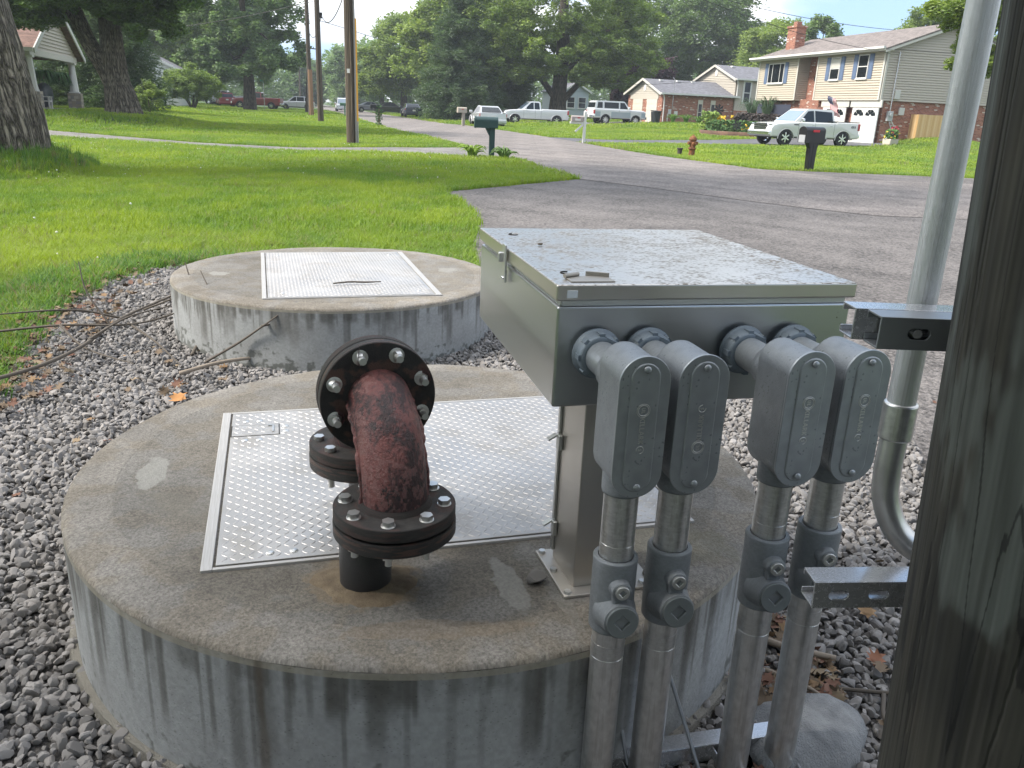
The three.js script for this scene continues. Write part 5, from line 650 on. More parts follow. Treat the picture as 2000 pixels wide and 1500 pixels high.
function car(name, label, cat, group, [x, y, z], turn, S) {
  const t = thing(name, label, cat, [x, y, z], turn, group), W = S.W / 2, sh = S.sh ?? 0.06;
  const bw = (yy) => W - sh * Math.max(0, (yy - S.belt + 0.28) / 0.28) - 0.05 * Math.max(0, (0.6 - yy) / 0.3), y1 = S.roofY, gw = (yy) => lerp(W - sh - 0.03, W - S.tumble, clamp((yy - S.belt) / (y1 - S.belt)));
  const body = part('body', toCreasedNormals(clean(ext(outline(S.top, S.arches, S.sill, S.xr, S.xf), S.W - 0.16, 0.08, 6, 3).translate(0, 0, -W + 0.08)), 0.6), S.paint, t);
  if (S.two) part('lower_body', S.two.map(r => bx(r[1] - r[0], r[3] - r[2], S.W + 0.012, (r[0] + r[1]) / 2, (r[2] + r[3]) / 2, 0)), S.lowPaint, body);
  part('underbody', bx(S.xf - S.xr - 0.5, 0.3, S.W - 0.35, (S.xf + S.xr) / 2, S.sill + 0.1, 0), M.liner, t);
  part('wheel_well', S.arches.map(([ax, r]) => bx(r * 1.9, 0.42, S.W - 0.24, ax, 0.6, 0)), M.liner, t);
  const cab = part('cab', toCreasedNormals(clean(vprism(S.green, gw)), 0.5), S.cabPaint || S.paint, t);
  part('windscreen', quadPanel(S.ws[0], S.ws[1], gw, 0.08, 0.92, 0.012), S.wsGlass || M.glassBlue, cab); part('rear_window', quadPanel(S.rw[0], S.rw[1], gw, S.rk?.[0] ?? 0.12, S.rk?.[1] ?? 0.88, 0.012), S.rwGlass || M.glass, cab);
  for (const s of [-1, 1]) { S.wins.forEach(w => part('side_window', sidePanel(w, gw, s, 0.012), M.glass, cab));
    for (const dx of S.seams) part('door_seam', bx(0.012, S.belt - S.sill - 0.12, 0.006, dx, (S.belt + S.sill) / 2 + 0.03, s * (W + 0.0005)), M.darkgap, body);
    for (const hx of S.handles) part('door_handle', rb(0.17, 0.035, 0.03, 0.01, hx, S.belt - 0.14, s * (W + 0.005), 0, 0, 0, 1), S.handleM || S.paint, body);
    part('mirror', rb(0.14, 0.19, 0.22, 0.05, S.mirror[0], S.mirror[1], s * (W + 0.1)), S.mirrorM || S.paint, cab);
    part('headlight', rb(0.22, S.hl[2], 0.34, 0.04, S.hl[0], S.hl[1], s * (W - 0.22)), M.chrome, body); part('taillight', rb(S.tl[2], S.tl[3], 0.2, 0.02, S.tl[0], S.tl[1], s * (W - 0.085)), M.redlens, body); }
  for (const [ax, r] of S.arches) for (const s of [-1, 1]) { wheel(t, ax, s * (W - 0.12), S.wr, S.rim || M.chrome, S.spokes || 6); const lip = []; for (let i = 0; i <= 10; i++) { const a = i / 10 * Math.PI; lip.push(V(ax + Math.cos(a) * (r + 0.015), 0.36 + Math.sin(a) * (r + 0.015), s * (W + 0.004))); } part('arch_lip', tubeThrough(lip, [0.022], 6, 16), S.lipM || S.paint, body); }
  part('front_bumper', rb(0.2, 0.26, S.W - 0.04, 0.06, S.xf + 0.03, S.bf, 0), S.bumpM || M.chrome, t); part('rear_bumper', rb(0.18, 0.22, S.W - 0.04, 0.05, S.xr - 0.03, S.br, 0), S.bumpM || M.chrome, t);
  const gr = part('grille', rb(0.06, S.gr[1], S.W * 0.55, 0.02, S.xf + S.gr[2], S.gr[0], 0), M.black, body); for (let i = 0; i < 3; i++) part('grille_bar', bx(0.03, 0.03, S.W * 0.54, S.xf + S.gr[2] + 0.03, S.gr[0] + (i - 1) * S.gr[1] * 0.3, 0), M.chrome, gr);
  part('licence_plate', bx(0.02, 0.15, 0.31, S.xr - (S.plate ?? 0.13), S.plateY ?? S.br + 0.02, 0), M.white, t);
  if (S.extra) S.extra(t, body, cab, W); return t;
}
const pickupSpec = (P, o = {}) => { const c0 = o.c0 ?? -0.72; return { W: 2.0, belt: 1.24, roofY: 1.93, tumble: 0.30, sh: 0.06, sill: 0.46, xr: -2.88, xf: 2.82, top: [[-2.9, 0.6], [-2.9, 1.30], [c0 - 0.06, 1.31], [c0 - 0.05, 1.26], [1.3, 1.24], [2.35, 1.16], [2.72, 1.06], [2.84, 0.86], [2.84, 0.56]], arches: [[1.86, 0.5], [-1.84, 0.5]], wr: 0.41, paint: P, green: [[c0, 1.22], [c0 + 0.07, 1.84], [c0 + 0.2, 1.92], [0.35, 1.93], [0.52, 1.88], [1.36, 1.22]], ws: [[0.52, 1.88], [1.36, 1.22]].reverse(), rw: [[c0 + 0.07, 1.84], [c0, 1.26]],
  wins: o.wins ?? [[[0.24, 1.27], [1.02, 1.27], [0.47, 1.80], [0.24, 1.83]], [[c0 + 0.14, 1.27], [0.16, 1.27], [0.16, 1.83], [c0 + 0.18, 1.80]]], seams: o.seams ?? [1.12, 0.2, c0 + 0.03], handles: o.handles ?? [0.34, c0 + 0.25], mirror: [0.98, 1.34], hl: [2.64, 0.98, 0.26], tl: [-2.83, 1.08, 0.16, 0.36], bf: 0.62, br: 0.62, gr: [0.95, 0.34, 0.0], ...o.more }; };
const pearl = paint(0.62, 0.615, 0.60), whiteP = paint(0.60, 0.61, 0.63), silver = new THREE.MeshPhysicalMaterial({ color: lin(0.55, 0.56, 0.57), metalness: 0.5, roughness: 0.4, clearcoat: 1 }), greyBlue = paint(0.30, 0.36, 0.40);
car('pickup_truck', 'pearl white crew cab pickup parked in front of the white garage doors', 'pickup', 'pickups parked along the street', [15.35, 0.06, -47.2], 3.49, pickupSpec(pearl, { c0: -1.28, wins: [[[0.10, 1.27], [1.02, 1.27], [0.47, 1.80], [0.10, 1.84]], [[-1.14, 1.27], [0.02, 1.27], [0.02, 1.84], [-1.10, 1.80]]], seams: [1.12, 0.06, -1.2], handles: [0.2, -0.98], more: { wr: 0.435, mirrorM: M.chrome, handleM: M.chrome, extra(t, body, cab, W) { for (const s of [-1, 1]) { const g = text('4X4', 0.13, 0.004); g.applyMatrix4(new THREE.Matrix4().makeShear(0, 0.0, 0, 0, 0, 0)); part('badge', s > 0 ? mv(g, -2.45, 1.08, W + 0.006) : mv(g, -2.45, 1.08, -W - 0.006, 0, Math.PI, 0), M.black, body); part('running_board', rb(1.9, 0.06, 0.16, 0.02, 0.2, 0.44, s * (W - 0.02)), M.galv, t); part('vent_badge', bx(0.3, 0.05, 0.01, 1.28, 1.10, s * (W + 0.006)), M.black, body); } part('bed_rail', [bx(2.1, 0.04, 0.08, -1.85, 1.33, W - 0.1), bx(2.1, 0.04, 0.08, -1.85, 1.33, -W + 0.1)], M.black, body); } } }));
car('pickup_truck', 'white extended cab pickup parked under the big maple', 'pickup', 'pickups parked along the street', [0.9, 0.12, -75.9], 3.34, pickupSpec(whiteP, { c0: -0.45, wins: [[[0.24, 1.27], [1.02, 1.27], [0.47, 1.80], [0.24, 1.83]], [[-0.3, 1.27], [0.16, 1.27], [0.16, 1.83], [-0.26, 1.80]]], seams: [1.12, 0.1, -0.42], handles: [0.24] }));
car('sport_utility', 'old two-tone white and grey two-door wagon parked by the brick garage', 'suv', undefined, [7.75, 0.45, -72.9], 0.28, { W: 1.98, belt: 1.22, roofY: 1.86, tumble: 0.16, sh: 0.03, sill: 0.5, xr: -2.3, xf: 2.3, top: [[-2.32, 0.62], [-2.33, 1.22], [-0.2, 1.22], [0.86, 1.22], [2.1, 1.16], [2.3, 1.08], [2.33, 0.66]], arches: [[1.42, 0.46], [-1.28, 0.46]], wr: 0.38, paint: whiteP, lowPaint: greyBlue, two: [[-0.8, 0.92, 0.56, 1.0], [-2.2, -1.76, 0.62, 1.0], [1.9, 2.24, 0.64, 1.0]], green: [[-2.26, 1.2], [-2.14, 1.76], [-2.0, 1.85], [0.25, 1.86], [0.4, 1.82], [0.92, 1.2]], ws: [[0.92, 1.22], [0.4, 1.82]], rw: [[-2.14, 1.76], [-2.26, 1.24]], wins: [[[-0.02, 1.26], [0.7, 1.26], [0.36, 1.74], [-0.02, 1.75]], [[-1.42, 1.28], [-0.14, 1.28], [-0.14, 1.74], [-1.42, 1.74]], [[-2.06, 1.28], [-1.58, 1.28], [-1.58, 1.74], [-1.98, 1.74]]], seams: [0.86, -0.1], handles: [0.05], mirror: [0.7, 1.32], hl: [2.22, 0.95, 0.2], tl: [-2.28, 0.96, 0.12, 0.3], bf: 0.6, br: 0.6, gr: [0.95, 0.28, 0.02], rim: M.white, spokes: 8 });
const sedanSpec = (P, o = {}) => ({ W: 1.84, belt: 0.96, roofY: 1.46, tumble: 0.32, sh: 0.09, sill: 0.3, xr: -2.35, xf: 2.35, top: [[-2.36, 0.5], [-2.34, 0.98], [-1.75, 1.04], [-1.2, 1.02], [1.0, 0.96], [1.9, 0.84], [2.3, 0.7], [2.36, 0.45]], arches: [[1.42, 0.40], [-1.4, 0.40]], wr: 0.335, paint: P, green: [[-1.75, 1.0], [-0.95, 1.40], [-0.55, 1.46], [0.1, 1.46], [0.35, 1.42], [1.15, 0.94]], ws: [[1.15, 0.96], [0.35, 1.42]], rw: [[-0.95, 1.40], [-1.75, 1.02]], wins: [[[0.0, 1.0], [0.86, 0.99], [0.28, 1.37], [0.0, 1.40]], [[-1.2, 1.02], [-0.08, 1.0], [-0.08, 1.40], [-0.55, 1.39]]], seams: [0.95, -0.04, -1.05], handles: [0.1, -0.9], mirror: [0.82, 1.04], hl: [2.1, 0.72, 0.16], tl: [-2.25, 0.86, 0.16, 0.2], bf: 0.42, br: 0.48, bumpM: P, gr: [0.62, 0.14, 0.0], plateY: 0.74, plate: 0.08, ...o });
const roadTurn = Math.atan2(0.962, -0.27);   // heading away along the road
car('parked_sedan', 'silver sedan parked at the kerb in front of the white pickup', 'car', 'cars on the street', [-2.55, 0.02, -60.2], roadTurn - 0.05, sedanSpec(silver));
car('dark_sedan', 'dark blue sedan on the street beside the pine', 'car', 'cars on the street', [-12.2, 0.02, -93.5], roadTurn - 0.02, sedanSpec(paint(0.02, 0.024, 0.045)));
const suvSpec = (P, o = {}) => ({ ...sedanSpec(P), W: 1.88, belt: 1.05, roofY: 1.68, tumble: 0.26, xr: -2.25, xf: 2.25, top: [[-2.26, 0.5], [-2.26, 1.05], [-1.0, 1.06], [1.05, 1.04], [1.85, 0.96], [2.2, 0.8], [2.26, 0.5]], green: [[-2.2, 1.02], [-1.95, 1.58], [-1.6, 1.66], [0.1, 1.68], [0.35, 1.63], [1.2, 1.02]], ws: [[1.2, 1.04], [0.35, 1.63]], rw: [[-1.95, 1.58], [-2.2, 1.06]], wins: [[[0.0, 1.08], [0.9, 1.07], [0.3, 1.57], [0.0, 1.60]], [[-1.0, 1.08], [-0.08, 1.08], [-0.08, 1.60], [-1.0, 1.58]], [[-1.85, 1.1], [-1.1, 1.08], [-1.1, 1.57], [-1.75, 1.5]]], hl: [2.05, 0.82, 0.18], tl: [-2.18, 1.0, 0.12, 0.3], mirror: [0.86, 1.14], plateY: 0.85, ...o });
car('white_van', 'white van coming along the street towards the intersection', 'van', 'cars on the street', [-26.6, 0.02, -126.5], roadTurn + Math.PI, suvSpec(whiteP, { W: 1.9, roofY: 1.85, green: [[-2.2, 1.02], [-2.1, 1.76], [-1.8, 1.85], [0.3, 1.85], [0.6, 1.78], [1.5, 1.02]], ws: [[1.5, 1.04], [0.6, 1.78]], rw: [[-2.1, 1.76], [-2.2, 1.06]] }));
car('pickup_truck', 'tan pickup following the white van along the street', 'pickup', 'pickups parked along the street', [-29.5, 0.02, -143], roadTurn + Math.PI, pickupSpec(paint(0.22, 0.19, 0.14)));
car('grey_crossover', 'pale grey crossover parked behind the bare utility poles', 'car', 'cars on the street', [-30.4, 0.1, -115.6], 3.3, suvSpec(silver));
car('pickup_truck', 'red pickup parked under the big tree by the street sign', 'pickup', 'pickups parked along the street', [-32.3, 0.1, -104.6], 3.2, pickupSpec(paint(0.19, 0.018, 0.022)));
car('red_crossover', 'dark red crossover with a pale blue windscreen beside the red pickup', 'car', 'cars on the street', [-37.2, 0.15, -107.5], 2.0, suvSpec(paint(0.24, 0.02, 0.025)));
car('pickup_truck', 'white pickup parked at the edge of the round shrub', 'pickup', 'pickups parked along the street', [-41.0, 0.2, -118], 3.3, pickupSpec(whiteP));
car('black_sedan', 'black sedan parked in the shade under the street trees', 'car', 'cars on the street', [-18.4, 0.05, -119], 0.3, sedanSpec(paint(0.012, 0.012, 0.014)));
car('grey_sedan', 'grey sedan parked in the shade behind the dark blue sedan', 'car', 'cars on the street', [-22.0, 0.05, -124], 0.3, sedanSpec(paint(0.2, 0.21, 0.22)));
car('pale_sedan', 'pale sedan half hidden by the foot of the pine', 'car', 'cars on the street', [-7.6, 0.05, -94], 0.25, sedanSpec(paint(0.45, 0.47, 0.5)));
// ---------- utility poles and wires ----------
function utilPole(x, z, h, r, label, lean, extra) {
  const t = thing('utility_pole', label, 'pole', [x, 0, z], 0, 'utility poles along the street'); t.rotation.z = lean;
  part('pole', cy(r, r * 0.72, h, 14, 0, h / 2, 0), M.farPole, t);
  part('crossarm', rb(2.2, 0.11, 0.09, 0.01, 0, h - 0.7, 0.14, 0, 0.2, 0, 1), M.farPole, t); for (const dx of [-1, -0.5, 0.5, 1]) part('insulator', cy(0.045, 0.03, 0.14, 8, dx, h - 0.58, 0.14 - dx * 0.2), M.black, t);
  if (extra) extra(t); return t;
}
const p3 = utilPole(-5.32, -26.6, 10.5, 0.165, 'utility pole with an orange-yellow cable guard', 0.006, t => {
  part('cable_guard', [rb(0.075, 3.05, 0.05, 0.02, 0.2, 2.15, 0.09, 0, 0.6, 0)], mat(0.75, 0.36, 0.03, 0.5), t); part('riser_pipe', tubeThrough([[0.16, 0.0, 0.14], [0.17, 4.0, 0.12], [0.14, 8, 0.1]], [0.03], 8, 8), mat(0.3, 0.28, 0.26, 0.7), t); part('riser_pipe', tubeThrough([[0.07, 0.0, 0.19], [0.07, 5.0, 0.17]], [0.035], 8, 6), M.farPole, t); part('riser_stub', tubeThrough([[0.21, 0.0, 0.1], [0.21, 0.75, 0.1]], [0.028], 8, 4), mat(0.35, 0.33, 0.3, 0.7), t);
  for (const y of [2.2, 4.6]) part('tag', bx(0.09, 0.12, 0.01, -0.02, y, 0.17), M.white, t); part('cable_box', rb(0.12, 0.3, 0.12, 0.02, 0.22, 5.2, 0.02), M.black, t); });
const p2 = utilPole(-12.95, -54.9, 11.2, 0.19, 'utility pole behind the one with the cable guard, a black splice on its side', 0.004, t => part('splice_case', [rb(0.14, 0.34, 0.14, 0.04, 0.24, 6.3, 0)], M.black, t));
const p1 = utilPole(-18.35, -74.2, 11.8, 0.2, 'utility pole with two tones of wood by the parked crossover', 0.006, t => part('new_sleeve', cy(0.215, 0.21, 3.8, 14, 0.05, 1.9, 0), mat(0.26, 0.15, 0.085, 0.9), t));
utilPole(-23.2, -92, 7.2, 0.17, 'shorter leaning utility pole in front of the far trees', -0.07);
utilPole(-44, -170, 9, 0.2, 'small utility pole standing alone down the street', 0);
function wire(a, b, sag, r, label) { const m = V(...a).lerp(V(...b), 0.5); m.y -= sag; single('overhead_wire', tubeThrough([a, [lerp(a[0], m.x, 0.5), lerp(a[1], b[1], 0.25) - sag * 0.75, lerp(a[2], m.z, 0.5)], [m.x, m.y, m.z], [lerp(m.x, b[0], 0.5), lerp(a[1], b[1], 0.75) - sag * 0.75, lerp(m.z, b[2], 0.5)], b], [r], 5, 30), M.black, label, 'wire', 'overhead wires'); }
wire([-5.3, 9.9, -26.7], [-12.9, 10.6, -55], 0.5, 0.012, 'wire strung between the guard pole and the next pole'); wire([-12.9, 10.6, -55], [-18.4, 11.1, -74.2], 0.4, 0.014, 'wire strung between the splice pole and the two-tone pole');
wire([-5.2, 5.2, -26.7], [-12.75, 6.3, -55], 0.9, 0.02, 'sagging telephone cable from the guard pole to the splice pole'); wire([-12.75, 6.3, -55], [-18.2, 6.6, -74.2], 0.7, 0.024, 'sagging telephone cable from the splice pole to the two-tone pole'); wire([-18.2, 6.6, -74.2], [-44, 7.4, -170], 1.2, 0.03, 'telephone cable running on from the two-tone pole down the street');
wire([-12.75, 7.2, -55], [-34, 5.0, -62], 0.6, 0.016, 'service wire crossing the lawn to the white house');
wire([-5.2, 9.2, -26.7], [11.4, 4.6, -76], 0.8, 0.014, 'service wire down to the mast of the brick garage'); wire([-12.8, 6.0, -55.0], [16.6, 4.45, -75.4], 1.6, 0.016, 'low service cable passing in front of the big maple');
wire([-5.2, 8.8, -26.7], [20.6, 5.2, -50.3], 1.0, 0.013, 'service wire to the mast of the cream sided house'); wire([6.5, 7.6, -45], [34, 8.2, -66], 0.8, 0.016, 'cable crossing the sky above the brown roof');
// ---------- mailboxes ----------
const domeBox = (w, h, l) => { const s = new THREE.Shape(); s.moveTo(-w / 2, 0); s.lineTo(w / 2, 0); s.lineTo(w / 2, h - w / 2 * 0.7); s.absellipse(0, h - w / 2 * 0.7, w / 2, w / 2 * 0.7, 0, Math.PI, false); s.closePath(); return ext(s, l, 0.008, 12, 2); };
{ const m = mat(0.022, 0.055, 0.055, 0.5), t = thing('green_mailbox', 'dark green plastic mailbox and post standing on the lawn corner', 'mailbox', [-0.78, 0, -21.7], -1.45); part('post', rb(0.135, 1.0, 0.14, 0.015, 0, 0.46, 0), m, t); part('brace', ext([[0, 0], [0.12, 0.22], [0, 0.22]], 0.09, 0.006, 3, 1).rotateY(-Math.PI / 2).translate(0.045, 0.63, 0.07), m, t); const b = part('box', domeBox(0.26, 0.27, 0.55).translate(0, 0.83, -0.13), m, t); part('door', domeBox(0.275, 0.285, 0.025).translate(0, 0.825, 0.425), m, b); part('flag', bx(0.01, 0.05, 0.14, 0.142, 0.98, 0.15), m, b); }
{ const m = mat(0.008, 0.008, 0.009, 0.38), t = thing('black_mailbox', 'black plastic mailbox on a curved post at the lawn edge, with a red flag', 'mailbox', [8.07, 0, -23.9], -1.15); part('post', ext([[-0.11, 0], [0.10, 0], [0.13, 0.62], [0.24, 0.80], [-0.17, 0.80], [-0.13, 0.6]], 0.12, 0.02, 6, 2).rotateY(-Math.PI / 2).translate(0.06, 0, 0), m, t); part('post_groove', bx(0.02, 0.7, 0.015, 0.075, 0.36, 0.02), M.darkgap, t); const b = part('box', domeBox(0.30, 0.42, 0.64).translate(0, 0.77, -0.28), m, t); part('door', domeBox(0.315, 0.43, 0.02).translate(0, 0.765, 0.37), m, b); part('flag', rb(0.012, 0.06, 0.22, 0.004, 0.166, 1.08, 0.06), mat(0.5, 0.02, 0.03, 0.5), b); part('newspaper_slot', [bx(0.24, 0.2, 0.02, 0, 0.87, 0.395)], mat(0.35, 0.36, 0.37, 0.4), b); }
{ const w = M.white, t = thing('white_post_mailbox', 'grey mailbox bracketed on a white wooden post by the dark driveway', 'mailbox', [2.62, 0, -36.8], -1.35); part('post', rb(0.11, 1.32, 0.11, 0.01, 0, 0.66, 0), w, t); part('post_cap', cy(0.09, 0.02, 0.08, 4, 0, 1.36, 0, 0, 0.78), w, t); part('arm', rb(0.09, 0.09, 0.75, 0.01, 0, 0.88, 0.28), w, t); part('brace', bx(0.07, 0.07, 0.55, 0, 0.7, 0.2, 0.75), w, t); const b = part('box', domeBox(0.2, 0.24, 0.5).translate(0, 0.93, 0.1), mat(0.33, 0.28, 0.27, 0.5), t); part('flag', bx(0.01, 0.05, 0.12, 0.11, 1.08, 0.3), mat(0.4, 0.03, 0.03, 0.5), b); part('number_plate', bx(0.01, 0.09, 0.24, 0.105, 1.01, 0.34), M.white, b); }
{ const t = thing('stone_mailbox', 'tan mailbox on a weathered post beside the silver sedan', 'mailbox', [-4.1, 0, -58.6], -1.2); part('post', rb(0.2, 1.0, 0.2, 0.03, 0, 0.5, 0), mat(0.3, 0.27, 0.23, 0.95), t); const b = part('box', domeBox(0.32, 0.36, 0.62).translate(0, 0.95, -0.2), mat(0.36, 0.32, 0.26, 0.8), t); part('flag', bx(0.01, 0.05, 0.14, 0.17, 1.18, 0.1), mat(0.4, 0.03, 0.03, 0.5), b); }
{ const t = thing('vine_mailbox', 'black mailbox on a post overgrown with vines at the driveway', 'mailbox', [-8.5, 0, -50.6], -1.2); part('post', rb(0.1, 1.1, 0.1, 0.01, 0, 0.55, 0), mat(0.25, 0.19, 0.13, 0.9), t); part('box', domeBox(0.2, 0.24, 0.5).translate(0, 1.02, 0.0), M.black, t); globalThis.__fl('vines', 260, [0.05, 0.12, 0.03], 0.05, 1.25, 0.06, 0.2, 71, t); }
{ const t = thing('small_green_mailbox', 'small green mailbox on a thin post beyond the utility poles', 'mailbox', [-16.3, 0, -78.5], -1.2); part('post', rb(0.1, 1.0, 0.1, 0.01, 0, 0.5, 0), mat(0.03, 0.12, 0.05, 0.7), t); part('box', domeBox(0.22, 0.26, 0.52).translate(0, 0.98, -0.1), mat(0.03, 0.1, 0.05, 0.6), t); }
// ---------- hydrant, stub, street sign, bin ----------
{ const rusty = new THREE.MeshStandardMaterial({ map: rep(tex(128, 128, (u, v) => mix([0.22, 0.085, 0.025], [0.11, 0.045, 0.02], sst(0.4, 0.65, fbm(u * 5, v * 5, 4, 81, 5)))), 2), roughness: 0.8 }), t = thing('fire_hydrant', 'rust orange fire hydrant on the lawn across the street', 'hydrant', [5.8, 0, -29.2], 0.3);
  part('barrel', lathe([[0, 0], [0.13, 0], [0.13, 0.03], [0.105, 0.04], [0.1, 0.26], [0.14, 0.27], [0.14, 0.31], [0.1, 0.32], [0.098, 0.54], [0.125, 0.55], [0.125, 0.58]], 20), rusty, t); part('bonnet', lathe([[0.135, 0.58], [0.135, 0.60], [0.105, 0.66], [0.06, 0.70], [0.03, 0.715], [0.03, 0.745], [0, 0.75]], 18), rusty, t); for (const s of [-1, 1]) part('nozzle', cy(0.052, 0.052, 0.1, 12, s * 0.13, 0.47, 0, 0, 0, Math.PI / 2), rusty, t); part('pumper_nozzle', [cy(0.07, 0.07, 0.1, 14, 0, 0.45, 0.13, Math.PI / 2), cy(0.02, 0.02, 0.05, 6, 0, 0.45, 0.2, Math.PI / 2)], rusty, t);
  single('valve_stub', [cy(0.075, 0.085, 0.3, 14, 5.46, 0.1, -29.6), cy(0.105, 0.105, 0.04, 14, 5.46, 0.26, -29.6)], mat(0.06, 0.05, 0.045, 0.9), 'short dark pipe stub with a cap in the lawn by the hydrant', 'pipe stub'); }
{ const t = thing('street_sign', 'green street name sign on a post under the big tree', 'sign', [-29.0, 0.0, -96.4], 0.2), gm = mat(0.03, 0.24, 0.13, 0.5); part('post', cy(0.035, 0.035, 3.1, 8, 0, 1.55, 0), M.galv, t); part('sign_blade', rb(0.72, 0.2, 0.012, 0.004, 0, 3.2, 0), gm, t); part('sign_blade', rb(0.012, 0.2, 0.72, 0.004, 0, 3.0, 0), gm, t); }
{ const t = thing('wheelie_bin', 'dark wheeled trash bin standing by the brick garage', 'bin', [10.9, 0.62, -71.4], 0.4), m = mat(0.02, 0.026, 0.03, 0.5); part('bin_body', new THREE.CylinderGeometry(0.44, 0.34, 0.95, 4).rotateY(Math.PI / 4).translate(0, 0.52, 0), m, t); part('bin_lid', rb(0.68, 0.08, 0.72, 0.03, 0, 1.04, 0.02, 0.08), m, t); for (const s of [-1, 1]) part('bin_wheel', cy(0.12, 0.12, 0.05, 12, s * 0.26, 0.12, -0.27, 0, 0, Math.PI / 2), M.rubber, t); }
// ---------- garden beds in front of the houses ----------
function clump(name, label, cat, x, z, n, h, spread, col, seed, group, y) {   // fountain of strap leaves
  const R = rng(seed), l = []; for (let i = 0; i < n; i++) { const a = R() * 6.3, k = 0.35 + R() * 0.65, r = spread * k, hh = h * (0.65 + R() * 0.45), s = R() * 0.1; l.push(tubeThrough([[Math.cos(a) * s, 0, Math.sin(a) * s], [Math.cos(a) * r * 0.4, hh * 0.75, Math.sin(a) * r * 0.4], [Math.cos(a) * r * 0.8, hh * (1 - 0.15 * k), Math.sin(a) * r * 0.8], [Math.cos(a) * r, hh * (1 - 0.4 * k), Math.sin(a) * r]], [0.022, 0.026, 0.018, 0.004], 3, 6, false)); }
  const t = thing(name, label, cat, [x, y ?? T(x, z), z], 0, group); const m = part('leaves', l, mat(...col, 0.8), t); m.userData = { kind: 'stuff' }; return t; }
for (const [x, z, n, h, s, l, k] of [[12.6, -73.0, 60, 0.8, 0.7, 'yellow-green strap-leaved clump by the brick wall, under the first narrow window', 0], [13.7, -72.9, 60, 0.8, 0.8, 'yellow-green strap-leaved clump between the two narrow windows', 1], [14.8, -72.9, 55, 0.7, 0.75, 'yellow-green strap-leaved clump past the second narrow window', 2]]) clump('daylily', l, 'plant', x, z, n, h, s, [0.13, 0.26, 0.03], 720 + k, 'clumps along the brick wall');
clump('yucca', 'tall spiky yucca beside the grey sided wall', 'plant', 17.6, -67.2, 90, 2.1, 1.2, [0.07, 0.13, 0.06], 731, 'yuccas by the house corner', 0.9); clump('yucca', 'spiky yucca beside the brick entry', 'plant', 17.2, -61.4, 80, 2.2, 1.1, [0.08, 0.14, 0.06], 732, 'yuccas by the house corner', 0.9);
{ const t = thing('garden_bed', 'raised flower bed behind a curved brown block wall, in front of the parked pickup', 'garden bed', [14.2, 0, -58.5]); const wall = [mat(0.16, 0.09, 0.065, 0.95), mat(0.21, 0.12, 0.085, 0.95), mat(0.13, 0.08, 0.06, 0.95)], R = rng(74), bg = rb(0.42, 0.17, 0.26, 0.02, 0, 0, 0, 0, 0, 0, 1);
  for (let c = 0; c < 3; c++) for (let i = 0; i < 22; i++) { const a = 0.9 + (i + (c % 2) * 0.5) / 22 * 2.5, m = part('block', bg, wall[Math.floor(R() * 3)], t); m.position.set(Math.cos(a) * 2.6 * 1.1 + 0.6, 0.1 + c * 0.175, Math.sin(a) * 3.2 - 1.0 + 2.2); m.rotation.y = -a + Math.PI / 2; }
  part('soil', new THREE.CylinderGeometry(2.7, 2.8, 0.5, 24).translate(0.8, 0.22, 0.9), mat(0.06, 0.045, 0.03, 1), t);
  const fl = globalThis.__fl; const g = (nm, n, c, y0, y1, s, r, seed, x, z) => { const m = fl(nm, n, c, y0, y1, s, r, seed, t); m.position.set(x, 0, z); }; g('shrub_leaves', 900, [0.045, 0.035, 0.03], 0.5, 1.7, 0.14, 1.5, 75, 1.6, 0); g('leaves', 700, [0.06, 0.13, 0.03], 0.45, 1.2, 0.12, 1.7, 76, -0.4, 1.6); g('yellow_flowers', 55, [0.6, 0.4, 0.03], 0.8, 1.5, 0.12, 0.9, 77, -0.9, 0.6); g('yellow_flowers', 30, [0.6, 0.4, 0.03], 0.6, 1.0, 0.1, 0.9, 78, 0.3, 2.3); g('tall_leaves', 260, [0.16, 0.24, 0.04], 0.4, 1.7, 0.13, 0.6, 79, -1.6, 0.2); }
{ const wf = (x, y, z, r, l) => { const t = thing('garden_pinwheel', l, 'pinwheel', [x, y - r - 0.6, z], 0.1, 'black pinwheels in the flower bed'); part('stem', tubeThrough([[0, 0, 0], [0, r + 0.6, 0]], [0.015], 5, 2), M.black, t); for (let i = 0; i < 8; i++) part('blade', ext([[0, 0], [r * 0.3, r * 0.7], [0, r], [-r * 0.12, r * 0.6]], 0.015).applyMatrix4(new THREE.Matrix4().makeRotationZ(i / 8 * 6.283)).translate(0, r + 0.6, 0.03), M.black, t); }; wf(13.35, 1.85, -59.6, 0.42, 'black garden pinwheel standing high over the flower bed'); wf(13.7, 0.95, -55.3, 0.34, 'black and white garden pinwheel low by the block wall'); }
{ const g = () => lathe([[0, 0], [0.2, 0], [0.22, 0.1], [0.15, 0.38], [0.13, 0.42], [0.13, 0.5], [0.09, 0.6], [0, 0.68]], 12); for (const [x, z] of [[14.35, -66.6], [14.9, -66.6]]) { const m = single('garden_gnome', g(), M.white, 'one of a pair of white garden figurines on the lawn by the daylilies', 'figurine', 'white garden figurines'); m.position.set(x, T(x, z), z); } }
{ const t = thing('banner', 'dark banner with white lettering fixed to the brick under the first upper window', 'banner', [17.0, 0.08, -64.0], -1.318); part('cloth', bx(4.4, 0.75, 0.03, 2.7, 1.95, 0.07), mat(0.03, 0.035, 0.06, 0.8), t); }
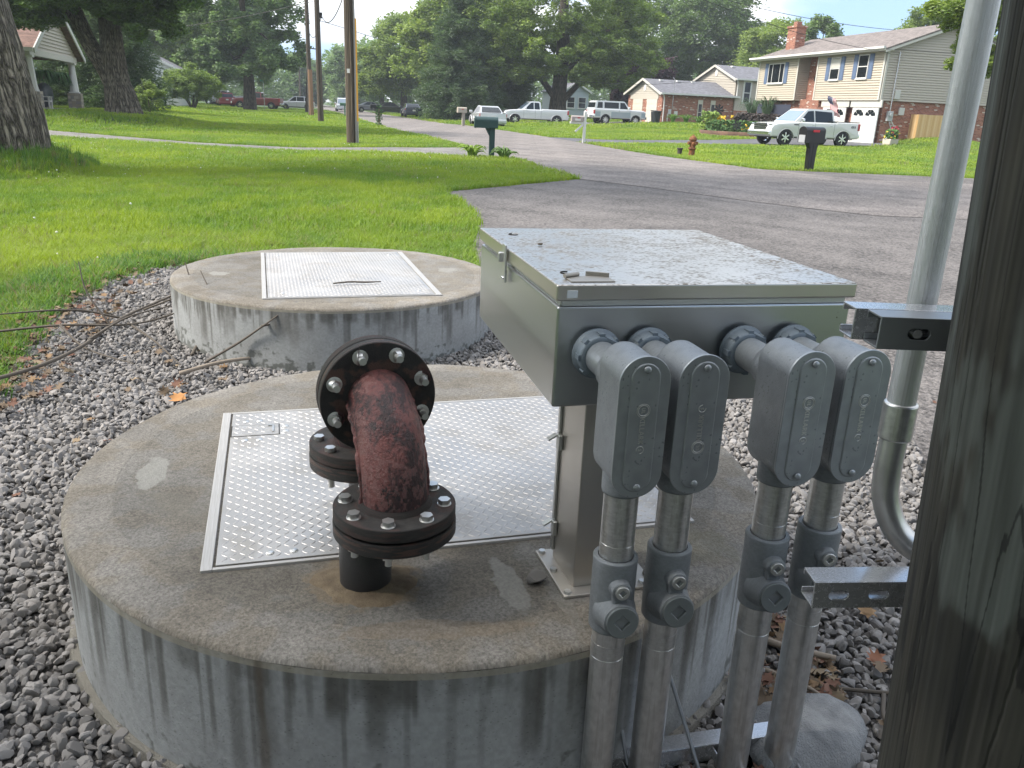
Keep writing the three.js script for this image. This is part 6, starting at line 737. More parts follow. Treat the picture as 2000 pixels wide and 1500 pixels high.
// ---------- twigs, branches and leaves on the ground ----------
function branch(pts, radii, twigs, m, label, seed) { const R = rng(seed), l = [tubeThrough(pts.map(p => V(p[0], p[1], p[2])), radii, 7, pts.length * 5)]; for (const w of twigs) l.push(tubeThrough(w.map(p => V(...p)), [0.0065, 0.005, 0.0025], 5, w.length * 4)); const g = join(l), p = g.attributes.position; return single('fallen_branch', g, m, label, 'branch', 'fallen branches'); }
branch([[-2.55, 0.09, -3.0], [-2.2, 0.11, -3.36], [-2.1, 0.12, -3.75], [-2.13, 0.14, -4.3], [-2.06, 0.16, -4.75], [-1.98, 0.2, -5.0]], [0.010, 0.009, 0.009, 0.008, 0.007, 0.005], [[[-2.11, 0.13, -3.9], [-2.0, 0.2, -4.1], [-1.86, 0.22, -4.3]], [[-2.13, 0.14, -4.3], [-2.35, 0.2, -4.2], [-2.7, 0.22, -3.9]], [[-2.1, 0.14, -4.5], [-1.95, 0.2, -4.55], [-1.85, 0.24, -4.62]], [[-2.12, 0.14, -4.15], [-2.25, 0.3, -4.2], [-2.3, 0.45, -4.25]]], M.twig, 'long grey fallen branch lying across the gravel to the slab at the lawn edge', 91);
branch([[-2.7, 0.13, -3.9], [-2.3, 0.17, -4.0], [-1.95, 0.17, -4.1], [-1.75, 0.2, -4.45]], [0.007, 0.006, 0.005, 0.003], [[[-2.3, 0.17, -4.0], [-2.1, 0.1, -3.85], [-1.8, 0.08, -3.7]], [[-2.0, 0.17, -4.1], [-1.8, 0.12, -3.95], [-1.6, 0.07, -3.75]]], M.twig, 'thin forked branch resting on top of the long grey one', 92);
branch([[-1.55, 0.07, -3.62], [-1.4, 0.085, -3.78], [-1.2, 0.075, -3.95]], [0.010, 0.009, 0.007], [], M.twigPale, 'short stick lying on the gravel between the two slabs', 93);
branch([[-1.62, 0.06, -3.95], [-1.66, 0.12, -4.2], [-1.78, 0.3, -4.42], [-1.84, 0.42, -4.5]], [0.009, 0.008, 0.006, 0.003], [[[-1.66, 0.12, -4.2], [-1.6, 0.3, -4.2], [-1.68, 0.42, -4.3]]], M.twig, 'bare twig leaning against the side of the slab at the lawn edge', 94);
branch([[-1.5, 0.07, -3.8], [-1.35, 0.16, -3.85], [-1.2, 0.27, -3.82], [-1.12, 0.33, -3.84]], [0.006, 0.006, 0.005, 0.003], [[[-1.22, 0.26, -3.82], [-1.15, 0.27, -3.86], [-1.1, 0.25, -3.88]]], M.twig, 'small upright twig between the two slabs', 95);
branch([[-0.98, 0.378, -4.32], [-0.9, 0.382, -4.36], [-0.82, 0.38, -4.38], [-0.74, 0.378, -4.42]], [0.004, 0.005, 0.005, 0.003], [], M.twig, 'short twig lying on the hatch at the lawn edge', 96);
branch([[0.60, 0.035, -1.86], [0.70, 0.05, -1.76], [0.83, 0.045, -1.72]], [0.010, 0.009, 0.008], [], M.twigPale, 'broken pale stick in the leaf litter between slab and wood pole', 97);
branch([[0.64, 0.035, -1.68], [0.72, 0.05, -1.60], [0.76, 0.045, -1.55]], [0.007, 0.006, 0.004], [], M.twigPale, 'thin stick in the litter close to the boulder', 98);
branch([[0.80, 0.035, -1.62], [0.95, 0.045, -1.60], [1.1, 0.04, -1.64]], [0.005, 0.005, 0.003], [[[0.9, 0.04, -1.6], [0.86, 0.05, -1.5], [0.88, 0.04, -1.42]]], M.twig, 'thin dark twig on the gravel near the wood pole', 99);
const leafGeo = (() => { const c = [[0, -0.55], [0.06, -0.3], [0.32, -0.28], [0.2, -0.08], [0.5, 0.05], [0.22, 0.14], [0.28, 0.42], [0.08, 0.3], [0, 0.6], [-0.08, 0.3], [-0.28, 0.42], [-0.22, 0.14], [-0.5, 0.05], [-0.2, -0.08], [-0.32, -0.28], [-0.06, -0.3]], g = new THREE.ShapeGeometry(poly(c)), p = g.attributes.position; g.rotateX(-Math.PI / 2); for (let i = 0; i < p.count; i++) { const x = p.getX(i), z = p.getZ(i); p.setY(i, 0.5 * x * x + 0.25 * z * z + 0.08 * Math.sin(x * 9 + z * 5)); } g.computeVertexNormals(); return g; })();
{
  const R = rng(17), list = []; const put = (cx, cz, rx, rz, n, y) => { for (let i = 0; i < n; i++) { const a = R() * 6.3, r = Math.sqrt(R()); const x = cx + Math.cos(a) * r * rx, z = cz + Math.sin(a) * r * rz; if (Math.hypot(x - S1[0], z - S1[1]) < S1[2] + 0.02 || Math.hypot(x - S2[0], z - S2[1]) < S2[2] + 0.02) continue; list.push([x, z, y]); } };
  put(-2.35, -3.35, 0.35, 0.5, 190, 0.05); put(-2.5, -4.2, 0.3, 0.6, 170, 0.05); put(-2.55, -5.2, 0.25, 0.7, 60, 0.05); put(0.68, -1.72, 0.14, 0.24, 170, 0.03); put(0.5, -1.25, 0.3, 0.12, 60, 0.02); put(-1.7, -3.9, 0.5, 0.5, 26, 0.045); put(-1.6, -2.9, 0.5, 0.5, 12, 0.035); put(1.0, -1.9, 0.4, 0.6, 14, 0.04); put(-1.4, -1.2, 0.3, 0.5, 8, 0.03); put(2.2, -4.6, 1.2, 1.0, 16, 0.008);
  const m = new THREE.InstancedMesh(leafGeo, new THREE.MeshStandardMaterial({ color: 0xffffff, roughness: 0.85, side: THREE.DoubleSide }), list.length), q = new THREE.Matrix4(), qq = new THREE.Quaternion(), e = new THREE.Euler(), c = new THREE.Color(), cols = [[0.14, 0.10, 0.065], [0.20, 0.15, 0.095], [0.10, 0.07, 0.045], [0.20, 0.125, 0.065], [0.15, 0.075, 0.05]];
  list.forEach(([x, z, y], i) => { e.set((R() - 0.5) * 1.3, R() * 6.3, (R() - 0.5) * 1.3); const s = 0.028 + R() * 0.035; m.setMatrixAt(i, q.compose(V(x, T(x, z) + y + R() * 0.012, z), qq.setFromEuler(e), V(s, s, s))); const k = cols[Math.floor(R() * 5)]; c.setRGB(...k); m.setColorAt(i, c); });
  m.name = 'leaf_litter'; m.userData = { kind: 'stuff', label: 'brown dead leaves scattered over the gravel and its edge', category: 'leaf litter' }; m.castShadow = m.receiveShadow = true; scene.add(m);
  for (const [x, z, s, col, l] of [[-1.28, -1.52, 0.075, [0.42, 0.10, 0.06], 'red fallen leaf alone on the gravel by the slab with the pipe'], [0.99, -1.93, 0.06, [0.27, 0.17, 0.09], 'tan lobed leaf on the gravel beside the conduits'], [0.93, -1.72, 0.055, [0.27, 0.12, 0.07], 'orange-red curled leaf on the gravel above the lower strut'], [-1.45, -3.35, 0.08, [0.45, 0.22, 0.08], 'light brown leaf on the gravel below the short stick'], [-0.2, -3.78, 0.06, [0.25, 0.08, 0.05], 'small rust leaf on the gravel between slab and box']]) { const f = single('fallen_leaf', leafGeo.clone().scale(s, s, s), new THREE.MeshStandardMaterial({ color: lin(...col), roughness: 0.8, side: THREE.DoubleSide }), l, 'leaf', 'single fallen leaves'); f.position.set(x, T(x, z) + 0.05, z); f.rotation.set(0.25, x * 7, 0.2); }
}
for (const [x, z, s, l] of [[0.07, -1.505, 0.022, 'small grey stone on the slab in front of the base plate'], [0.315, -1.55, 0.018, 'small grey stone on the slab behind the base plate']]) { const m = single('loose_stone', crushed(Math.round(x * 1000)).scale(s, s, s), mat(0.17, 0.16, 0.15, 0.95), l, 'stone'); m.position.set(x, 0.36 + s * 0.5, z); }
// ---------- trees ----------
function clumpGeo(seed, n, leaf, aspect = 0.55) {   // a spray of small bent leaves about one unit across
  const R = rng(seed), pos = [], v = V(), q = new THREE.Quaternion(), e = new THREE.Euler();
  for (let i = 0; i < n; i++) { const a = R() * 6.283, u = R() * 2 - 1, r = Math.cbrt(R()) * 0.5, c = V(Math.sqrt(1 - u * u) * Math.cos(a) * r, u * r * 0.8, Math.sqrt(1 - u * u) * Math.sin(a) * r); e.set((R() - 0.5) * 1.8 + 0.3, R() * 6.283, (R() - 0.5) * 1.8); q.setFromEuler(e); const L = leaf * (0.7 + R() * 0.6), w = L * aspect, P = [[0, 0, -L / 2], [w / 2, L * 0.06, -L * 0.05], [0, -L * 0.04, L / 2], [-w / 2, L * 0.06, -L * 0.05]].map(p => V(...p).applyQuaternion(q).add(c)); for (const k of [0, 1, 2, 0, 2, 3]) pos.push(P[k].x, P[k].y, P[k].z); }
  const g = new THREE.BufferGeometry(); g.setAttribute('position', new THREE.Float32BufferAttribute(pos, 3)); g.computeVertexNormals(); return g;
}
const CL = [clumpGeo(1, 14, 0.34), clumpGeo(2, 14, 0.34), clumpGeo(3, 22, 0.24)], NEEDLE = clumpGeo(4, 26, 0.42, 0.14);
M.leaf = new THREE.MeshPhysicalMaterial({ color: 0xffffff, roughness: 1, transmission: 0.48, thickness: 0, side: THREE.DoubleSide });
function fillCrown(pts, geo, cols, size, seed, name, parent, kind) {
  const R = rng(seed), im = new THREE.InstancedMesh(geo, M.leaf, pts.length), m = new THREE.Matrix4(), q = new THREE.Quaternion(), e = new THREE.Euler(), c = new THREE.Color();
  pts.forEach((p, i) => { const s = size * (0.7 + R() * 0.6); e.set(R() * 0.8 - 0.4, R() * 6.283, R() * 0.8 - 0.4); im.setMatrixAt(i, m.compose(V(p[0], p[1], p[2]), q.setFromEuler(e), V(s, s * 0.85, s))); const a = cols[0], b = cols[1], k = clamp(R() * 0.6 + (p[3] ?? 0.5) * 0.5); c.setRGB(lerp(a[0], b[0], k), lerp(a[1], b[1], k), lerp(a[2], b[2], k)); im.setColorAt(i, c); });
  im.name = name; im.castShadow = im.receiveShadow = true; im.userData = { kind: 'stuff' }; parent.add(im); return im;
}
function lobePoints(lobes, n, seed, clusterR = 0.3, hole = 0.0, perCluster = 26) {   // leaf sprays gathered into clumps on the outside of each lobe
  const R = rng(seed), out = [], area = lobes.map(l => l[3] * l[4] + l[4] * l[5] + l[3] * l[5]), tot = area.reduce((a, b) => a + b, 0), g = () => (R() + R() + R() - 1.5) / 1.5;
  lobes.forEach((l, li) => { const K = Math.max(6, Math.round(n * area[li] / tot / perCluster)); for (let k = 0; k < K; k++) {
    const u = R() * 2 - 0.92, a = R() * 6.283, uu = clamp(u, -1, 1), s = Math.sqrt(1 - uu * uu), rad = 0.45 + 0.6 * Math.pow(R(), 0.5); const cx = l[0] + Math.cos(a) * s * l[3] * rad, cyy = l[1] + uu * l[4] * rad, cz = l[2] + Math.sin(a) * s * l[5] * rad, cr = clusterR * (0.7 + R() * 0.7) * Math.cbrt(l[3] * l[4] * l[5]), tone = R(); if (hole && vn3(cx * 0.5 + 50, cyy * 0.5 + 50, cz * 0.5 + 50, seed) < hole) continue;
    for (let i = 0; i < perCluster; i++) out.push([cx + g() * cr, cyy + g() * cr * 0.62, cz + g() * cr, tone]); } });
  return out;
}
function trunkGeo(pts, radii, limbs, flare = 1.0, rad = 14) {
  const l = [tubeThrough(pts.map(p => V(...p)), radii, rad, pts.length * 6)]; for (const b of limbs) l.push(tubeThrough(b.p.map(p => V(...p)), b.r, 8, b.p.length * 4)); return join(l);
}
function roughen(g, amp, f, seed) { const p = g.attributes.position, n = g.attributes.normal; for (let i = 0; i < p.count; i++) { const x = p.getX(i), y = p.getY(i), z = p.getZ(i), k = (vn3(x * f + 50, y * f * 0.35 + 50, z * f + 50, seed) - 0.5) * amp; p.setXYZ(i, x + n.getX(i) * k, y, z + n.getZ(i) * k); } g.computeVertexNormals(); return g; }
function tree(name, label, x, z, o) {
  const t = thing(name, label, 'tree', [x, T(x, z), z], 0, o.group || 'trees along the street'), R = rng(o.seed || 1), h = o.h;
  const top = o.trunkTop || h * 0.8, r = o.r || 0.3, trunk = o.trunk || [[0, -0.2, 0], [0.05 * r, top * 0.25, 0], [-0.3 * r, top * 0.6, 0.2 * r], [0, top, 0]], limbs = o.limbs || o.lobes.map((l, i) => { const s = lerp(0.22, 0.6, R()); return { p: [[0, top * s, 0], [l[0] * 0.45, lerp(top * s, l[1], 0.55), l[2] * 0.45], [l[0] * 0.9, l[1], l[2] * 0.9]], r: [r * 0.42, r * 0.28, r * 0.08] }; });
  const tg = trunkGeo(trunk, o.radii || [r * 1.5, r, r * 0.72, r * 0.4, r * 0.12], limbs, 1, o.rad || 12); if (o.rough) roughen(tg, o.rough, o.roughF || 6, 5);
  part('trunk', tg, o.bark || M.barkDark, t);
  fillCrown(lobePoints(o.lobes, o.n, (o.seed || 1) * 7 + 3, o.clusterR || 0.3, o.hole || 0, o.per || 24), o.geo || CL[(o.seed || 1) % 2], o.cols, o.size, (o.seed || 1) * 13, 'crown', t);
  return t;
}
function conifer(name, label, x, z, h, w, o) {
  const t = thing(name, label, 'tree', [x, T(x, z), z], 0, o.group || 'trees along the street'), R = rng(o.seed), pts = []; part('trunk', cy(0.32, 0.05, h, 10, 0, h / 2, 0), M.barkDark, t);
  for (let y = o.base || 0.4; y < h; y += 0.42) { const k = 1 - y / h, rr = w * Math.pow(k, 0.75) * (0.75 + R() * 0.4), nb = Math.max(4, Math.round(5 + k * 8)); for (let b = 0; b < nb; b++) { const a = R() * 6.283, len = rr * (0.7 + R() * 0.45), st = Math.max(3, Math.round(len / 0.35)), tone = R(); for (let i = 0; i <= st; i++) { const s = i / st, d = len * (0.15 + 0.85 * s); pts.push([Math.cos(a) * d + (R() - 0.5) * 0.3, y - s * s * len * (o.droop || 0.25) + (R() - 0.5) * 0.25, Math.sin(a) * d + (R() - 0.5) * 0.3, tone]); } } }
  fillCrown(pts, NEEDLE, o.cols, o.size || 0.95, o.seed, 'crown', t); return t;
}
const G = { mid: [[0.09, 0.165, 0.020], [0.26, 0.36, 0.044]], dark: [[0.062, 0.130, 0.024], [0.17, 0.27, 0.042]], light: [[0.13, 0.215, 0.022], [0.31, 0.41, 0.048]], blue: [[0.078, 0.152, 0.042], [0.20, 0.31, 0.070]], plum: [[0.05, 0.02, 0.03], [0.13, 0.052, 0.072]], pine: [[0.042, 0.09, 0.030], [0.115, 0.185, 0.054]] };
// the big oak at the left edge: unseen crown raised and shifted to brighten the lawn
tree('oak_tree', 'huge old oak trunk on the lawn, bark deeply furrowed, roots flaring', -8.95, -13.4, { seed: 3, h: 15, r: 0.6, rad: 40, rough: 0.10, roughF: 5.5, bark: M.bark, trunk: [[0, -0.5, 0], [0, 0.15, 0], [-0.02, 0.7, 0], [-0.06, 1.5, 0], [-0.1, 4.5, 0], [0, 12, 0.3]], radii: [1.35, 1.15, 0.84, 0.70, 0.60, 0.52, 0.4], lobes: [[-4, 14.5, -0.5, 4.0, 2.6, 4.0], [-6, 12.6, 1, 3.0, 2, 3.0], [-1.5, 18, -1, 3.2, 2.4, 3.2]], n: 3600, size: 0.85, cols: G.mid, clusterR: 0.3 });
// the forked maple by the driveway
{ const z0 = 0, t = tree('forked_maple', 'forked maple with two thick stems beside the driveway, branches hanging low', -17.6, -36.9, { seed: 4, h: 14, r: 0.5, rad: 26, rough: 0.07, roughF: 6, bark: M.bark, trunk: [[0.45, -0.4, 0], [0.4, 0.3, 0], [0.3, 1.0, 0], [0.2, 1.9, 0], [0.22, 3.6, 0], [0.3, 6, 0.3], [0.4, 9, 0]], radii: [0.86, 0.54, 0.47, 0.42, 0.38, 0.32, 0.26], limbs: [{ p: [[0.15, 1.0, 0.1], [-0.2, 1.9, 0.15], [-0.72, 2.9, 0.2], [-1.25, 4.3, 0.2], [-2.4, 7, 0]], r: [0.34, 0.36, 0.35, 0.31, 0.14] }, { p: [[0.12, 3.6, 0], [1.4, 4.8, 0.8], [3.2, 5.6, 1.2]], r: [0.24, 0.16, 0.05] }, { p: [[-1.6, 4.3, 0.2], [-3.2, 4.9, 1.0], [-5, 5.0, 1.5]], r: [0.2, 0.13, 0.05] }, { p: [[0.2, 5, 0], [0.6, 6.5, -2], [1.4, 8, -3.5]], r: [0.26, 0.18, 0.06] }], lobes: [[0, 8.2, 0, 6.0, 3.2, 5.6], [-4.2, 5.2, 1.4, 2.8, 1.7, 2.6], [-2.4, 4.3, 2.6, 2.0, 1.1, 1.7], [2.9, 5.4, 1.6, 2.4, 1.5, 2.4], [0.3, 4.9, 3.0, 2.6, 1.1, 1.6], [-5.2, 4.0, 0.4, 1.4, 0.9, 1.6], [-3.0, 4.1, 1.3, 2.0, 0.9, 1.5], [-1.7, 4.2, 1.8, 1.3, 0.8, 1.1], [1.7, 4.2, 1.0, 1.5, 0.9, 1.2], [2.4, 3.9, 0.6, 1.1, 0.75, 1.0], [0.2, 4.6, 1.2, 1.6, 0.8, 1], [-3.8, 3.75, 1.6, 1.8, 0.75, 1.2], [-2.2, 3.8, 1.8, 1.2, 0.6, 0.9], [2.0, 3.6, 1.2, 1.0, 0.6, 0.9]], n: 15000, size: 0.62, geo: CL[2], cols: G.dark, clusterR: 0.24, per: 22, hole: 0.12 }); }
conifer('spruce', 'drooping dark spruce behind the forked maple', -25.6, -54.5, 9.5, 3.2, { seed: 21, droop: 0.45, cols: G.pine, base: 0.3 }); conifer('spruce', 'second dark spruce beside the brick porch house', -29.5, -56.5, 9, 3.0, { seed: 22, droop: 0.4, cols: G.pine, base: 0.3 });
tree('round_shrub', 'small round clipped bush at the foot of the spruces', -22.2, -51, { seed: 5, h: 1.6, r: 0.06, lobes: [[0, 0.8, 0, 0.95, 0.85, 0.95]], n: 700, size: 0.28, cols: G.mid, group: 'bushes' });
tree('many_stemmed_shrub', 'wide multi-stemmed shrub standing alone on the lawn before the white house', -28.8, -75, { seed: 6, h: 3.6, r: 0.1, trunk: [[0, -0.1, 0], [0.05, 0.5, 0], [0.1, 1.2, 0]], radii: [0.2, 0.12, 0.06], limbs: [[-1, 0.3], [1, 0.2], [0.4, -0.8], [-0.5, 0.8]].map(([a, b]) => ({ p: [[a * 0.1, 0, b * 0.1], [a * 0.5, 0.8, b * 0.5], [a * 1.1, 1.9, b]], r: [0.09, 0.07, 0.03] })), lobes: [[0, 2.2, 0, 2.1, 1.35, 1.9], [-1.4, 1.9, 0.3, 1.2, 0.9, 1.2], [1.3, 1.9, 0.2, 1.2, 1.0, 1.2]], n: 2600, size: 0.5, cols: G.mid, group: 'bushes', clusterR: 0.26 });
for (const [x, z, l, s] of [[-33.8, -74, 'leafy bush in front of the white house', 41], [-36.5, -78, 'tall bush at the corner of the white house', 43]]) tree('leafy_bush', l, x, z, { seed: s, h: 3, r: 0.08, lobes: [[0, 1.3, 0, 1.9, 1.3, 1.6], [1.2, 0.9, 0.3, 1.3, 0.9, 1.1]], n: 1300, size: 0.55, cols: G.mid, group: 'bushes' });
tree('silver_maple', 'tall full tree over the red pickup and the street sign', -28.6, -90, { seed: 7, h: 18, r: 0.5, trunkTop: 15, lobes: [[0, 11, 0, 6.2, 5.2, 5.8], [-4.2, 7.2, 1, 4.0, 3.4, 4.0], [3.0, 6.8, 1, 3.2, 3.4, 3.6], [0, 5.0, 1.8, 4.8, 2.3, 3.6], [-1, 15, 0, 4.4, 3.4, 4.4], [-3.6, 4.2, 1.5, 2.6, 1.7, 2.6]], n: 7800, size: 0.95, cols: G.blue, clusterR: 0.2, hole: 0.3 });
tree('yard_tree', 'tree behind the forked maple, above the white house', -46, -104, { seed: 8, h: 19, r: 0.45, lobes: [[0, 11, 0, 7, 5, 6], [-6, 8.5, 0, 5, 4, 4], [4.5, 8.5, 0, 4.6, 4.6, 4.5]], n: 5200, size: 1.2, cols: G.mid, clusterR: 0.26 });
tree('yard_tree', 'tree rising behind the tall full tree with the street sign', -42.5, -118, { seed: 9, h: 19, r: 0.45, lobes: [[0, 11, 0, 6, 6, 6], [-6, 9.5, 0, 5, 5, 4], [4, 7, 0, 5, 4.5, 4.5], [5, 12, 0, 3.5, 4, 4]], n: 5200, size: 1.2, cols: G.blue, clusterR: 0.26 });
tree('yard_tree', 'broad tree standing behind the porch house', -62, -95, { seed: 10, h: 17, r: 0.45, lobes: [[0, 9, 0, 8, 6, 6], [8, 7.5, 0, 5, 5, 4]], n: 3600, size: 1.3, cols: G.mid });
// right of the street
tree('street_tree', 'pale tree at the end of the street row', -24.0, -146, { seed: 11, h: 11, r: 0.35, lobes: [[0, 6.5, 0, 4.6, 4.2, 4], [3.5, 5, 0, 3.6, 3.6, 3], [-2.4, 4.6, 1, 2.6, 2.8, 3]], n: 3200, size: 1.1, cols: G.blue }); tree('street_tree', 'rounded tree over the black sedan', -17.4, -125, { seed: 12, h: 14, r: 0.4, lobes: [[0, 8.4, 0, 4.8, 4.6, 4.6], [3.4, 6, 1, 3.8, 3.6, 3.6], [-3.4, 5.6, 1, 3.0, 3.4, 3.4]], n: 4200, size: 1.05, cols: G.mid, hole: 0.1 });
tree('street_tree', 'tall light green tree between the rounded one and the pine', -9.6, -112, { seed: 13, h: 17, r: 0.4, lobes: [[0, 10.5, 0, 5.4, 5.6, 5], [-4, 8, 1, 3.6, 3.8, 3.6], [3.2, 13.5, 0, 3.8, 3.4, 4], [0, 5.5, 1.5, 4, 2.4, 3]], n: 5600, size: 1.05, cols: G.light, hole: 0.1 });
conifer('pine', 'dark pine with boughs down to the grass beside the street', -6.4, -84.5, 14.5, 4.6, { seed: 23, droop: 0.12, cols: G.pine, base: 0.3, size: 1.15 }); conifer('pine', 'second dark pine behind the white pickup', -2.4, -92, 13, 4.0, { seed: 24, droop: 0.12, cols: G.pine, base: 0.3, size: 1.15 });
tree('big_maple', 'massive spreading maple with a dark trunk behind the white pickup', 3.4, -88, { seed: 14, h: 19, r: 0.62, trunkTop: 14, trunk: [[0, -0.2, 0], [0, 1.5, 0], [0.1, 3.5, 0], [0.2, 7, 0], [0, 14, 0]], radii: [1.0, 0.75, 0.7, 0.6, 0.4, 0.15], limbs: [{ p: [[0, 1.3, 0], [1.6, 3.0, 0.3], [3.6, 5.6, 0.6]], r: [0.34, 0.28, 0.14] }, { p: [[0, 1.6, 0], [-1.5, 3.4, 0.3], [-3.6, 6, 0.6]], r: [0.36, 0.28, 0.14] }, { p: [[0.1, 4, 0], [-3, 8, 0], [-6, 10, 0]], r: [0.3, 0.2, 0.08] }, { p: [[0.1, 4, 0], [4, 8, 0], [6.5, 9.5, 0]], r: [0.3, 0.2, 0.08] }], lobes: [[0, 11.5, 0, 7.6, 5.6, 6.6], [-6.2, 8.2, 1.5, 4.6, 3.4, 4.2], [5.8, 7.8, 1.5, 4.4, 3.2, 4.0], [0, 6.6, 3.4, 6.4, 2.3, 3.4], [-4.4, 5.0, 2.6, 3.2, 1.6, 2.6], [4.6, 4.8, 2.8, 2.8, 1.6, 2.4], [1, 4.7, 3.6, 2.6, 1.2, 2], [-6.5, 4.6, 2, 3.4, 1.7, 2.6], [7.2, 4.8, 2, 3.4, 1.9, 2.6], [3.0, 3.9, 3.4, 2.0, 0.9, 1.6], [-2.6, 3.9, 3.6, 2.0, 0.9, 1.6]], n: 12500, size: 0.9, cols: G.mid, clusterR: 0.17, hole: 0.24 });
tree('plum_tree', 'purple-leaved plum tree beside the brick garage', 13.0, -95, { seed: 15, h: 7.6, r: 0.2, lobes: [[0, 4.3, 0, 2.8, 3.0, 2.6], [-1.8, 3.4, 0.5, 1.7, 2.0, 1.6], [1.6, 3.2, 0.3, 1.7, 2.0, 1.7]], n: 3000, size: 0.75, cols: G.plum });
tree('yard_tree', 'dark tall tree behind the grey roofed brick garage', 25.5, -128, { seed: 16, h: 21, r: 0.5, lobes: [[0, 12.5, 0, 7.4, 7.4, 6], [-5.5, 9, 0, 4.6, 5, 4], [5, 8.5, 0, 4.6, 5, 4]], n: 6200, size: 1.3, cols: G.dark, hole: 0.1 }); tree('yard_tree', 'loose pale tree behind the purple plum', 12.0, -118, { seed: 17, h: 18, r: 0.4, lobes: [[0, 11, 0, 5.2, 6.4, 5], [-3, 7, 0, 4, 4, 4], [3, 6, 0, 3.6, 4, 4]], n: 4200, size: 1.2, cols: G.mid, hole: 0.25 });
tree('yard_tree', 'light green rounded tree behind the grey sided wall', 33.0, -116, { seed: 18, h: 13, r: 0.35, lobes: [[0, 8, 0, 5.2, 4.6, 4.6], [-3.8, 6, 0, 3.4, 3.4, 3], [4.5, 6.5, 0, 3.6, 3.6, 3]], n: 4000, size: 1.1, cols: G.light }); tree('yard_tree', 'tree crown showing behind the brick chimney', 33.5, -101, { seed: 19, h: 13, r: 0.3, lobes: [[0, 9.2, 0, 2.4, 2.8, 2.4], [1.6, 8, 0, 1.8, 2.2, 1.8]], n: 1700, size: 0.9, cols: G.dark, hole: 0.2 });
tree('yard_tree', 'rounded tree crown above the middle of the brown roof', 40.0, -90, { seed: 20, h: 13, r: 0.35, lobes: [[0, 9.0, 0, 2.7, 2.9, 2.6], [-1.5, 8.2, 0, 1.6, 1.8, 1.6]], n: 1900, size: 0.85, cols: G.mid }); tree('yard_tree', 'low tree crown over the gable end of the brown roof', 46.0, -92, { seed: 25, h: 12, r: 0.35, lobes: [[0, 8.6, 0, 3.2, 2.6, 2.6]], n: 1500, size: 0.85, cols: G.mid, hole: 0.15 });
tree('side_maple', 'maple with leaves hanging in front of the house gable, by the street', 17.2, -29.6, { seed: 26, h: 9, r: 0.3, rad: 16, bark: M.barkDark, trunk: [[0, -0.2, 0], [-0.1, 2, 0], [-0.4, 4.2, 0], [-0.8, 7, 0]], radii: [0.48, 0.36, 0.32, 0.26, 0.1], limbs: [{ p: [[-0.3, 3.2, 0], [-1.2, 4.6, 0.2], [-2.4, 5.4, 0.3]], r: [0.14, 0.1, 0.03] }, { p: [[-0.2, 3.0, 0], [0.9, 4.6, 0.2], [2, 5.6, 0.2]], r: [0.14, 0.1, 0.03] }], lobes: [[-0.6, 6.6, 0, 2.6, 1.9, 2.4], [-2.1, 5.2, 0.2, 1.3, 0.8, 1.2], [-1.5, 4.2, 0.4, 0.9, 0.55, 0.8], [-1.7, 3.4, 0.4, 0.55, 0.4, 0.5], [1.4, 5.2, 0, 1.6, 1.2, 1.4], [-0.2, 3.4, 0.3, 0.6, 0.5, 0.5], [-2.9, 5.3, 0.2, 1.3, 0.7, 1.1], [-2.7, 4.4, 0.3, 0.9, 0.5, 0.8], [-2.5, 3.5, 0.3, 0.7, 0.4, 0.6], [-3.6, 4.9, 0.2, 0.7, 0.4, 0.6]], n: 3000, size: 0.5, geo: CL[2], cols: G.light, clusterR: 0.28, per: 16, hole: 0.12 });
for (const [x, z, l] of [[23.9, -53.9, 'low green bush beside the board screen'], [27.5, -54.8, 'low green bush further along the house gable']]) tree('low_bush', l, x, z, { seed: Math.round(x), h: 1, r: 0.04, lobes: [[0, 0.5, 0, 0.8, 0.5, 0.7]], n: 420, size: 0.24, cols: G.dark, group: 'bushes' });
// trees added unseen behind the viewer to darken the steel and shade near things
tree('added_shade_tree', 'broad unseen tree added to darken reflections, across from the conduits', 3.5, 9.5, { seed: 31, h: 13, r: 0.45, lobes: [[0, 7.5, 0, 5, 4, 4.5], [-5, 6, 1, 4, 3.6, 3.6], [4.5, 5.5, 1, 4, 3.4, 3.6]], n: 3800, size: 1.2, cols: G.mid, group: 'trees round the asphalt lot' }); tree('added_shade_tree', 'broad unseen tree added to darken reflections, across from the pipe bend', -8.5, 8.5, { seed: 32, h: 12, r: 0.45, lobes: [[0, 7, 0, 5, 4, 4.5], [-4, 5, 1, 4, 3.6, 3.6], [4, 5, 0, 3.4, 3, 3]], n: 3600, size: 1.2, cols: G.mid, group: 'trees round the asphalt lot' });
tree('added_shade_tree', 'unseen tree added so that its crown shades the conduits', -7.2, 2.6, { seed: 34, h: 10, r: 0.35, lobes: [[0, 6.6, 0, 2.9, 2.0, 2.8], [0.8, 7.6, -1.0, 2.6, 1.8, 2.4], [0.6, 6.4, 1.6, 2.6, 1.8, 2.4]], n: 4200, size: 0.85, cols: G.mid, clusterR: 0.32, group: 'trees round the asphalt lot' });  // put in out of view; its shadow darkens conduits, box front and ground
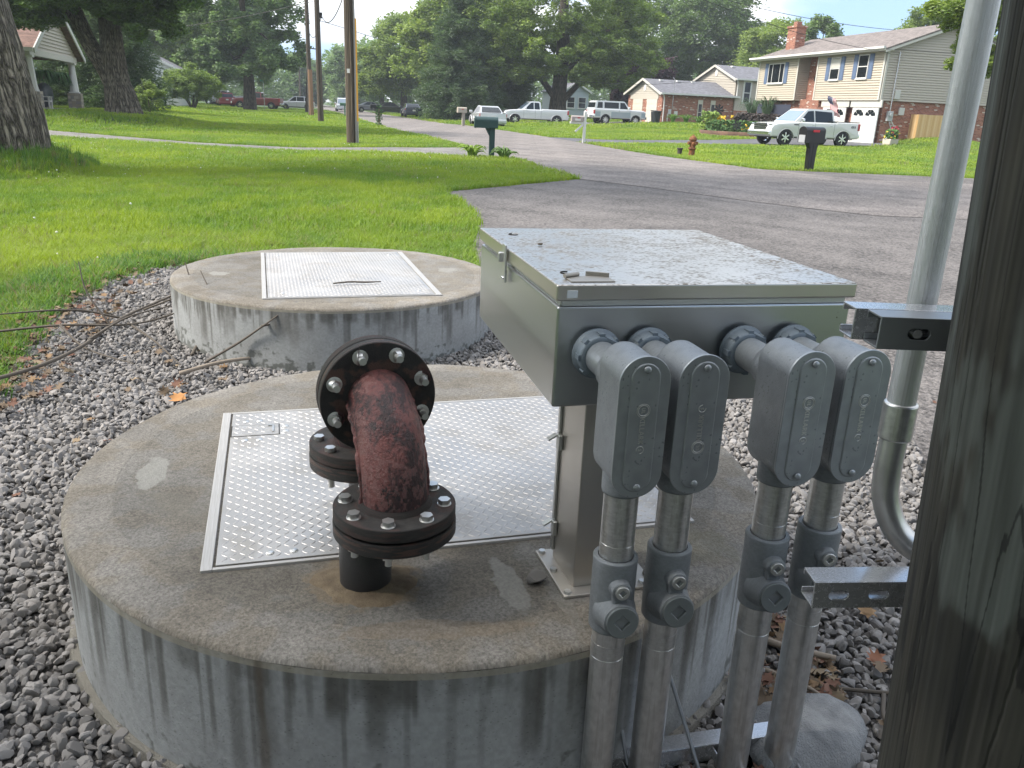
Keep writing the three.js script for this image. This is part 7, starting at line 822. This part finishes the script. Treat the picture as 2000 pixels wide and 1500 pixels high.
// the far wood that closes the view
{ const R = rng(33), pts = []; for (let i = 0; i < 15000; i++) { const a = -1.25 + R() * 2.3, d = 195 + R() * 45, x = Math.sin(a) * d - 10, z = -Math.cos(a) * d, hmax = 9 + 7 * fbm(a * 9 + 20, 3, 3, 34); if (Math.abs(x + 42 + (z + 175) * -0.27) < 4.2 && z > -260) continue; pts.push([x, R() * hmax, z, R()]); } const im = fillCrown(pts, CL[0], G.blue, 3.4, 35, 'far_wood', scene, 'stuff'); im.userData = { kind: 'stuff', label: 'far wood closing the view at the end of the street', category: 'wood' }; }
for (const [x, z, r, l] of [[-57, -222, 5.5, 'pale street tree on the lawn side where the road ends'], [-62, -250, 6.5, 'tallest pale street tree closing the end of the road'], [-38, -186, 4.6, 'pale street tree on the pine side where the road ends'], [-47, -235, 5.5, 'pale street tree behind the street row']]) tree('far_tree', l, x, z, { seed: Math.round(-x), h: 12, r: 0.4, lobes: [[0, 6.5, 0, r, 5.4, r], [r * 0.5, 4, 0, r * 0.7, 3.5, r * 0.6]], n: 1800, size: 1.7, cols: G.blue });
// ---------- grass ----------
const houseFoot = (x, z) => { const l = (ox, oz, a) => { const dx = x - ox, dz = z - oz; return [dx * Math.cos(a) - dz * Math.sin(a), dx * Math.sin(a) + dz * Math.cos(a)]; }; let [u, v] = l(17, -64, -1.318); if (u > -0.1 && u < 14.1 && v < 0.1 && v > -8.4) return true; [u, v] = l(9.65, -80.7, -1.242); if (u > -0.2 && u < 6.9 && v < 0.1 && v > -16) return true; [u, v] = l(-22.6, -39.7, 1.876); return u > -1 && u < 11 && v < 0.4 && v > -9.5; };
const isGrass = (x, z) => { if (houseFoot(x, z)) return false; for (const h of hard) if (inside([x, z], h)) return false; return true; };
function tuft(seed, n, h, w, spread) { const R = rng(seed), pos = []; for (let i = 0; i < n; i++) { const a = R() * 6.283, r = Math.sqrt(R()) * spread, x = Math.cos(a) * r, z = Math.sin(a) * r, b = R() * 6.283, hh = h * (0.6 + R() * 0.6), lean = hh * (0.2 + R() * 0.7), dx = Math.cos(b), dz = Math.sin(b), sx = -dz * w / 2, sz = dx * w / 2; const m = [x + dx * lean * 0.3, hh * 0.6, z + dz * lean * 0.3], e = [x + dx * lean, hh, z + dz * lean]; pos.push(x - sx, -0.01, z - sz, x + sx, -0.01, z + sz, m[0] + sx * 0.8, m[1], m[2] + sz * 0.8, x - sx, -0.01, z - sz, m[0] + sx * 0.8, m[1], m[2] + sz * 0.8, m[0] - sx * 0.8, m[1], m[2] - sz * 0.8, m[0] - sx * 0.8, m[1], m[2] - sz * 0.8, m[0] + sx * 0.8, m[1], m[2] + sz * 0.8, ...e); } const g = new THREE.BufferGeometry(); g.setAttribute('position', new THREE.Float32BufferAttribute(pos, 3)); g.computeVertexNormals(); return g; }
M.grass = new THREE.MeshPhysicalMaterial({ color: 0xffffff, roughness: 1, transmission: 0.45, thickness: 0, side: THREE.DoubleSide });
{
  const R = rng(200), grp = new THREE.Group(); grp.name = 'grass'; grp.userData = { kind: 'stuff', label: 'bright green mown lawn grass', category: 'grass' }; scene.add(grp);
  const bands = [[3.2, 8, 620, tuft(1, 16, 0.075, 0.0045, 0.05), 1], [8, 16, 300, tuft(2, 16, 0.08, 0.0075, 0.07), 1], [16, 32, 85, tuft(3, 16, 0.085, 0.014, 0.13), 1.05], [32, 64, 22, tuft(4, 16, 0.09, 0.028, 0.26), 1.1], [64, 130, 4.2, tuft(5, 16, 0.11, 0.06, 0.55), 1.1]], A0 = -0.72, A1 = 0.72, m = new THREE.Matrix4(), q = new THREE.Quaternion(), e = new THREE.Euler(), c = new THREE.Color();
  for (const [r0, r1, den, geo, sc] of bands) {
    const n = Math.round(den * (A1 - A0) / 2 * (r1 * r1 - r0 * r0)), list = [];
    for (let i = 0; i < n; i++) { const r = Math.sqrt(lerp(r0 * r0, r1 * r1, R())), a = lerp(A0, A1, R()), x = Math.sin(a) * r, z = -Math.cos(a) * r; if (isGrass(x + (R() - 0.5) * 0.06, z + (R() - 0.5) * 0.06)) list.push([x, z]); }
    const im = new THREE.InstancedMesh(geo, M.grass, list.length); im.name = 'blades'; im.castShadow = im.receiveShadow = true;
    list.forEach(([x, z], i) => { const n1 = fbm(x * 0.5 + 60, z * 0.5 + 60, 3, 210), n2 = fbm(x * 2.2 + 60, z * 2.2 + 60, 2, 213), s = sc * (0.75 + R() * 0.5) * (0.75 + 0.5 * n2); e.set((R() - 0.5) * 0.3, R() * 6.283, (R() - 0.5) * 0.3); im.setMatrixAt(i, m.compose(V(x, T(x, z), z), q.setFromEuler(e), V(sc, s, sc))); const k = clamp((n1 - 0.5) * 1.5 + (n2 - 0.5) * 1.1 + 0.5 + (R() - 0.5) * 0.4); const dry = R() > 0.965 - 0.08 * sst(0.55, 0.75, fbm(x * 0.9 + 30, z * 0.9 + 30, 3, 217)); dry ? c.setRGB(0.26, 0.27, 0.08) : c.setRGB(lerp(0.135, 0.30, k), lerp(0.26, 0.40, k), lerp(0.007, 0.016, k)); im.setColorAt(i, c); });
    grp.add(im);
  }
  // taller weeds along the gravel and round the old trunk
  const wl = []; for (let i = 0; i < 2600; i++) { const k = R(), P = [[-2.35, -3.1], [-2.62, -3.9], [-2.82, -4.6], [-2.85, -5.3], [-2.62, -6.05], [-1.7, -6.2], [-0.6, -6.45]], j = Math.floor(k * 6), f = k * 6 - j, x = lerp(P[j][0], P[j + 1][0], f) + (R() - 0.62) * 0.5, z = lerp(P[j][1], P[j + 1][1], f) - (R() - 0.5) * 0.35; if (Math.hypot(x - S2[0], z - S2[1]) < S2[2] + 0.03) continue; if (x > -0.5 && z > -7) continue; wl.push([x, z, 0.55 + R() * 0.6]); }
  for (let i = 0; i < 900; i++) { const a = R() * 6.28, r = 0.9 + R() * 0.9; wl.push([-8.75 + Math.cos(a) * r, -13.4 + Math.sin(a) * r, 1.2 + R() * 1.6]); }
  const im = new THREE.InstancedMesh(tuft(6, 12, 0.085, 0.007, 0.04), M.grass, wl.length); im.name = 'weeds'; im.castShadow = im.receiveShadow = true; wl.forEach(([x, z, s], i) => { e.set((R() - 0.5) * 0.5, R() * 6.283, (R() - 0.5) * 0.5); im.setMatrixAt(i, m.compose(V(x, T(x, z), z), q.setFromEuler(e), V(1, s, 1))); const k = R(); R() > 0.9 ? c.setRGB(0.25, 0.2, 0.09) : c.setRGB(lerp(0.06, 0.15, k), lerp(0.16, 0.3, k), 0.02); im.setColorAt(i, c); }); grp.add(im);
  // clover flowers
  const cl = []; for (let i = 0; i < 420; i++) { const r = Math.sqrt(lerp(25, 700, R())), a = lerp(-0.65, 0.15, R()), x = Math.sin(a) * r, z = -Math.cos(a) * r; if (fbm(x * 0.4 + 10, z * 0.4 + 10, 3, 220) > 0.48 && isGrass(x, z)) cl.push([x, z]); }
  const ci = new THREE.InstancedMesh(new THREE.IcosahedronGeometry(0.008, 1), mat(0.7, 0.7, 0.64, 0.9), cl.length); ci.name = 'clover_flowers'; cl.forEach(([x, z], i) => { const s = 0.7 + R() * 0.8; ci.setMatrixAt(i, m.compose(V(x, T(x, z) + 0.075 + R() * 0.02, z), q.identity(), V(s, s, s))); }); grp.add(ci);
}
// hostas at the foot of the green mailbox
for (const [x, z, s, l] of [[-1.25, -21.2, 0, 'yellow-green leafy clump on the lawn side of the green mailbox'], [-0.45, -21.1, 1, 'variegated leafy clump on the road side of the green mailbox']]) clump('hosta', l, 'plant', x, z, 46, 0.34, 0.42, s ? [0.16, 0.26, 0.07] : [0.22, 0.34, 0.04], 740 + s, 'plants round the green mailbox');
scene.fog = new THREE.FogExp2(new THREE.Color(0.80, 0.87, 0.95), 0.0006);
renderer.render(scene, camera);
